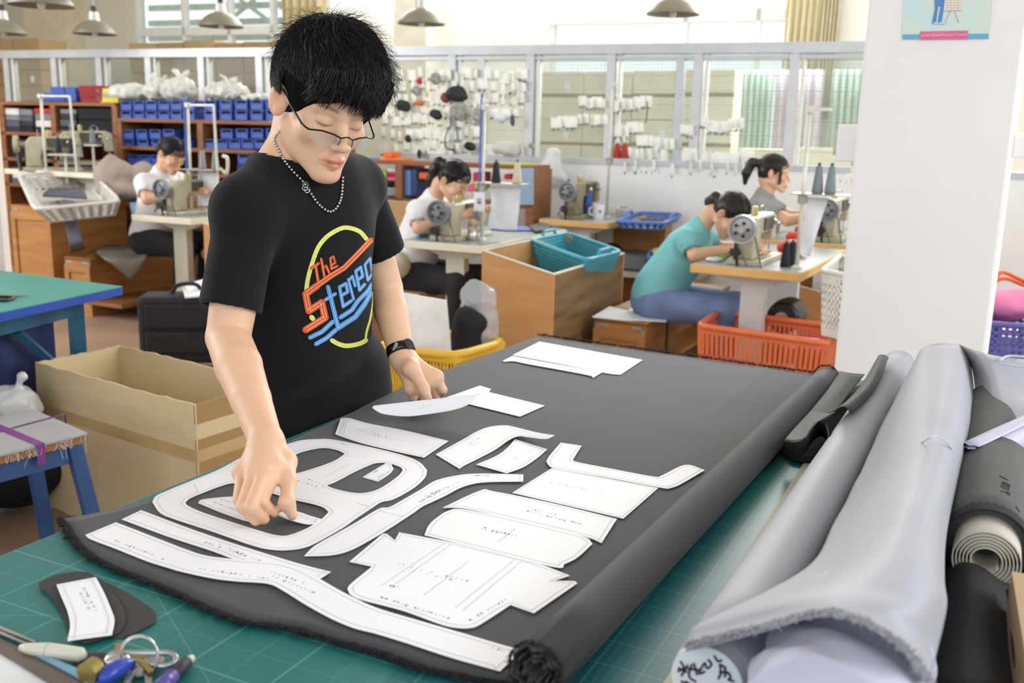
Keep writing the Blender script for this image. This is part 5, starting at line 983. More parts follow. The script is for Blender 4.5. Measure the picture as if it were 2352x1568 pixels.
# back centre
Nb = PZ(1395, 512, .78); table(Nb, 27, WEDG, LEGW, 'small wood-edged sewing table with blue thermos behind the centre table', L_=.9); Fb = fr((Nb.x, Nb.y, 0), 27)
mach_at(1311, 440, Nb, Fb, .09, 27, 'unattended sewing machine beside the blue thermos', body=M('machine_olive', (150, 140, 108), .4, .2))
pb = PZ(1394, 500, .78); stand(pb, PY(1397, 190, pb.y).z, 27, 'thin cream pole stand on the back table with red thread cones on its tray', .06, tray_z=PY(1400, 362, pb.y).z)
tz = PY(1400, 362, pb.y).z; tf = fr((pb.x, pb.y, 0), 27)
for i, x in enumerate((.06, .12)): cone(tf @ Vector((x, .0, tz)), .11, .034, REDT, ('left red thread cone on the back pole stand', 'right red thread cone on the back pole stand')[i])
pt = PZ(1348, 499, .78); th_ = thing('thermos', 'tall blue thermos bottle with steel rim on the back sewing table', 'thermos', pt); x = Matrix.Translation(pt)
B(x).lathe([(.034, 0), (.035, .2), (.033, .205)], 20).build('bottle', M('thermos_blue', (70, 104, 170), .25, .4), th_, smooth=False); B(x).lathe([(.035, .205), (.035, .22), (.03, .225)], 20).build('rim', NICK, th_)
pt = PZ(1374, 503, .78); mg = thing('mug', 'white mug with small blue emblem on the back sewing table', 'mug', pt); x = Matrix.Translation(pt)
B(x).lathe([(.04, 0), (.046, .11), (.043, .11), (.038, .01)], 20, cap=False).lathe([(.039, 0), (.039, .01)], 20).build('cup', WHC, mg, smooth=False); B(x).tube([(-.045, 0, .09), (-.07, 0, .08), (-.07, 0, .04), (-.042, 0, .025)], .006, 8).build('handle', WHC, mg); B(x).lathe([(0, 0), (.012, 0), (.012, .002)], 10, (.008, -.044, .06), (0, -1, 0)).build('emblem', M('emblem_blue', (110, 120, 180), .5), mg)
# back right
Nq = PY(1985, 566, 6.3); Nq.z = .78; Nq = PZ(1990, 566, .78); table(Nq, 28, WEDG, LEGW, 'wood-edged sewing table half hidden by the white pillar', W_=.75); Fq = fr((Nq.x, Nq.y, 0), 28)
mach_at(1904, 481, Nq, Fq, .09, 28, 'sewing machine with dark handwheel beside the white pillar')
c = PZ(1845, 545, .80); SDF().el(c, (.12, .05, .04), k=.02).el(c+Vector((.05, .1, .02)), (.08, .06, .05), k=.02).mesh(.012, 'red_cloth', REDP, disp=lambda V: crumple(V, .01, 40), label='red cloth on the half hidden sewing table', cat='cloth')
cone(PZ(1957, 548, .78), .13, .028, BLKT, 'black thread cone on the half hidden sewing table by the pillar')
# cream machines far left
Ng = PZ(215, 425, .80); Yg = 8.25; o_ = PY(120, 405, Yg)
tg_ = table(Vector((PY(235, 430, Yg).x, Yg-.1, 0)), 25, BEI, LEGM, 'sewing table hidden behind the white basket at the far left', W_=1.1, L_=1.0, h=PY(52, 331, 7.95).z-.225)
def mm(px, py, Y, lab, a=60, **k): p = PY(px, py, Y); return machine((p.x, p.y, p.z-.225), a, lab, **k)
mm(52, 331, 8.5, 'large cream sewing machine with cream handwheel at the far left', a=70, wheel=CRM); mm(128, 318, 8.75, 'second cream sewing machine behind the first at the far left', a=65, wheel=CRM)
for i, (x0, y0, Y) in enumerate(((135, 350, 8.4), (165, 352, 8.4), (213, 330, 8.5))): p = PY(x0, y0, Y); cone(p, .13, .026, (BLKT, BLKT, GRT)[i], ('left black thread cone among the far left machines', 'right black thread cone among the far left machines', 'grey thread cone behind the far left machines')[i])
pb = PY(107, 405, 8.2); stand(Vector((pb.x, pb.y, PY(52, 331, 7.95).z-.225)), PY(99, 216, 8.2).z, 25, 'tall cream thread stand with two poles at the far left', .33, double=.02)
pt_ = PY(150, 352, 8.4); B().cb((pt_.x, pt_.y, pt_.z-.012), .24, .14, .012).tube([(pt_.x, pt_.y, .78), pt_], .012, 8).build('cone_shelf', POLE, label='small shelf holding the black thread cones at the far left', cat='shelf')
pt_ = PY(213, 330, 8.5); B().cb((pt_.x, pt_.y, pt_.z-.012), .12, .1, .012).tube([(pt_.x, pt_.y, .78), pt_], .012, 8).build('cone_shelf', POLE, label='small shelf holding the grey thread cone at the far left', cat='shelf')
# ---- wooden cabinets and bins around the stations
N1 = PZ(115, 478, .76); bin_('sewing_bin', 'tall wooden bin with metal corners under the white basket at the left', N1, .42, .75, .76, a=24, mat=WD)
N2 = PZ(207, 597, .42); bin_('bench_box', 'low wooden bench box with metal corners in front of the left wooden bin', N2, .26, .85, .42, a=25, mat=WD, open_=False, cat='bench')
bp = PZ(300, 690, .12); B(fr((bp.x, bp.y, 0), 25)).box(-.25, .12, -.2, .75, .10, .13).build('floor_plank', WD2, label='dark wooden plank base under the left bench box', cat='plank')
rp = [PZ(42, 402, .97), PZ(205, 392, .99), PZ(277, 462, .86)]
wb = basket4('plastic_basket', 'white plastic basket tilted on top of the tall wooden bin at the left', mirror4(*rp), .14, M('white_plastic', (232, 232, 224), .4), 24, 6, .8, handles=False, rimr=.013, down=Vector((.16, .34, -.88)))
slab('cloth_piece', M('slate_cloth', (84, 84, 96), .8), [PZ(98, 446, .86), PZ(112, 432, .9), PZ(190, 430, .9), PZ(200, 452, .86)], .02, 'slate grey cloth lying inside the tilted white basket', 'cloth')
slab('clear_bag', glassy('clear_bag', (232, 234, 238), .62, .12), [PZ(110, 400, .93), PZ(150, 396, .93), PZ(160, 420, .9), PZ(120, 425, .9)], .02, 'clear plastic wrapper inside the tilted white basket', 'wrapper')
S1 = M('slate_fabric', (88, 88, 100), .85)
B().patch([[PZ(128, 461, .80), PZ(148, 458, .80), PZ(163, 459, .79)], [PY(139, 470, 7.0), PY(155, 468, 7.0), PY(172, 466, 7.0)], [PY(150, 520, 6.85), PY(165, 518, 6.85), PY(180, 515, 6.85)], [PY(160, 570, 6.7), PY(175, 568, 6.7), PY(192, 562, 6.7)], [PZ(160, 580, .425), PZ(178, 576, .425), PZ(196, 572, .425)]], 4, 5, noise=.01).build('fabric_strip', S1, label='slate grey fabric strip hanging from the left bin down to the bench box', cat='fabric', solid=.006, smooth=True)
B().patch([[PZ(222, 570, .43), PZ(255, 562, .43), PZ(300, 562, .43), PZ(342, 564, .43)], [PZ(222, 580, .43), PZ(260, 580, .43), PZ(300, 580, .43), PZ(340, 578, .43)], [PY(236, 592, 6.5), PY(270, 596, 6.6), PY(300, 600, 6.75), PY(337, 588, 6.9)], [PY(262, 610, 6.5), PY(280, 625, 6.6), PY(300, 640, 6.7), PY(322, 618, 6.85)]], 4, 4, noise=.01).build('leather_piece', M('grey_leather', (128, 124, 112), .5, var=.06), label='grey leather piece draped over the bench box at the left', cat='fabric', solid=.004, smooth=True)
B().patch([[PZ(297, 460, .79), PZ(320, 458, .79), PZ(345, 456, .79)], [PY(300, 480, 7.6), PY(325, 478, 7.6), PY(347, 475, 7.6)], [PY(312, 520, 7.5), PY(330, 530, 7.5), PY(345, 540, 7.5)], [PY(316, 536, 7.4), PY(330, 548, 7.4), PY(345, 560, 7.4)]], 4, 4, noise=.02).build('denim_cloth', M('pale_denim', (128, 164, 200), .85, var=.12, scale=10), label='pale blue denim cloth hanging beside the left sewing table', cat='cloth', solid=.004, smooth=True)
bp = PZ(330, 461, .79); B(fr((bp.x, bp.y, 0), 25)).box(-.25, .3, -.02, .5, .74, .79).build('side_board', WD, label='wooden board behind the pale denim cloth', cat='board')
p = PY(262, 405, 8.1); TN = M('taupe_fabric', (166, 150, 138), .7, var=.05)
SDF().el(p, (.17, .15, .14), k=.05).el(p+Vector((-.02, 0, .08)), (.06, .08, .1), k=.04).el(p+Vector((.22, .05, -.01)), (.12, .12, .13), k=.02).el(p+Vector((.1, 0, -.12)), (.25, .2, .08), k=.05).mesh(.015, 'fabric_heap', TN, disp=lambda V: crumple(V, .018, 14), label='taupe fabric heap behind the white basket at the left', cat='fabric')
p = PZ(330, 450, .8); 
N3 = PZ(492, 521, .74); bin_('sewing_bin', 'wooden bin partly hidden behind the man\'s shoulder', N3+v27*.42, .50, .8, .66, hb=.76, a=25, mat=WDL, brk=False)
N4 = PZ(1530, 507, .76); bin_('sewing_bin', 'wooden bin with metal corners under the shallow blue basket', N4, .56, .60, .76, a=20, mat=WD)
rp = [PZ(1415, 508, .80), PZ(1468, 488, .80), PZ(1566, 492, .80)]; basket4('plastic_basket', 'shallow blue plastic basket on the wooden bin left of the teal-bloused woman', mirror4(*rp), .05, BLUEB, 18, 2, .85, handles=True, rimr=.012)
rp = [PZ(1416, 480, .84), PZ(1424, 474, .84), PZ(1446, 476, .84)]; basket4('plastic_box', 'small white ribbed plastic box on the wooden bin', mirror4(*rp), .08, WHC, 8, 2, .9, handles=False, rimr=.006, cat='box')
p = PZ(1438, 478, .82); B().lathe([(.018, 0), (.02, .08), (.01, .1), (.01, .12)], 12, p).build('bottle', M('lime_bottle', (170, 200, 70), .4), label='lime green bottle standing in the small white box', cat='bottle')
b = B(fr((N4.x, N4.y, 0), 20)); b.box(-.98, -.60, -.5, -.2, .40, .46).build('dark_crate', M('dark_crate', (40, 40, 44), .7), label='dark crate with yellow tags left of the wooden bin with the blue basket', cat='crate')
rp = [PZ(1487, 583, .60), PZ(1493, 574, .60), PZ(1535, 574, .60)]; basket4('plastic_basket', 'small blue plastic basket hanging low left of the woman in teal', mirror4(PZ(1487, 590, .56), PZ(1493, 576, .56), PZ(1540, 578, .56)), .2, BLUEB, 8, 5, .8, handles=False, rimr=.01)
p = PZ(1515, 580, .56); SDF().el(p+Vector((0, 0, .0)), (.06, .05, .04), k=.02).mesh(.01, 'yellow_cloth', M('cream_cloth', (226, 206, 150), .8), disp=lambda V: crumple(V, .01, 50), label='cream cloth in the small low blue basket', cat='cloth')
b = B(fr((N4.x, N4.y, 0), 24)); b.box(-.45, .35, -.45, .25, .36, .40).build('shelf_board', M('grey_board', (186, 180, 166), .7), label='grey low shelf board behind the large plywood bin', cat='board')
b = B(fr((N4.x, N4.y, 0), 24)); b.box(-.4, -.02, -.4, .0, .41, .52).build('grey_foam', M('grey_foam', (120, 122, 120), .9), label='grey folded foam on the low shelf board', cat='foam', bevel=.02)
N5 = PY(1950, 690, 5.75); bin_('sewing_bin', 'wooden bin between the wood-edged table and the white pillar', N5, .42, .5, N5.z, hb=N5.z+.08, a=27, mat=WDL, brk=False)
rp = [PZ(1888, 622, .82), PZ(1930, 588, .86), PZ(2010, 600, .86)]; basket4('plastic_basket', 'white plastic basket tilted against the white pillar', mirror4(*rp), .30, M('white_plastic', (232, 232, 224)), 12, 7, .8, handles=False, rimr=.012)
N6 = PZ(985, 478, .76); N6 = PY(962, 466, 7.5); bin_('sewing_bin', 'pale wooden bin behind the woman in the white shirt at the centre', N6, .8, .3, N6.z, a=25, mat=wood('pale_wood', (204, 170, 116), (184, 146, 92)), brk=False)
bp = PZ(1010, 680, .45); bw_ = thing('bench', 'wooden bench the ponytailed woman in white sits on', 'bench', (bp.x, bp.y, 0), R(-25)); X = XF[key(bw_)]; B(X).box(-.55, -.14, 0, .9, .41, .45).build('seat', wood('bench_pale', (206, 176, 132), (186, 152, 108)), bw_); B(X).box(-.5, -.18, .03, .06, 0, .41).build('leg', WD2, bw_); B(X).box(-.5, -.18, .8, .83, 0, .41).build('leg', WD2, bw_); B(X).box(-.5, -.18, .0, .03, .28, .41).build('apron', WD2, bw_)
bp = PZ(905, 610, .60); SDF().el(bp, (.10, .12, .09), k=.03).mesh(.015, 'cream_bag', M('cream_bag', (214, 206, 184), .8), disp=lambda V: crumple(V, .012, 30), label='cream crumpled bag on the bench beside the woman in white', cat='bag')
# ================================================================ people
SKIN = M('skin', (226, 182, 150), .5, var=.03, scale=14, bump=.06, bscale=260, sss=.12, attr=True); HAIR = M('black_hair', (20, 18, 19), .42, var=.3, scale=80, spec=.45); HAIRB = M('brown_black_hair', (44, 32, 28), .45, var=.3, scale=60)
def head(s, detail=True):
    e, r = s.el, s.rc
    e((0, .012, .036), (.073, .092, .082), k=.02); e((0, -.028, .028), (.062, .06, .06), k=.02); e((0, -.03, -.03), (.06, .056, .068), k=.02)
    for q in (1, -1):
        r((q*.052, .0, -.055), (q*.014, -.07, -.1), .021, .016, k=.022); e((q*.041, -.058, -.026), (.022, .02, .019), k=.02)
    e((0, -.078, -.099), (.02, .017, .015), k=.016); e((0, -.070, -.066), (.029, .024, .026), k=.02); e((0, .045, -.04), (.055, .05, .06), k=.03)
    if detail:
        r((-.044, -.072, .019), (0, -.083, .014), .008, .008, k=.012); r((.044, -.072, .019), (0, -.083, .014), .008, .008, k=.012)
        for q in (1, -1): e((q*.031, -.096, .001), (.017, .011, .0095), k=.01, op=-1)
        for q in (1, -1): e((q*.031, -.0745, .0), (.015, .013, .0125), k=.004)
        for q in (1, -1): s.chain([(q*.0175, -.0875, -.0055), (q*.025, -.0895, -.0075), (q*.034, -.0885, -.0075), (q*.044, -.083, -.0045)], [.0006, .0012, .0012, .0006], k=.0015, op=-1)
    s.chain([(0, -.084, .006), (0, -.094, -.012), (0, -.106, -.032)], [.0065, .007, .009], k=.012); e((0, -.110, -.036), (.0105, .0095, .009), k=.008)
    if detail:
        for q in (1, -1): e((q*.0125, -.101, -.039), (.0075, .009, .0065), k=.006); e((q*.0065, -.107, -.047), (.0035, .0045, .003), k=.003, op=-1)
        s.chain([(-.023, -.086, -.068), (-.01, -.0955, -.0645), (0, -.0955, -.0655), (.01, -.0955, -.0645), (.023, -.086, -.068)], [.002, .0045, .004, .0045, .002], k=.005)
        s.chain([(-.02, -.086, -.0725), (0, -.0955, -.0765), (.02, -.086, -.0725)], [.0025, .0065, .0025], k=.005)
        s.chain([(-.025, -.0885, -.0685), (-.01, -.1005, -.0695), (0, -.1, -.0705), (.01, -.1005, -.0695), (.025, -.0885, -.0685)], [.001, .001, .001, .001, .001], k=.002, op=-1)
        for q in (1, -1): s.rc((q*.018, -.094, -.044), (q*.031, -.081, -.066), .0012, .0012, k=.008, op=-1)
    for q in (1, -1):
        m = Matrix.Rotation(-q*.55, 3, 'Z'); e((q*.080, .014, -.004), (.0065, .021, .032), m, k=.008)
        if detail: e((q*.0865, .008, .002), (.006, .010, .018), m, k=.003, op=-1); e((q*.081, .006, -.022), (.004, .008, .010), m, k=.004)
def face_tint(xf):
    xi = np.array(xf.inverted())
    def f(V):
        P = V @ xi[:3, :3].T+xi[:3, 3]; T = np.ones((len(V), 3))
        def blob(c, r): return np.exp(-(((P-np.array(c))/np.array(r))**2).sum(1))
        def mixc(w, c): nonlocal T; w = np.clip(w, 0, 1)[:, None]; T = T*(1-w)+np.array(c)*w
        mixc(.35*blob((0, -.108, -.036), (.016, .02, .014)), (1, .72, .66))
        for q in (1, -1): mixc(.25*blob((q*.04, -.07, -.03), (.022, .03, .018)), (1, .75, .68)); mixc(.5*blob((q*.08, .012, 0), (.012, .022, .03)), (1, .66, .58))
        up = blob((0, -.094, -.0655), (.019, .02, .0042)); lo = blob((0, -.094, -.0755), (.016, .02, .0055)); mixc(np.clip(1.5*(up+lo), 0, .85)*(P[:, 1] < -.07), (.82, .42, .42))
        mixc(np.clip(1.3*blob((0, -.095, -.0700), (.022, .02, .0011)), 0, .8)*(P[:, 1] < -.075), (.4, .16, .16))
        for q in (1, -1):
            x = P[:, 0]*q; ey = np.exp(-((P[:, 2]-(.0205+.004*np.sin((x-.015)*70)))/.0034)**2)*np.clip((x-.012)/.006, 0, 1)*np.clip((.05-x)/.01, 0, 1)*(P[:, 1] < -.04); mixc(.75*ey, (.22, .17, .15))
            lz_ = -.0052-.0025*np.sin(np.clip((x-.016)/.030, 0, 1)*3.14); ll = np.exp(-((P[:, 2]-lz_)/.0013)**2)*np.clip((x-.015)/.003, 0, 1)*np.clip((.047-x)/.003, 0, 1)*(P[:, 1] < -.06); mixc(.85*ll, (.12, .08, .07))
            cz = .0085+.002*np.sin(np.clip((x-.014)/.034, 0, 1)*3.14); mixc(.35*np.exp(-((P[:, 2]-cz)/.0012)**2)*(x > .016)*(x < .046)*(P[:, 1] < -.06), (.6, .4, .35))
        mixc(.8*(blob((.0065, -.108, -.047), (.003, .006, .0025))+blob((-.0065, -.108, -.047), (.003, .006, .0025))), (.3, .14, .12)); return T
    return f
def strands(xf, parent, mat, cen, rad, crown, n, ok, L_=.06, w=.0011, lift=.05, seed=1, name='strand_layer', steps=5, down=.4, label=None, root=None):
    rd = random.Random(seed); cen = Vector(cen); crown = Vector(crown); b = B(xf); k = 0; tries = 0
    def onsurf(p, f): d = p-cen; q = math.sqrt(sum((d[i]/rad[i])**2 for i in range(3))); return cen+d*(f/q)
    while k < n and tries < n*6:
        tries += 1; d = Vector((rd.gauss(0, 1), rd.gauss(0, 1), rd.gauss(0, 1))).normalized(); p = onsurf(cen+d*.1, 1)
        if not (root or ok)(p): continue
        pts = [p]; l = L_*rd.uniform(.6, 1.15)/steps; cl = nz.noise_vector(p*22)*.5
        for s_ in range(steps):
            nrm = (p-cen).normalized(); t = (p-crown); t = t-nrm*t.dot(nrm); t = t.normalized()+Vector((0, 0, -down))+cl+Vector((rd.uniform(-1, 1), rd.uniform(-1, 1), rd.uniform(-1, 1)))*.12
            p = onsurf(p+t.normalized()*l, 1+lift*(s_+1)/steps*(.6+.8*rd.random()))
            if not ok(p): break
            pts.append(p)
        if len(pts) < 3: continue
        m = len(pts); b.tube(pts, [w*(1-.8*i/(m-1)) for i in range(m)], 3, caps=False); k += 1
    return b.build(name, mat, parent, smooth=True, label=label)
def hand(s, wr, kn, tips, th, fr_=.0085, pr=.013):
    """wr wrist, kn four knuckles, tips list of [pip, tip] per finger, th thumb joints"""
    for i, (k_, (pi, tp)) in enumerate(zip(kn, tips)):
        s.rc(wr, k_, pr*1.15, pr*.92, k=.016); f = (fr_*1.0, fr_*1.05, fr_, fr_*.88)[i]; s.chain([k_, pi, tp], [f*1.12, f, f*.82], k=.003)
    s.rc(kn[0], kn[3], pr*.8, pr*.7, k=.014); s.chain([Vector(wr).lerp(th[0], .4)]+th, [pr*1.2, pr*1.1, fr_*1.2, fr_*1.1, fr_*.85][:len(th)+1], k=.01)
def seated(nm, lab, loc, yaw, lean, hp, hy, top, pants, hairm, hands, elb, hs=1., sleeve=.55, tail=None, sc=1., bun=False, htilt=0, hfwd=.05, hairlong=False):
    """yaw: heading of the face; local -Y is forward"""
    XF_ = Matrix.Translation(loc) @ Matrix.Rotation(R(yaw), 4, 'Z') @ Matrix.Scale(sc, 4)
    t = thing('person', lab, 'person', (loc[0], loc[1], 0)); cl, sl = math.cos(R(lean)), math.sin(R(lean)); hip = Vector((0, 0, .53))
    def sp(d, x=0, f=0): return hip+Vector((x, -sl*d-cl*f, cl*d-sl*f))
    neck, hb = sp(.45), sp(.52, 0, .01); hx = XF_ @ Matrix.Translation(sp(.60, 0, hfwd)) @ Matrix.Rotation(R(hy), 4, 'Z') @ Matrix.Rotation(R(htilt), 4, 'Y') @ Matrix.Rotation(R(hp), 4, 'X') @ Matrix.Scale(.98, 4)
    s = SDF(XF_, sc); s.el(hip, (.15, .12, .11), k=.05).rc(hip, sp(.3), .12, .115, k=.05); s.rc(sp(.38, -.10), sp(.38, .10), .06, k=.04); s.rc(neck, hb+Vector((0, 0, .03)), .048, .046, k=.03)
    sh = [sp(.39, -.155), sp(.39, .155)]
    for q, (e_, w_) in enumerate(zip(elb, hands)):
        e_, w_ = Vector(e_), Vector(w_); s.chain([sh[q], e_, w_], [.044, .037, .024], k=.005); d = (w_-e_).normalized(); sg = -1 if q == 0 else 1
        side = Vector((sg, 0, 0)); kn = [w_+d*.075-side*.03+Vector((0, 0, -.005)), w_+d*.08-side*.01, w_+d*.078+side*.01, w_+d*.07+side*.028]
        tp = [[k_+d*.03+Vector((0, 0, -.012)), k_+d*.045+Vector((0, 0, -.035))] for k_ in kn]; hand(s, w_, kn, tp, [w_+d*.02-side*.03, w_+d*.045-side*.045+Vector((0, 0, -.015)), w_+d*.075-side*.042+Vector((0, 0, -.03))], .009)
    kn_ = [(-.11, -.42, .50), (.11, -.42, .50)]; an = [(-.11, -.36, .10), (.11, -.36, .10)]
    for k_, a_ in zip(kn_, an): s.chain([(k_[0]*.8, 0, .52), k_, a_], [.085, .058, .038], k=.02)
    s2 = SDF(hx, .98); head(s2, detail=True); s.p += s2.p
    s.mesh(.0055, 'body', SKIN, t, tint=face_tint(hx))
    c = SDF(XF_, sc); c.el(hip+Vector((0, 0, -.0)), (.17, .14, .10), k=.05).rc(hip+Vector((0, -.01, .06)), sp(.3), .135, .13, k=.06).rc(sp(.375, -.11), sp(.375, .11), .072, k=.05).rc(sp(.34, 0), sp(.46, 0, -.012), .10, .06, k=.04)
    for q, e_ in enumerate(elb): e_ = Vector(e_); m = sh[q].lerp(e_, sleeve); c.rc(sh[q], m, .062, .056, k=.03); c.rc(m, m+(e_-sh[q])*.2, .047, .045, k=.004, op=-1)
    c.rc(hb+Vector((0, -.005, .0)), hb+Vector((0, -.02, .1)), .06, .06, k=.01, op=-1)
    c.mesh(.009, 'top', top, t, disp=lambda V: V+.006*np.stack([vnoise(V, 16, 1), vnoise(V, 16, 2), vnoise(V, 22, 3)*.5], 1)+.003*np.stack([vnoise(V, 45, 4)]*3, 1))
    p = SDF(XF_, sc); p.el(hip+Vector((0, .01, -.03)), (.165, .14, .105), k=.05)
    for k_, a_ in zip(kn_, an): p.chain([(k_[0]*.8, -.02, .50), k_, (a_[0], a_[1], .16)], [.1, .074, .055], k=.03)
    p.mesh(.012, 'trousers', pants, t)
    for a_ in an: SDF(XF_, sc).rc((a_[0], a_[1]+.02, .045), (a_[0], a_[1]-.15, .035), .042, .034, k=.02).mesh(.012, 'shoe', BLK, t)
    h = SDF(hx, .98); h.el((0, .016, .04), (.082, .098, .083), k=.02).el((0, .05, -.005), (.068, .056, .066), k=.03); h.el((0, -.085, -.045), (.1, .072, .082), k=.012, op=-1).el((0, -.12, -.0), (.05, .05, .045), k=.02, op=-1)
    for q in (1, -1): h.el((q*.09, .012, -.018), (.03, .022, .034), k=.01, op=-1)
    if tail: h.chain([hx.inverted() @ XF_ @ (XF_.inverted() @ hx @ Vector(tail[0]))]+[Vector(x) for x in tail[1:]], [.03]+[.032]*(len(tail)-2)+[.012], k=.015)
    if hairlong: h.rc((.072, -.045, .02), (.066, -.05, -.06), .012, .008, k=.01).rc((-.072, -.045, .02), (-.066, -.05, -.06), .012, .008, k=.01)
    hr = h.mesh(.006, 'hair', hairm, t, disp=lambda V: V+.0025*np.stack([vnoise(V, 90, 1), vnoise(V, 90, 2), vnoise(V, 90, 3)], 1))
    strands(hx, hr, hairm, (0, .016, .04), (.083, .099, .085), (0, .10, .03) if tail else (0, .03, .12), 500, lambda p: not (p.y < -.03 and p.z < .03) and not (abs(p.x) > .06 and abs(p.y) < .03 and p.z < .01), L_=.07, w=.0012, lift=.02, down=0)
    if tail: B(hx).tube([(Vector(tail[0])+Vector((math.cos(a)*.022, .004, math.sin(a)*.022))) for a in [i*.5 for i in range(13)]], .006, 6, closed=True).build('hair_band', M('hair_band', (160, 190, 220), .6), t)
    return t
WTEE = M('white_tee', (238, 236, 240), .85, var=.03); TEALB = M('teal_blouse', (124, 196, 200), .8, var=.06, scale=5); GRYT = M('grey_tee', (150, 150, 148), .85, var=.08); BKP = M('black_trousers', (34, 34, 38), .85, var=.1); JNS = M('blue_jeans', (120, 142, 184), .9, var=.1, scale=9)
def seat(F_, x, y): p = F_ @ Vector((x, y, 0)); return (p.x, p.y, 0)
seated('w2', 'seamstress in a white short-sleeved shirt and black trousers with a black ponytail, hand raised', seat(Fm, -.69, .36), 62, 22, 34, -6, WTEE, BKP, HAIR, [(-.02, -.46, .90), (-.06, -.34, .82)], [(-.21, -.20, .80), (.20, -.20, .74)], tail=[(0, .10, .05), (0, .15, .03), (0, .155, -.03), (0, .14, -.10), (0, .12, -.16)], hfwd=.08, sc=1.05)
seated('w3', 'seamstress in a teal blouse and blue jeans bent low over her machine', seat(Fr_, -.86, .42), 62, 30, 52, -12, TEALB, JNS, HAIRB, [(-.05, -.48, .84), (.05, -.48, .84)], [(-.20, -.26, .80), (.20, -.26, .80)], tail=[(0, .095, .0), (0, .125, -.02), (0, .125, -.06), (0, .10, -.10)], hfwd=.09, sc=1.0)
seated('w1', 'seamstress in a white shirt at the left, head bowed behind the thread stand', seat(Fl, -.78, .42), 62, 16, 38, -6, WTEE, BKP, HAIR, [(-.04, -.46, .86), (.04, -.46, .86)], [(-.21, -.20, .80), (.20, -.20, .80)], tail=[(0, .10, .04), (0, .12, .0), (0, .12, -.05), (0, .10, -.08)], hfwd=.06, sc=1.09)
seated('w4', 'seamstress in grey with a brown ponytail, upright in profile near the white pillar', seat(Fq, -.82, .50), 72, 8, 8, 0, GRYT, BKP, HAIRB, [(-.04, -.46, .88), (.04, -.46, .88)], [(-.21, -.22, .84), (.20, -.22, .84)], tail=[(0, .105, .05), (0, .15, .045), (0, .175, -.03), (0, .17, -.10)], hfwd=.02, hairlong=True, sc=1.05)
# ---- the man
J = PY
man = thing('person', 'man in a black printed T-shirt with glasses laying out paper patterns at the cutting table', 'person', (J(720, 900, 1.95).x, 1.95, 0))
HS = .95; HC = J(741, 244, 1.75); hx = Matrix.Translation(HC) @ Matrix.Rotation(R(38.5), 4, 'Z') @ Matrix.Rotation(R(6.4), 4, 'Y') @ Matrix.Rotation(R(21.5), 4, 'X') @ Matrix.Scale(HS, 4)
sL = Vector((.62, .78, 0)); fL = Vector((.78, -.62, 0)); RT = Matrix((sL, fL, Vector((0, 0, 1)))).transposed()
shR, shL = J(570, 484, 1.70), J(815, 430, 1.93); elR, wrR = J(524, 775, 1.63), J(612, 1015, 1.40); elL, wrL = J(884, 660, 1.99), J(925, 822, 1.90)
ch, md, ws = J(700, 500, 1.83), J(697, 700, 1.87), J(734, 900, 1.965)
s = SDF(); s.el(ch, (.15, .09, .14), RT, k=.04).el(md, (.13, .085, .18), RT, k=.05).el(ws, (.15, .09, .15), RT, k=.05)
nb_ = J(672, 372, 1.79); sb = hx @ Vector((0, .045, -.05)); s.rc(nb_, sb, .053, .050, k=.02).rc(shR, nb_, .035, .04, k=.03).rc(shL, nb_, .035, .04, k=.03)
s.chain([shR, shR.lerp(elR, .6), elR, elR.lerp(wrR, .3), elR.lerp(wrR, .62), wrR], [.047, .041, .037, .038, .0315, .0245], k=.004)
s.chain([shL, elL, elL.lerp(wrL, .35), wrL], [.044, .036, .034, .0245], k=.004)
K = lambda x, y, z: PZ(x, y, z)
knR = [K(634, 1078, .914), K(607, 1087, .916), K(580, 1089, .913), K(556, 1084, .906)]
tpR = [[K(601, 1152, .890), K(629, 1177, .872)], [K(577, 1164, .892), K(607, 1192, .868)], [K(557, 1163, .889), K(588, 1196, .866)], [K(547, 1146, .884), K(570, 1182, .866)]]
hand(s, wrR, knR, tpR, [K(655, 1060, .915), K(663, 1104, .902), K(659, 1152, .887), K(672, 1182, .868)], .0088, .0145)
knL = [J(1002, 866, 1.89), J(988, 879, 1.885), J(968, 889, 1.875), J(946, 893, 1.865)]
tpL = [[J(1017, 896, 1.885), J(1008, 914, 1.915)], [J(1000, 908, 1.89), J(986, 922, 1.92)], [J(973, 913, 1.875), J(962, 927, 1.90)], [J(950, 913, 1.865), J(946, 926, 1.885)]]
hand(s, wrL, knL, tpL, [J(944, 846, 1.862), J(960, 868, 1.848), J(974, 892, 1.838), J(985, 917, 1.828)], .0088, .0145)
hip = ws+Vector((-.02, .03, -.14)); s.el(hip, (.12, .08, .10), RT, k=.05)
s2 = SDF(hx, HS); head(s2); s.p += s2.p
def mtint(V):
    T = face_tint(hx)(V)
    for c in [x for t_ in tpR+tpL for x in (t_[1],)]+[knR[i] for i in range(4)]:
        w = np.exp(-(((V-np.array(c))/.012)**2).sum(1))[:, None]*.28; T = T*(1-w)+np.array((1, .74, .68))*w
    return T
import os
HB = float(os.environ.get('HB', .0026))
body = s.mesh(HB, 'body', SKIN, man, tint=mtint)
TEE = M('black_tee', (17, 17, 19), .9, var=.08, scale=3, sheen=.08, spec=.25, bump=.02, bscale=300); JEANS = M('dark_jeans', (36, 40, 56), .85, var=.1)
c = SDF(); c.el(ch, (.148, .108, .15), RT, k=.05).el(md, (.15, .108, .20), RT, k=.06).el(ws, (.178, .108, .17), RT, k=.06).rc(shR, nb_+Vector((0, 0, -.025)), .053, .068, k=.03).rc(shR, shR.lerp(J(528, 708, 1.645), .5), .053, .052, k=.02).rc(shL, nb_+Vector((0, 0, -.035)), .05, .06, k=.03).rc(shR, shL, .055, k=.04)
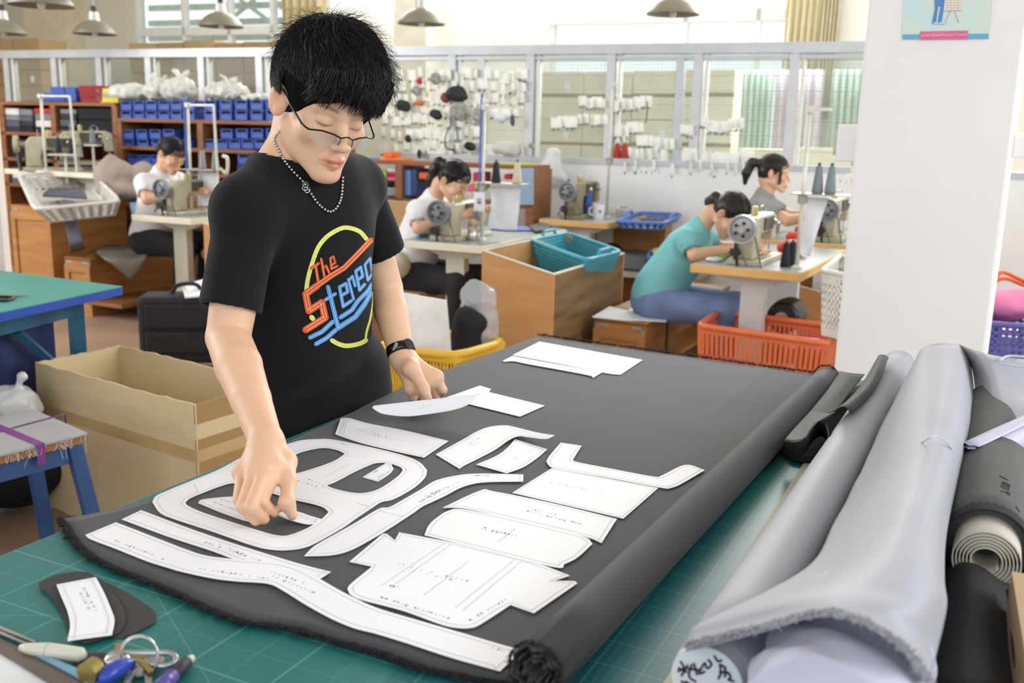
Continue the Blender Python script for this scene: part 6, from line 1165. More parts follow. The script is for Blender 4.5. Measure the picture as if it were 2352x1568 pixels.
nd = (sb-nb_).normalized(); c.rc(nb_+nd*.005, nb_+nd*.3, .0635, .0635, k=.008, op=-1)
def folds(V):
    zt_ = V[:, 2]; a = V @ np.array(sL); d = V @ np.array(fL)
    w = .0035*np.sin(a*38+zt_*26+2*vnoise(V, 8, 3))*np.clip((1.2-zt_)/.3, 0, 1)+.003*vnoise(V, 18, 5)+.003*np.sin(zt_*60-a*30+vnoise(V, 10, 2)*3)*np.clip((1.02-zt_)/.12, 0, 1)
    return V+w[:, None]*np.array((.62, -.75, .1))
ss_ = c.mesh(.0055, 'tshirt', TEE, man, disp=folds, cut=[(np.array((0, 0, .80)), np.array((0, 0, -1.)))], label='black T-shirt with a neon style band print')
def sleeve(a, m_, ra, rb, ar0, ar1, seed):
    c = SDF(); d = (m_-a).normalized(); e = m_+d*.06; c.rc(a, e, ra, rb, k=.01); c.rc(m_-d*.06, e+d*.05, rb-.011, rb-.006, k=.002, op=-1)
    return c.mesh(.0042, 'sleeve', TEE, ss_, disp=lambda V: V+.0028*np.stack([vnoise(V, 24, seed), vnoise(V, 24, seed+1), vnoise(V, 20, seed+2)*.4], 1), cut=[(np.array(m_), np.array(d))])
sleeve(shR, J(528, 708, 1.645), .0505, .0545, 0, 0, 1); sleeve(shL, J(876, 583, 1.965), .0515, .051, 0, 0, 5)
ax = nd; e1_ = ax.cross(Vector((0, 1, 0))).normalized(); e2_ = ax.cross(e1_)
# trousers and shoes
p = SDF(); p.el(hip, (.135, .10, .10), RT, k=.05)
for q in (-1, 1): a_ = hip+sL*(.07*q); k_ = a_+Vector((-.03, .03, -.38)); k_.z = .45; an_ = Vector((k_.x-.05, k_.y+.03, .12)); p.chain([a_, k_, an_], [.078, .062, .055], k=.03)
p.mesh(.012, 'trousers', JEANS, man)
for q in (-1, 1): a_ = hip+sL*(.085*q)+Vector((-.08, .06, 0)); a_.z = .045; SDF().rc(a_, a_+fL*.17, .045, .038, k=.02).mesh(.012, 'shoe', BLK, man)
# ray casting onto body and shirt
def bvh(objs):
    vs = []; ps = []
    for o in objs:
        n = len(vs); m = XF[key(o)]; vs += [m @ v.co for v in o.data.vertices]; ps += [tuple(i+n for i in q.vertices) for q in o.data.polygons]
    return BVHTree.FromPolygons(vs, ps)
sleeves = [o for o in ss_.children]
bt = bvh([body, ss_]+sleeves)
def hit(px, py, tree=bt, off=.0012):
    d = ray(px, py).normalized(); l, n, i, _ = tree.ray_cast(CAM, d)
    if l is None: return None
    return l-d*off
def PX(x, y): return 680+x/5.06, 500+y/5.06
bts = bvh([ss_])
def decal(name, mat, strokes, off):
    b = B()
    for pts, w in strokes:
        cl = pts[0] == pts[-1] and len(pts) > 2; P = crom([(x, y, 0) for x, y in pts], 6) if len(pts) > 2 else [Vector((*pts[0], 0)).lerp(Vector((*pts[1], 0)), i/8) for i in range(9)]
        m = len(P)-1; vs = []; ok = True
        ext = []
        d0 = (P[1]-P[0]).normalized(); d1_ = (P[-1]-P[-2]).normalized()
        PP_ = [(P[0]-d0*w*.5, .35), (P[0]-d0*w*.25, .85)]+[(q, 1) for q in P]+[(P[-1]+d1_*w*.25, .85), (P[-1]+d1_*w*.5, .35)]
        for i, (q, f) in enumerate(PP_):
            a_ = PP_[max(0, i-1)][0]; c_ = PP_[min(len(PP_)-1, i+1)][0]; t = (c_-a_).normalized(); n = Vector((-t.y, t.x, 0)); row = []
            for j in range(5): x = q+n*w*f*(j/4-.5); h_ = hit(*PX(x.x, x.y), bts, off); row.append(h_)
            vs.append(row)
        for i in range(len(vs)-1):
            for j in range(4):
                qd = [vs[i][j], vs[i+1][j], vs[i+1][j+1], vs[i][j+1]]
                if all(v is not None for v in qd) and max((qd[k]-qd[k-1]).length for k in range(4)) < .05: b.add(qd, [(0, 1, 2, 3)])
    return b.build(name, mat, ss_)
OG = M('print_orange', (224, 84, 42), .6); BU = M('print_blue', (88, 152, 214), .6); YL = M('print_yellow', (222, 224, 112), .65, var=.08, scale=200); CRL = M('print_cream', (246, 214, 140), .6); BLL = M('print_pale_blue', (196, 226, 246), .6)
decal('print_ring', YL, [([(900, 870), (895, 1000), (862, 1180), (822, 1320), (810, 1400)], 26), ([(812, 1425), (740, 1462), (600, 1488), (500, 1468), (420, 1425)], 52)], .0010); decal('print_dot', YL, [([(180, 1155), (195, 1172)], 55)], .001); decal('print_ring', YL, [([(120, 830), (140, 700), (190, 520), (260, 340), (370, 210), (520, 125), (620, 118), (740, 160), (818, 245)], 50)], .0010)
ob = [((868, 262), (700, 440)), ((700, 440), (560, 580)), ((560, 580), (410, 672)), ((410, 672), (250, 785)), ((250, 785), (112, 885)), ((112, 885), (150, 1080)), ((150, 1080), (298, 985)), ((298, 985), (338, 1160)), ((338, 1160), (115, 1300))]
decal('print_letter_s', OG, [([a, b_], 82 if i > 3 else 66) for i, (a, b_) in enumerate(ob)]+[([(180, 585), (262, 530)], 34), ([(228, 560), (258, 745)], 34), ([(292, 480), (330, 685)], 32), ([(305, 590), (345, 560)], 30), ([(350, 560), (385, 640)], 32), ([(402, 555), (455, 525)], 26), ([(455, 525), (435, 450)], 28), ([(435, 450), (398, 470)], 28), ([(398, 470), (412, 595)], 30), ([(412, 595), (478, 560)], 28)], .0016)
def par(seg, o): (x0, y0), (x1, y1) = seg; l = math.hypot(x1-x0, y1-y0); nx, ny = -(y1-y0)/l*o, (x1-x0)/l*o; return [(x0+nx, y0+ny), (x1+nx, y1+ny)]
decal('print_neon_line', CRL, [(par(g, o), 7) for g in ob for o in (-16, 16)]+[([(190, 582), (255, 540)], 5), ([(228, 570), (258, 740)], 5), ([(294, 485), (330, 680)], 5), ([(352, 565), (383, 635)], 5), ([(408, 552), (448, 528)], 4), ([(436, 456), (402, 475)], 4), ([(400, 475), (414, 590)], 4), ([(414, 592), (474, 562)], 4)], .0024)
bb_ = [((372, 805), (490, 1280)), ((345, 950), (455, 885)), ((490, 1280), (690, 1150)), ((690, 1150), (800, 1000)), ((800, 1000), (912, 800)), ((520, 1155), (650, 1070)), ((650, 1070), (720, 965)), ((720, 965), (835, 850)), ((835, 850), (912, 725)), ((522, 905), (600, 862)), ((600, 862), (578, 765)), ((578, 765), (505, 805)), ((505, 805), (548, 1030)), ((548, 1030), (640, 965)),
  ((608, 715), (668, 945)), ((615, 725), (655, 680)), ((655, 680), (685, 790)), ((718, 720), (775, 680)), ((775, 680), (752, 575)), ((752, 575), (693, 620)), ((693, 620), (738, 840)), ((738, 840), (795, 775)), ((800, 545), (862, 470)), ((862, 470), (888, 650)), ((888, 650), (835, 725)), ((835, 725), (800, 545)), ((165, 1390), (300, 1325)), ((300, 1325), (425, 1210)), ((235, 1465), (350, 1400)), ((350, 1400), (460, 1305))]
bw_l = [52, 42, 60, 60, 54, 52, 52, 50, 48]+[42]*5+[36]*3+[40]*5+[34]*4+[52]*4
decal('print_blue_letters', BU, [([a, b_], w) for (a, b_), w in zip(bb_, bw_l)], .0020)
decal('print_neon_line', BLL, [([a, b_], 6) for a, b_ in bb_], .0030)
# necklace
NP = [(640, 303), (631, 316), (632, 329), (640, 344), (652, 367), (672, 392), (697, 418), (710, 437), (726, 462), (742, 478), (758, 486), (772, 478), (783, 456), (786, 427), (787, 402)]
NPc = crom([(x, y, 0) for x, y in NP], 12); b = B(); last = None; acc = []
for q in NPc:
    h_ = hit(q.x, q.y, bt, .003)
    if h_ is None: continue
    if last is None or (h_-last).length > .0056: b.sph(h_, .0027, 8); last = h_
b.build('necklace', M('silver_beads', (206, 204, 204), .15, .95), man, smooth=True, label='silver ball chain necklace')
b = B()
for x, y in ((702, 424), (701, 431), (706, 436)): h_ = hit(x, y, bt, .004); b.tube([h_+Vector((math.cos(a)*.005, -.001, math.sin(a)*.005)) for a in [i*.7 for i in range(9)]], .0009, 5, closed=True)
b.build('necklace_clasp', NICK, man)
# glasses in head coordinates
GX = B(hx); GF = M('glasses_frame', (22, 22, 26), .35, .3)
def lens(q): return [(q*.0115, -.1155, -.0165), (q*.014, -.1145, -.030), (q*.027, -.1105, -.038), (q*.045, -.103, -.0385), (q*.059, -.095, -.032), (q*.063, -.0915, -.0165), (q*.045, -.1035, -.0115), (q*.025, -.1125, -.0125)]
for q in (1, -1):
    L_ = lens(q); B(hx).add([Vector(p) for p in L_], [tuple(range(8))]).build('lens', glassy('lens_glass', (236, 240, 244), .86, .03), man)
    B(hx).tube([L_[5], L_[6], L_[7], L_[0]], .0015, 6).tube([L_[0], L_[1]], .0009, 5).build('glasses_rim', GF, man, label='black half rim')
    B(hx).tube(crom([(q*.063, -.0915, -.0165), (q*.069, -.086, -.0145), (q*.0725, -.076, -.012)], 3), .0018, 6).tube([(q*.0725, -.078, -.0125), (q*.0785, -.03, .004), (q*.0795, .004, .017), (q*.079, .022, .012)], [.002, .0019, .0018, .002], 6).build('glasses_temple', GF, man, label='black temple arm')
    B(hx).sph((q*.011, -.109, -.026), .0035, 8, (.6, .8, 1.3)).build('nose_pad', M('nose_pad', (210, 200, 190), .2), man)
B(hx).tube(crom([(-.0115, -.1155, -.0165), (0, -.1175, -.0125), (.0115, -.1155, -.0165)], 4), .0013, 6).build('glasses_bridge', GF, man)
nl = J(986, 913, 1.822); B().sph(nl, .0062, 10, (.9, .35, 1.1)).build('thumbnail', M('nail', (236, 200, 184), .25), body)
# watch
dw = (wrL-elL).normalized(); wc_ = elL.lerp(wrL, .90); B().lathe([(.0265, -.0095), (.0285, -.0095), (.0290, 0), (.0285, .0095), (.0265, .0095), (.0262, 0)], 28, wc_, dw, cap=False).build('watch_band', M('watch_black', (20, 20, 22), .2), man, smooth=True, label='black watch band')
td = (CAM-wc_).normalized(); td = (td-dw*td.dot(dw)).normalized(); td2 = dw.cross(td); fc = wc_+(td*.8-td2*.6).normalized()*.0285
B().lathe([(0, 0), (.011, 0), (.011, .004), (.009, .005), (0, .005)], 20, fc, (fc-wc_).normalized()).build('watch_face', BLK, man); fb_ = wc_+(td*.95+td2*.3).normalized()*.029; B().cb(fb_, .006, .0035, .017, rz=.3, ry=.4).build('watch_clasp', NICK, man, label='silver link')
# hair
h = SDF(hx, HS); h.el((.006, .008, .052), (.092, .11, .104), k=.02).el((0, .05, -.0), (.07, .056, .062), k=.03).el((0, -.03, .075), (.07, .06, .05), k=.03)
h.el((0, -.092, -.052), (.11, .075, .088), k=.008, op=-1).el((0, -.13, .0), (.06, .06, .045), k=.02, op=-1)
for q in (1, -1): h.el((q*.088, .012, -.022), (.026, .026, .044), k=.008, op=-1)
hr = h.mesh(.0045, 'hair', M('hair_base', (16, 14, 15), .95, spec=.1), man, disp=lambda V: V+.0035*np.stack([vnoise(V, 60, 1), vnoise(V, 60, 2), vnoise(V, 60, 3)], 1), label='short thick black hair')
def okh(p):
    if abs(p.x) > .055 and -.022 < p.y < .04 and p.z < .006: return False
    if p.y < -.005 and p.z < (.016 if p.x > .02 else .040+.25*max(0, -p.x-.03)) : return False
    return p.z > -.055
def rooth(p): return okh(p) and not (p.y < -.03 and p.z < .055)
strands(hx, hr, HAIR, (.006, .008, .052), (.096, .115, .109), (.01, .06, .15), 6500, okh, L_=.075, w=.0011, lift=.075, seed=3, down=.25, root=rooth)
strands(hx, hr, HAIR, (.006, .008, .052), (.097, .117, .11), (-.01, .05, .15), 600, lambda p: True if p.z > .02 else okh(p), L_=.05, w=.0006, lift=.24, seed=5, down=-.2, name='flyaway_hair', root=lambda p: p.z > .08)
rd = random.Random(8); b = B(hx)
for k in range(900):
    x = rd.uniform(-.07, .08); y = -.078-.022*math.cos(x*18)+rd.uniform(-.01, .016); zz = .088+rd.uniform(-.014, .014)-abs(x)*.15; ln = rd.uniform(.028, .053)*(1.15 if x > .02 else 1)*(.85+.4*nz.noise(Vector((x*60, 1, 0)))); sx = .25*nz.noise(Vector((x*45, 3, 0)))-.25
    pts = [(x+sx*ln*t, y-.010*math.sin(t*2.6)-.006*t+abs(x)*.3*t, zz-ln*t) for t in (0, .3, .6, .85, 1)]; b.tube(pts, [.0014, .0013, .001, .0006, .0002], 3, caps=False)
b.build('fringe', HAIR, hr, smooth=True)
# ================================================================ shelves, boxes and hanging stock along the partition
SHW = wood('shelf_wood', (150, 96, 54), (124, 74, 38)); BBL = M('bin_blue', (48, 82, 176), .45, var=.12, scale=6); DRK = M('dark_parts', (40, 42, 52), .6, var=.5, scale=60, rgb2=(170, 172, 176))
def shelf(name, lab, px0, px1, ys, vert, off, dep, y_mid):
    x0, x1 = lx(px0, off), lx(px1, off); zt_ = lz((px0+px1)/2, ys[0], off); c = PFR @ Vector(((x0+x1)/2, off, 0)); t = thing(name, lab, 'shelf', c, R(-21.5))
    for i, y in enumerate(ys): z = lz((px0+px1)/2, y, off); B(PFR).box(x0, x1, off, off+dep, z-.03, z).build('shelf_board', SHW, t)
    for v in vert: x = lx(v, off); B(PFR).box(x-.03, x+.03, off, off+dep, 0, zt_-.03).build('upright', SHW, t)
    if y_mid == 0: B(PFR).box(x0, x1, off+dep, off+dep+.01, 0, zt_-.03).build('back_panel', WD2, t)
    return t
OA, DA = -.75, .55
shelf('shelf_unit', 'brown shelf unit with stacked dark fabrics at the far left', -30, 264, [234, 305, 365, 425], [2, 120, 262], OA, DA, 0)
shelf('shelf_unit', 'brown shelf unit full of blue plastic bins left of the man', 268, 735, [276, 342, 400], [270, 457, 640, 730], OA, DA, 0)
def zat(px, py, off=OA): return lz(px, py, off)
# fabric stacks
rd = random.Random(21)
FC = {k: M('folded_'+k, v, .85, var=.1) for k, v in dict(white=(214, 214, 212), grey=(128, 128, 134), dark=(50, 50, 56), black=(24, 24, 28), red=(196, 52, 36), slate=(86, 90, 102)).items()}
def stack(px0, px1, ybot, cols, hh, where, gname):
    x0, x1 = lx(px0, OA), lx(px1, OA); z = zat((px0+px1)/2, ybot)
    for i, c in enumerate(cols): 
        h_ = hh*rd.uniform(.8, 1.2); j = rd.uniform(-.01, .01)
        B(PFR).box(x0+j, x1+j, OA+.02, OA+.4, z, z+h_*.96).build('folded_fabric', FC[c], label='%s folded fabric, %s of the stack %s' % (c, ('bottom', 'second', 'third', 'fourth', 'fifth', 'sixth')[i], where), cat='fabric', bevel=.01); z += h_
stack(4, 38, 304, ['dark', 'slate', 'grey', 'white'], .058, 'at the very left of the upper shelf', ''); stack(41, 70, 304, ['black', 'dark', 'slate', 'grey'], .055, 'beside the leftmost one on the upper shelf', ''); stack(74, 112, 304, ['black', 'white', 'grey', 'red'], .055, 'with the red fabric on top', '')
stack(132, 168, 304, ['black', 'slate', 'dark', 'grey'], .055, 'right of the shelf upright', ''); stack(174, 252, 304, ['black', 'black'], .115, 'of two thick black ones', ''); stack(15, 90, 364, ['black', 'dark'], .09, 'on the middle shelf behind the cream machines', ''); stack(10, 100, 424, ['slate', 'white', 'dark'], .05, 'on the lowest visible shelf at the far left', '')
# blue bins
ORD = 'first second third fourth fifth sixth seventh eighth ninth tenth eleventh twelfth thirteenth fourteenth fifteenth sixteenth'.split()
def bluebin(name, lab, group):
    t = thing(name, lab, 'bin', (0, 0, 0), group=group); x = Matrix(); w, d, h = .118, .2, .082; b = B(x); th = .004
    b.box(-w/2, w/2, 0, d, 0, th).box(-w/2, -w/2+th, 0, d, 0, h).box(w/2-th, w/2, 0, d, 0, h).box(-w/2, w/2, d-th, d, 0, h).box(-w/2, w/2, 0, th, 0, h*.62).box(-w/2-.003, w/2+.003, -.004, th, h*.55, h*.62).box(-w/2, -w/2+.012, -.002, th, 0, h).box(w/2-.012, w/2, -.002, th, 0, h).box(-w/2, w/2, 0, .012, h-.006, h).build('tray', BBL, t)
    b = B(x); r2 = random.Random(2)
    for k in range(16): b.cb((r2.uniform(-.045, .045), r2.uniform(.02, .17), h*.45+r2.uniform(0, .025)), .03, .02, .012, rz=r2.uniform(0, 3), rx=r2.uniform(-.5, .5))
    b.build('contents', DRK, t, label='small dark and silver parts'); return t
proto = None
for (px0, px1, yb, n, lab) in ((272, 445, 275, 6, 'left half, lower layer, on the top shelf board'), (272, 445, 251, 6, 'left half, upper layer, above the top shelf board'), (462, 640, 275, 5, 'right half, lower layer, on the top shelf board'), (462, 640, 253, 5, 'right half, upper layer, above the top shelf board'),
    (276, 440, 341, 5, 'left half, lower layer, middle shelf'), (276, 400, 318, 4, 'left half, upper layer, middle shelf'), (462, 640, 341, 6, 'right half, lower layer, middle shelf'), (500, 640, 318, 4, 'right half, upper layer, middle shelf'), (276, 370, 399, 3, 'left half, lower layer, lowest shelf'), (290, 370, 375, 3, 'left half, upper layer, lowest shelf'), (540, 640, 399, 3, 'right half, lower layer, lowest shelf'), (540, 640, 375, 3, 'right half, upper layer, lowest shelf')):
    for k in range(n):
        px = px0+(px1-px0)*(k+.5)/n; p = PW(px, yb, OA); base = zat(px, {275: 276, 251: 276, 253: 276, 341: 342, 318: 342, 399: 400, 375: 400}[yb]); up = .088 if yb in (251, 253, 318, 375) else 0
        lb = '%s blue bin from the left, %s' % (ORD[k], lab); g = 'blue bins: '+lab
        q = (PINV @ p); loc = PFR @ Vector((q.x, OA+.02, 0)); loc = (loc.x, loc.y, base+up)
        sc_ = min(1.12, (lx(px1, OA)-lx(px0, OA))/n/.126)
        if proto is None: proto = bluebin('parts_bin', lb, g); proto.location = loc; proto.rotation_euler = (0, 0, R(-21.5)); XF[key(proto)] = Matrix()
        else: dup(proto, lb, loc, R(-21.5), min(sc_, 1.0), g)
# things on top of the left shelf
def onshelf(px, py, off=OA): return PW(px, py, off)
def bxp(name, lab, cat, px0, px1, py0, py1, off, dep, mat, bevel=.004, **k):
    x0, x1 = lx(px0, off), lx(px1, off); pm = (px0+px1)/2; return B(PFR).box(x0, x1, off, off+dep, lz(pm, py1, off), lz(pm, py0, off)).build(name, mat, label=lab, cat=cat, bevel=bevel, **k)
for a in ((90, 119, 214, 233, 'small blue crate at the left on top of the fabric shelf'), (119, 150, 199, 233, 'middle blue crate on top of the fabric shelf'), (152, 176, 200, 233, 'blue crate beside the red basket')): bxp('plastic_crate', a[4], 'crate', *a[:4], OA+.05, .25, BBL)
x0, x1 = lx(178, OA), lx(230, OA); zt_, zb_ = zat(204, 198), zat(204, 234); q4 = [PFR @ Vector((x, y, zt_)) for x, y in ((x0, OA+.03), (x1, OA+.03), (x1, OA+.3), (x0, OA+.3))]
basket4('plastic_basket', 'red slatted basket on top of the fabric shelf', q4, zt_-zb_-.004, M('red_plastic', (160, 36, 36), .45), 12, 2, .92, handles=False, rimr=.008)
yb_ = bxp('carton', 'yellow printed carton beside the red basket', 'box', 230, 272, 203, 236, OA+.04, .22, M('yellow_carton', (222, 206, 60), .5)); 
B(PFR).box(lx(236, OA+.035), lx(266, OA+.035), OA+.035, OA+.04, zat(250, 223), zat(250, 212)).build('printed_picture', M('carton_print', (90, 92, 70), .6, var=.5, scale=60, rgb2=(210, 210, 190)), yb_)
PB_ = M('white_bag_plastic', (214, 214, 206), .35, var=.05)
def pbag(px, py, w, h, lab, seed, ear=1):
    p = PW(px, py, OA+.15); s_ = w/2*p.y/F; z_ = h*p.y/F; q = SDF(); q.el(p+Vector((0, 0, z_*.42)), (s_, .12, z_*.42), k=.03)
    if ear: q.rc(p+Vector((.02, 0, z_*.6)), p+Vector((.03, 0, z_*.8)), .04, .02, k=.03).rc(p+Vector((.03, 0, z_*.8)), p+Vector((-.03, 0, z_*1.05)), .015, .022, k=.02).rc(p+Vector((.03, 0, z_*.8)), p+Vector((.08, 0, z_*1.02)), .015, .02, k=.02)
    q.mesh(.014, 'plastic_bag', PB_, disp=lambda V: crumple(V, .024, 34+seed*3), label=lab, cat='bag')
pbag(300, 233, 100, 46, 'white plastic bag right of the yellow carton on the shelf', 1, 0); pbag(360, 233, 60, 52, 'white plastic bag in front of the cardboard boxes, second from the left', 2); pbag(412, 235, 80, 64, 'large white plastic bag with upright ears on the shelf', 3); pbag(520, 235, 100, 52, 'white plastic bag with loop handle on the blue bin shelf', 4); pbag(590, 236, 70, 22, 'flat white plastic bag next to the man\'s head on the shelf', 5, 0)
# cardboard boxes behind the partition
CBX = [M('stock_carton', (170, 146, 104), .85, var=.05), M('stock_carton_2', (158, 132, 92), .85, var=.06)]; CBR = M('pale_carton', (222, 212, 186), .85, var=.04)
TP = M('carton_tape', (140, 112, 70), .6); rd = random.Random(5)
def cartons(px0, px1, off, w, h, ztop, zbot, mats, where, dep=.4):
    x = lx(px0, off); xe = lx(px1, off); ci = 0
    while x < xe-.1:
        z = ztop-rd.uniform(0, .03); ri = 0; wj = w*rd.uniform(.9, 1.1)
        while z > zbot:
            t = thing('carton', 'carton, column %s, %s' % (('one', 'two', 'three', 'four', 'five', 'six', 'seven', 'eight', 'nine', 'ten', 'eleven')[min(ci, 10)]+'', ('topmost', 'second down', 'third down', 'fourth down', 'fifth down', 'sixth down')[min(ri, 5)]+' '+where), 'box', PFR @ Vector((x+wj/2, off+dep/2, z-h)), R(-21.5)); X = XF[key(t)]
            B(X).box(-wj/2+.004, wj/2-.004, -dep/2, dep/2, 0, h-.004).build('carton_body', mats[rd.randrange(len(mats))], t, bevel=.006); B(X).box(-wj/2+.003, wj/2-.003, -dep/2-.001, -dep/2, h*.46, h*.54).build('tape', TP, t)
            if rd.random() < .35: B(X).box(wj*.1, wj*.1+.05, -dep/2-.002, -dep/2, h*.6, h*.8).build('white_label', WHC, t)
            z -= h; ri += 1
        x += wj; ci += 1
cartons(303, 700, .45, .36, .30, lz(470, 91, .45), .9, CBX, 'behind the glass left of the man')
cartons(-20, 76, .7, .42, .34, lz(30, 82, .7), .9, CBX, 'behind the glass at the far left')
cartons(1232, 1690, .7, .46, .42, lz(1450, 158, .7), .9, [CBR], 'of the tall pale stack behind the mesh')
cartons(1700, 2010, .7, .46, .30, lz(1850, 338, .7), .9, [CBR], 'of the low pale row behind the mesh')
# hanging packets
def packet():
    t = thing('hanging_packet', 'x', 'packet', (0, 0, 0)); r3 = random.Random(4); b = B()
    for k in range(4): a = -.5+.3*k; o = .012*(k-1.5); b.add([(o-.022, -.006*k, .0), (o+.022, -.006*k-.02, .0), (o+.03, -.006*k-.02, -.065), (o-.014, -.006*k, -.07), (o-.022, -.006*k-.002, .0), (o+.022, -.006*k-.022, .0), (o+.03, -.006*k-.022, -.065), (o-.014, -.006*k-.002, -.07)], [(0, 1, 2, 3), (7, 6, 5, 4), (0, 4, 5, 1), (1, 5, 6, 2), (2, 6, 7, 3), (3, 7, 4, 0)])
    b.build('card', M('packet_white', (252, 252, 244), .6, var=.06, scale=30), t); b = B()
    for k in range(5): b.cb((r3.uniform(-.02, .03), -.01-.01*r3.random(), -.075-.012*r3.random()), .014, .01, .010, rz=r3.random()*3)
    b.build('hardware', M('packet_hardware', (150, 152, 156), .4, .4, var=.3), t, label='small grey fittings'); return t
pk_ = None; rd = random.Random(12)
rows_ = [(892, 1212, 160, 15, 'topmost row right of the man\'s head'), (892, 1212, 187, 14, 'in the second row right of the man\'s head'), (900, 1212, 214, 14, 'in the third row right of the man\'s head'), (885, 1200, 243, 12, 'in the fourth row right of the man\'s head'), (880, 1105, 262, 11, 'in the fifth row, beside the man\'s head'), (875, 1105, 296, 12, 'in the sixth row, beside the man\'s glasses'), (870, 1100, 325, 12, 'in the lowest row above the shelf'), (1115, 1210, 335, 4, 'low behind the blue strap'),
  (1333, 1395, 225, 4, 'upper row left of the tall mesh post'), (1408, 1490, 225, 6, 'upper row right of the tall mesh post'), (1270, 1388, 266, 8, 'second row left of the tall mesh post'), (1410, 1475, 283, 4, 'second row right of the tall mesh post'), (1412, 1440, 312, 2, 'beside the red thread cones'), (1465, 1540, 313, 6, 'third row right of the red cones'), (1440, 1535, 340, 7, 'fourth row right of the red cones'), (1430, 1545, 368, 8, 'on the sill right of the red cones'),
  (1565, 1590, 288, 2, 'alone near the middle mesh post'), (1610, 1708, 273, 6, 'row beside the pale green curtain'), (1568, 1590, 345, 2, 'low near the middle mesh post'), (1608, 1725, 350, 8, 'low row left of the ponytailed head'), (1575, 1725, 372, 9, 'on the sill left of the ponytailed head'), (1930, 1975, 385, 3, 'on the sill beside the white pillar')]
for x0, x1, y, n, lab in rows_:
    for k in range(n):
        px = x0+(x1-x0)*(k+.5)/n+rd.uniform(-3, 3); p = PW(px, y+rd.uniform(-4, 4)+3*math.sin(px*.05), -.035 if y > 350 and x0 > 1400 else -.03); lb = '%s white packet from the left, %s' % (ORD[k], lab); g = 'white packets '+lab; sc_ = rd.uniform(1.0, 1.3)
        if pk_ is None: pk_ = packet(); pk_['label'] = lb; pk_['group'] = g; pk_.location = p; pk_.rotation_euler = (0, 0, R(-21.5))
        else: dup(pk_, lb, p, R(-21.5+rd.uniform(-25, 25)), sc_, g)
GB = M('grey_bundle', (110, 108, 104), .7, var=.4, scale=40, rgb2=(190, 188, 180)); BB2 = M('dark_bundle', (44, 44, 46), .6, var=.3, scale=40)
def blob(px, py, w, h, m, lab, off=-.12): p = PW(px, py, off); s_ = p.y/F; SDF().el(p, (w*s_/2, .035, h*s_/2), k=.01).el(p+Vector((w*s_*.2, 0, -h*s_*.25)), (w*s_*.3, .03, h*s_*.3), k=.02).mesh(.012, 'accessory_bundle', m, disp=lambda V: crumple(V, .009, 40), label=lab, cat='bundle')
for a in ((1000, 180, 26, 26, GB, 'grey strap bundle in the upper packet rows'), (962, 186, 14, 12, M('red_tag', (214, 40, 70), .5), 'small red tag among the hanging packets'), (957, 208, 22, 20, GB, 'small grey bundle under the red tag'), (1048, 215, 50, 34, BB2, 'large dark strap bundle in the middle of the packet wall'), (1022, 224, 24, 22, M('maroon_tag', (130, 60, 56), .6), 'maroon piece left of the large dark bundle'), (925, 242, 34, 26, BB2, 'dark bundle nearest the man\'s hair'), (962, 236, 24, 12, M('salmon_piece', (220, 130, 90), .7), 'salmon coloured piece among the packets'), (1000, 262, 30, 22, BB2, 'dark buckles below the large dark bundle'), (1052, 255, 40, 42, GB, 'round grey bag hanging on the packet wall'), (1095, 262, 22, 34, GB, 'grey webbing bundle left of the blue strap'), (1078, 335, 26, 20, BB2, 'dark pouch above the ponytailed woman\'s head'), (963, 352, 8, 20, BB2, 'narrow dark strip above the wooden shelf'), (937, 318, 14, 16, BB2, 'small dark triangle in the lower packet rows'), (1150, 270, 30, 20, WHC, 'white folded bag right of the blue strap'), (1176, 275, 12, 24, M('navy_strip', (84, 84, 110), .7), 'navy strip on the white folded bag'), (1160, 340, 70, 30, PB_, 'long white plastic bag on the sill behind the thread cones'), (1220, 335, 14, 12, GB, 'grey knob on the mesh post')): blob(*a)
for pts, w, lab in ((((1032, 290), (1022, 320), (1026, 340), (1045, 345)), .014, 'black curved strap hanging on the packet wall'), (((1158, 222), (1172, 212), (1185, 208), (1180, 220), (1160, 226)), .006, 'black strap loop right of the blue strap'), (((1112, 205), (1108, 225)), .012, 'black strap on the post'), (((1487, 232), (1486, 262), (1483, 283)), .010, 'black strap hanging in the mesh right of the upper packets'), (((1185, 180), (1200, 187), (1212, 190)), .010, 'dark strap near the upper right packets')):
    B().tube(crom([PW(x, y, -.1) for x, y in pts], 4) if len(pts) > 2 else [PW(x, y, -.1) for x, y in pts], w, 6, flat=.4).build('strap', BB2, label=lab, cat='strap', smooth=True)
p = PW(1264, 395, -.2); SDF().el(p+Vector((0, 0, -.05)), (.15, .07, .08), k=.05).rc(p+Vector((0, 0, -.02)), p+Vector((.02, 0, .14)), .11, .06, k=.05).mesh(.012, 'clear_bag', glassy('cloudy_bag', (240, 240, 240), .25, .2), disp=lambda V: crumple(V, .012, 26), label='clear plastic bag with dark parts hanging on the wall under the wire mesh', cat='bag')
for i, dx in enumerate((-.09, .02, .11)): SDF().el(p+Vector((dx, .0, -.07)), (.05, .035, .03)).mesh(.012, 'dark_parts', BB2, disp=lambda V: crumple(V, .008, 50), label=('left', 'middle', 'right')[i]+' clump of dark parts inside the clear hanging bag', cat='parts')
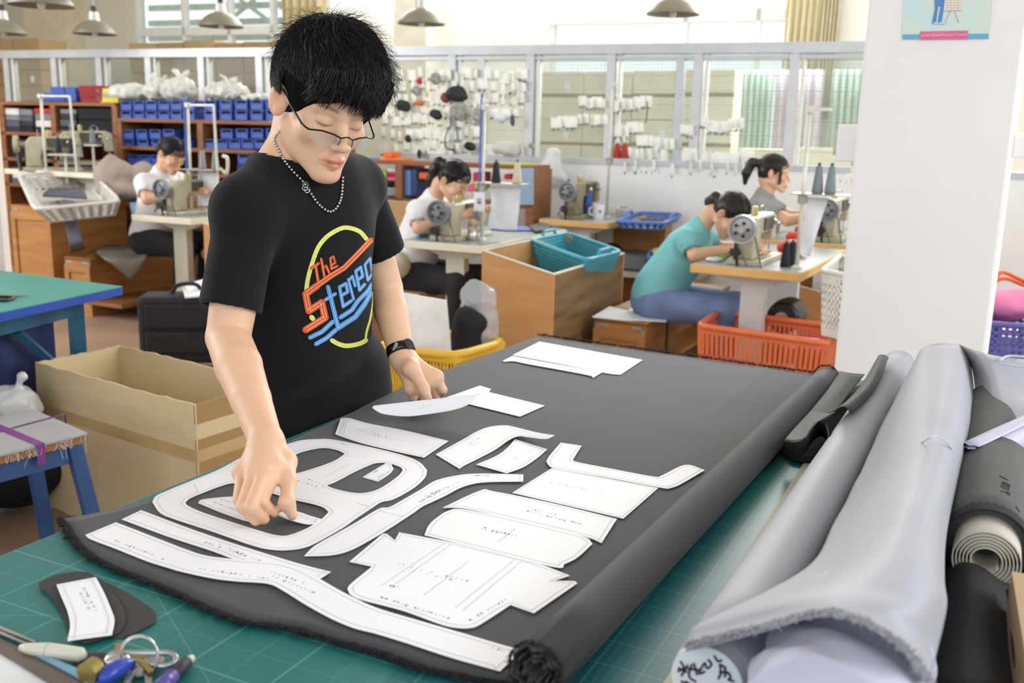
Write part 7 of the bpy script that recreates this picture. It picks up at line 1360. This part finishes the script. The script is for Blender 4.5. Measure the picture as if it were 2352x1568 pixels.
# low shelf in the middle
O3 = -.95
shelf('shelf_unit', 'low wooden shelf with bright coloured goods behind the ponytailed woman', 842, 1226, [374, 462], [915, 1222], O3, .4, 1)
cols = dict(lime=(160, 200, 60), white=(214, 214, 220), crimson=(190, 30, 60), pink=(226, 90, 140), blue=(90, 130, 190), orange=(226, 96, 40), navy=(40, 60, 110), gray=(140, 146, 150), green=(80, 150, 110))
CM = {k: M('goods_'+k, v, .6, var=.06) for k, v in cols.items()}
for px0, px1, y0, y1, c, l in ((866, 886, 392, 410, 'lime', 'lime green folded goods left on the low shelf'), (866, 886, 412, 428, 'green', 'green folded goods under the lime ones'), (888, 912, 386, 396, 'white', 'white folded goods beside the lime ones'), (888, 912, 397, 405, 'crimson', 'crimson folded goods under the white ones'), (888, 912, 406, 416, 'pink', 'pink folded goods under the crimson ones'), (868, 912, 430, 450, 'gray', 'grey folded goods at the bottom left of the low shelf'), (928, 944, 390, 450, 'blue', 'upright blue folder on the low shelf'), (945, 958, 388, 450, 'navy', 'upright navy folder on the low shelf'), (962, 992, 396, 412, 'orange', 'orange goods left of the ponytail on the low shelf'), (1088, 1102, 396, 420, 'crimson', 'crimson goods seen before the woman\'s face'), (1160, 1180, 400, 412, 'crimson', 'red goods behind the thread cones'), (1075, 1095, 424, 440, 'pink', 'pink goods right of the woman\'s chin'), (1092, 1100, 412, 435, 'lime', 'lime strip beside the blue strap')):
    bxp('folded_goods', l, 'goods', px0, px1, y0, y1, O3+.03, .25, CM[c], bevel=.01)
bxp('tray', 'lime green tray on the low shelf right of the black thread cone', 'tray', 1150, 1206, 376, 384, O3+.0, .3, CM['lime']); bxp('tray', 'blue tray on the low shelf beside the man\'s shoulder', 'tray', 846, 872, 362, 373, O3+.05, .25, CM['blue'])
bxp('plastic_pile', 'lower orange plastic piece on the low shelf', 'plastic piece', 866, 926, 362, 373, O3+.05, .2, M('bright_orange', (236, 116, 40), .5), bevel=.02); bxp('plastic_pile', 'upper orange plastic piece on the low shelf', 'plastic piece', 880, 902, 348, 362, O3+.08, .14, M('bright_orange', (236, 116, 40)), bevel=.01)
B(PFR).patch([[PFR.inverted() @ PW(x, y, O3-.03) for x in (1190, 1208, 1226)] for y in (386, 420, 470)], 3, 3).build('cloth', M('blue_grey_cloth', (150, 176, 196), .85), label='blue grey cloth hanging from the right end of the low shelf', cat='cloth', solid=.006)
# right edge behind the pillar
zz = .50; rp = [PZ(2262, 742, zz+.16), PZ(2286, 700, zz+.16), PZ(2460, 712, zz+.16)]
basket4('plastic_basket', 'purple and blue woven basket with bright cloths behind the white pillar at the right edge', mirror4(rp[0], rp[1], rp[2]), .16, M('purple_weave', (110, 84, 150), .5, var=.4, scale=30, rgb2=(70, 100, 180)), 20, 5, .9, handles=True, rimr=.012)
c = (rp[0]+rp[2])/2+Vector((-.05, 0, 0)); SDF().el(c+Vector((.0, .1, .03)), (.2, .12, .07), k=.03).mesh(.015, 'pink_cloth', M('rose_cloth', (226, 130, 170), .8), disp=lambda V: crumple(V, .015, 20), label='pink cloth in the purple basket at the right edge', cat='cloth')
for i, (pts) in enumerate((((2278, 690), (2282, 650), (2310, 640), (2352, 655)), ((2280, 645), (2300, 625), (2340, 640), (2380, 660)))):
    B().tube(crom([PY(x, y, c.y-.1) for x, y in pts], 5), .022, 8, flat=.35).build('orange_strap', M('orange_cloth', (240, 96, 30), .7), label=('lower orange cloth strap hanging over the purple basket', 'upper orange cloth strap on the purple basket')[i], cat='strap', smooth=True)
cq = (rp[0]+rp[2])/2; B(fr((cq.x, cq.y, 0), 27)).box(-.3, .3, -.17, .17, 0, zz-.006).build('carton', M('right_carton', (170, 150, 122), .8), label='cardboard carton directly under the purple basket at the right edge', cat='box')
tq = PZ(2262, 765, zz); B(fr((tq.x, tq.y, 0), 27)).box(0, 1.0, 0, .7, 0, zz-.03).build('carton', M('right_carton', (170, 150, 122), .8), label='cardboard carton under white papers at the right edge', cat='box')
slab('paper_sheet', PAP, [PZ(2262, 766, zz), PZ(2290, 745, zz), PZ(2420, 770, zz), PZ(2420, 800, zz), PZ(2300, 790, zz)], .03, 'white paper stack on the carton at the right edge', 'paper')
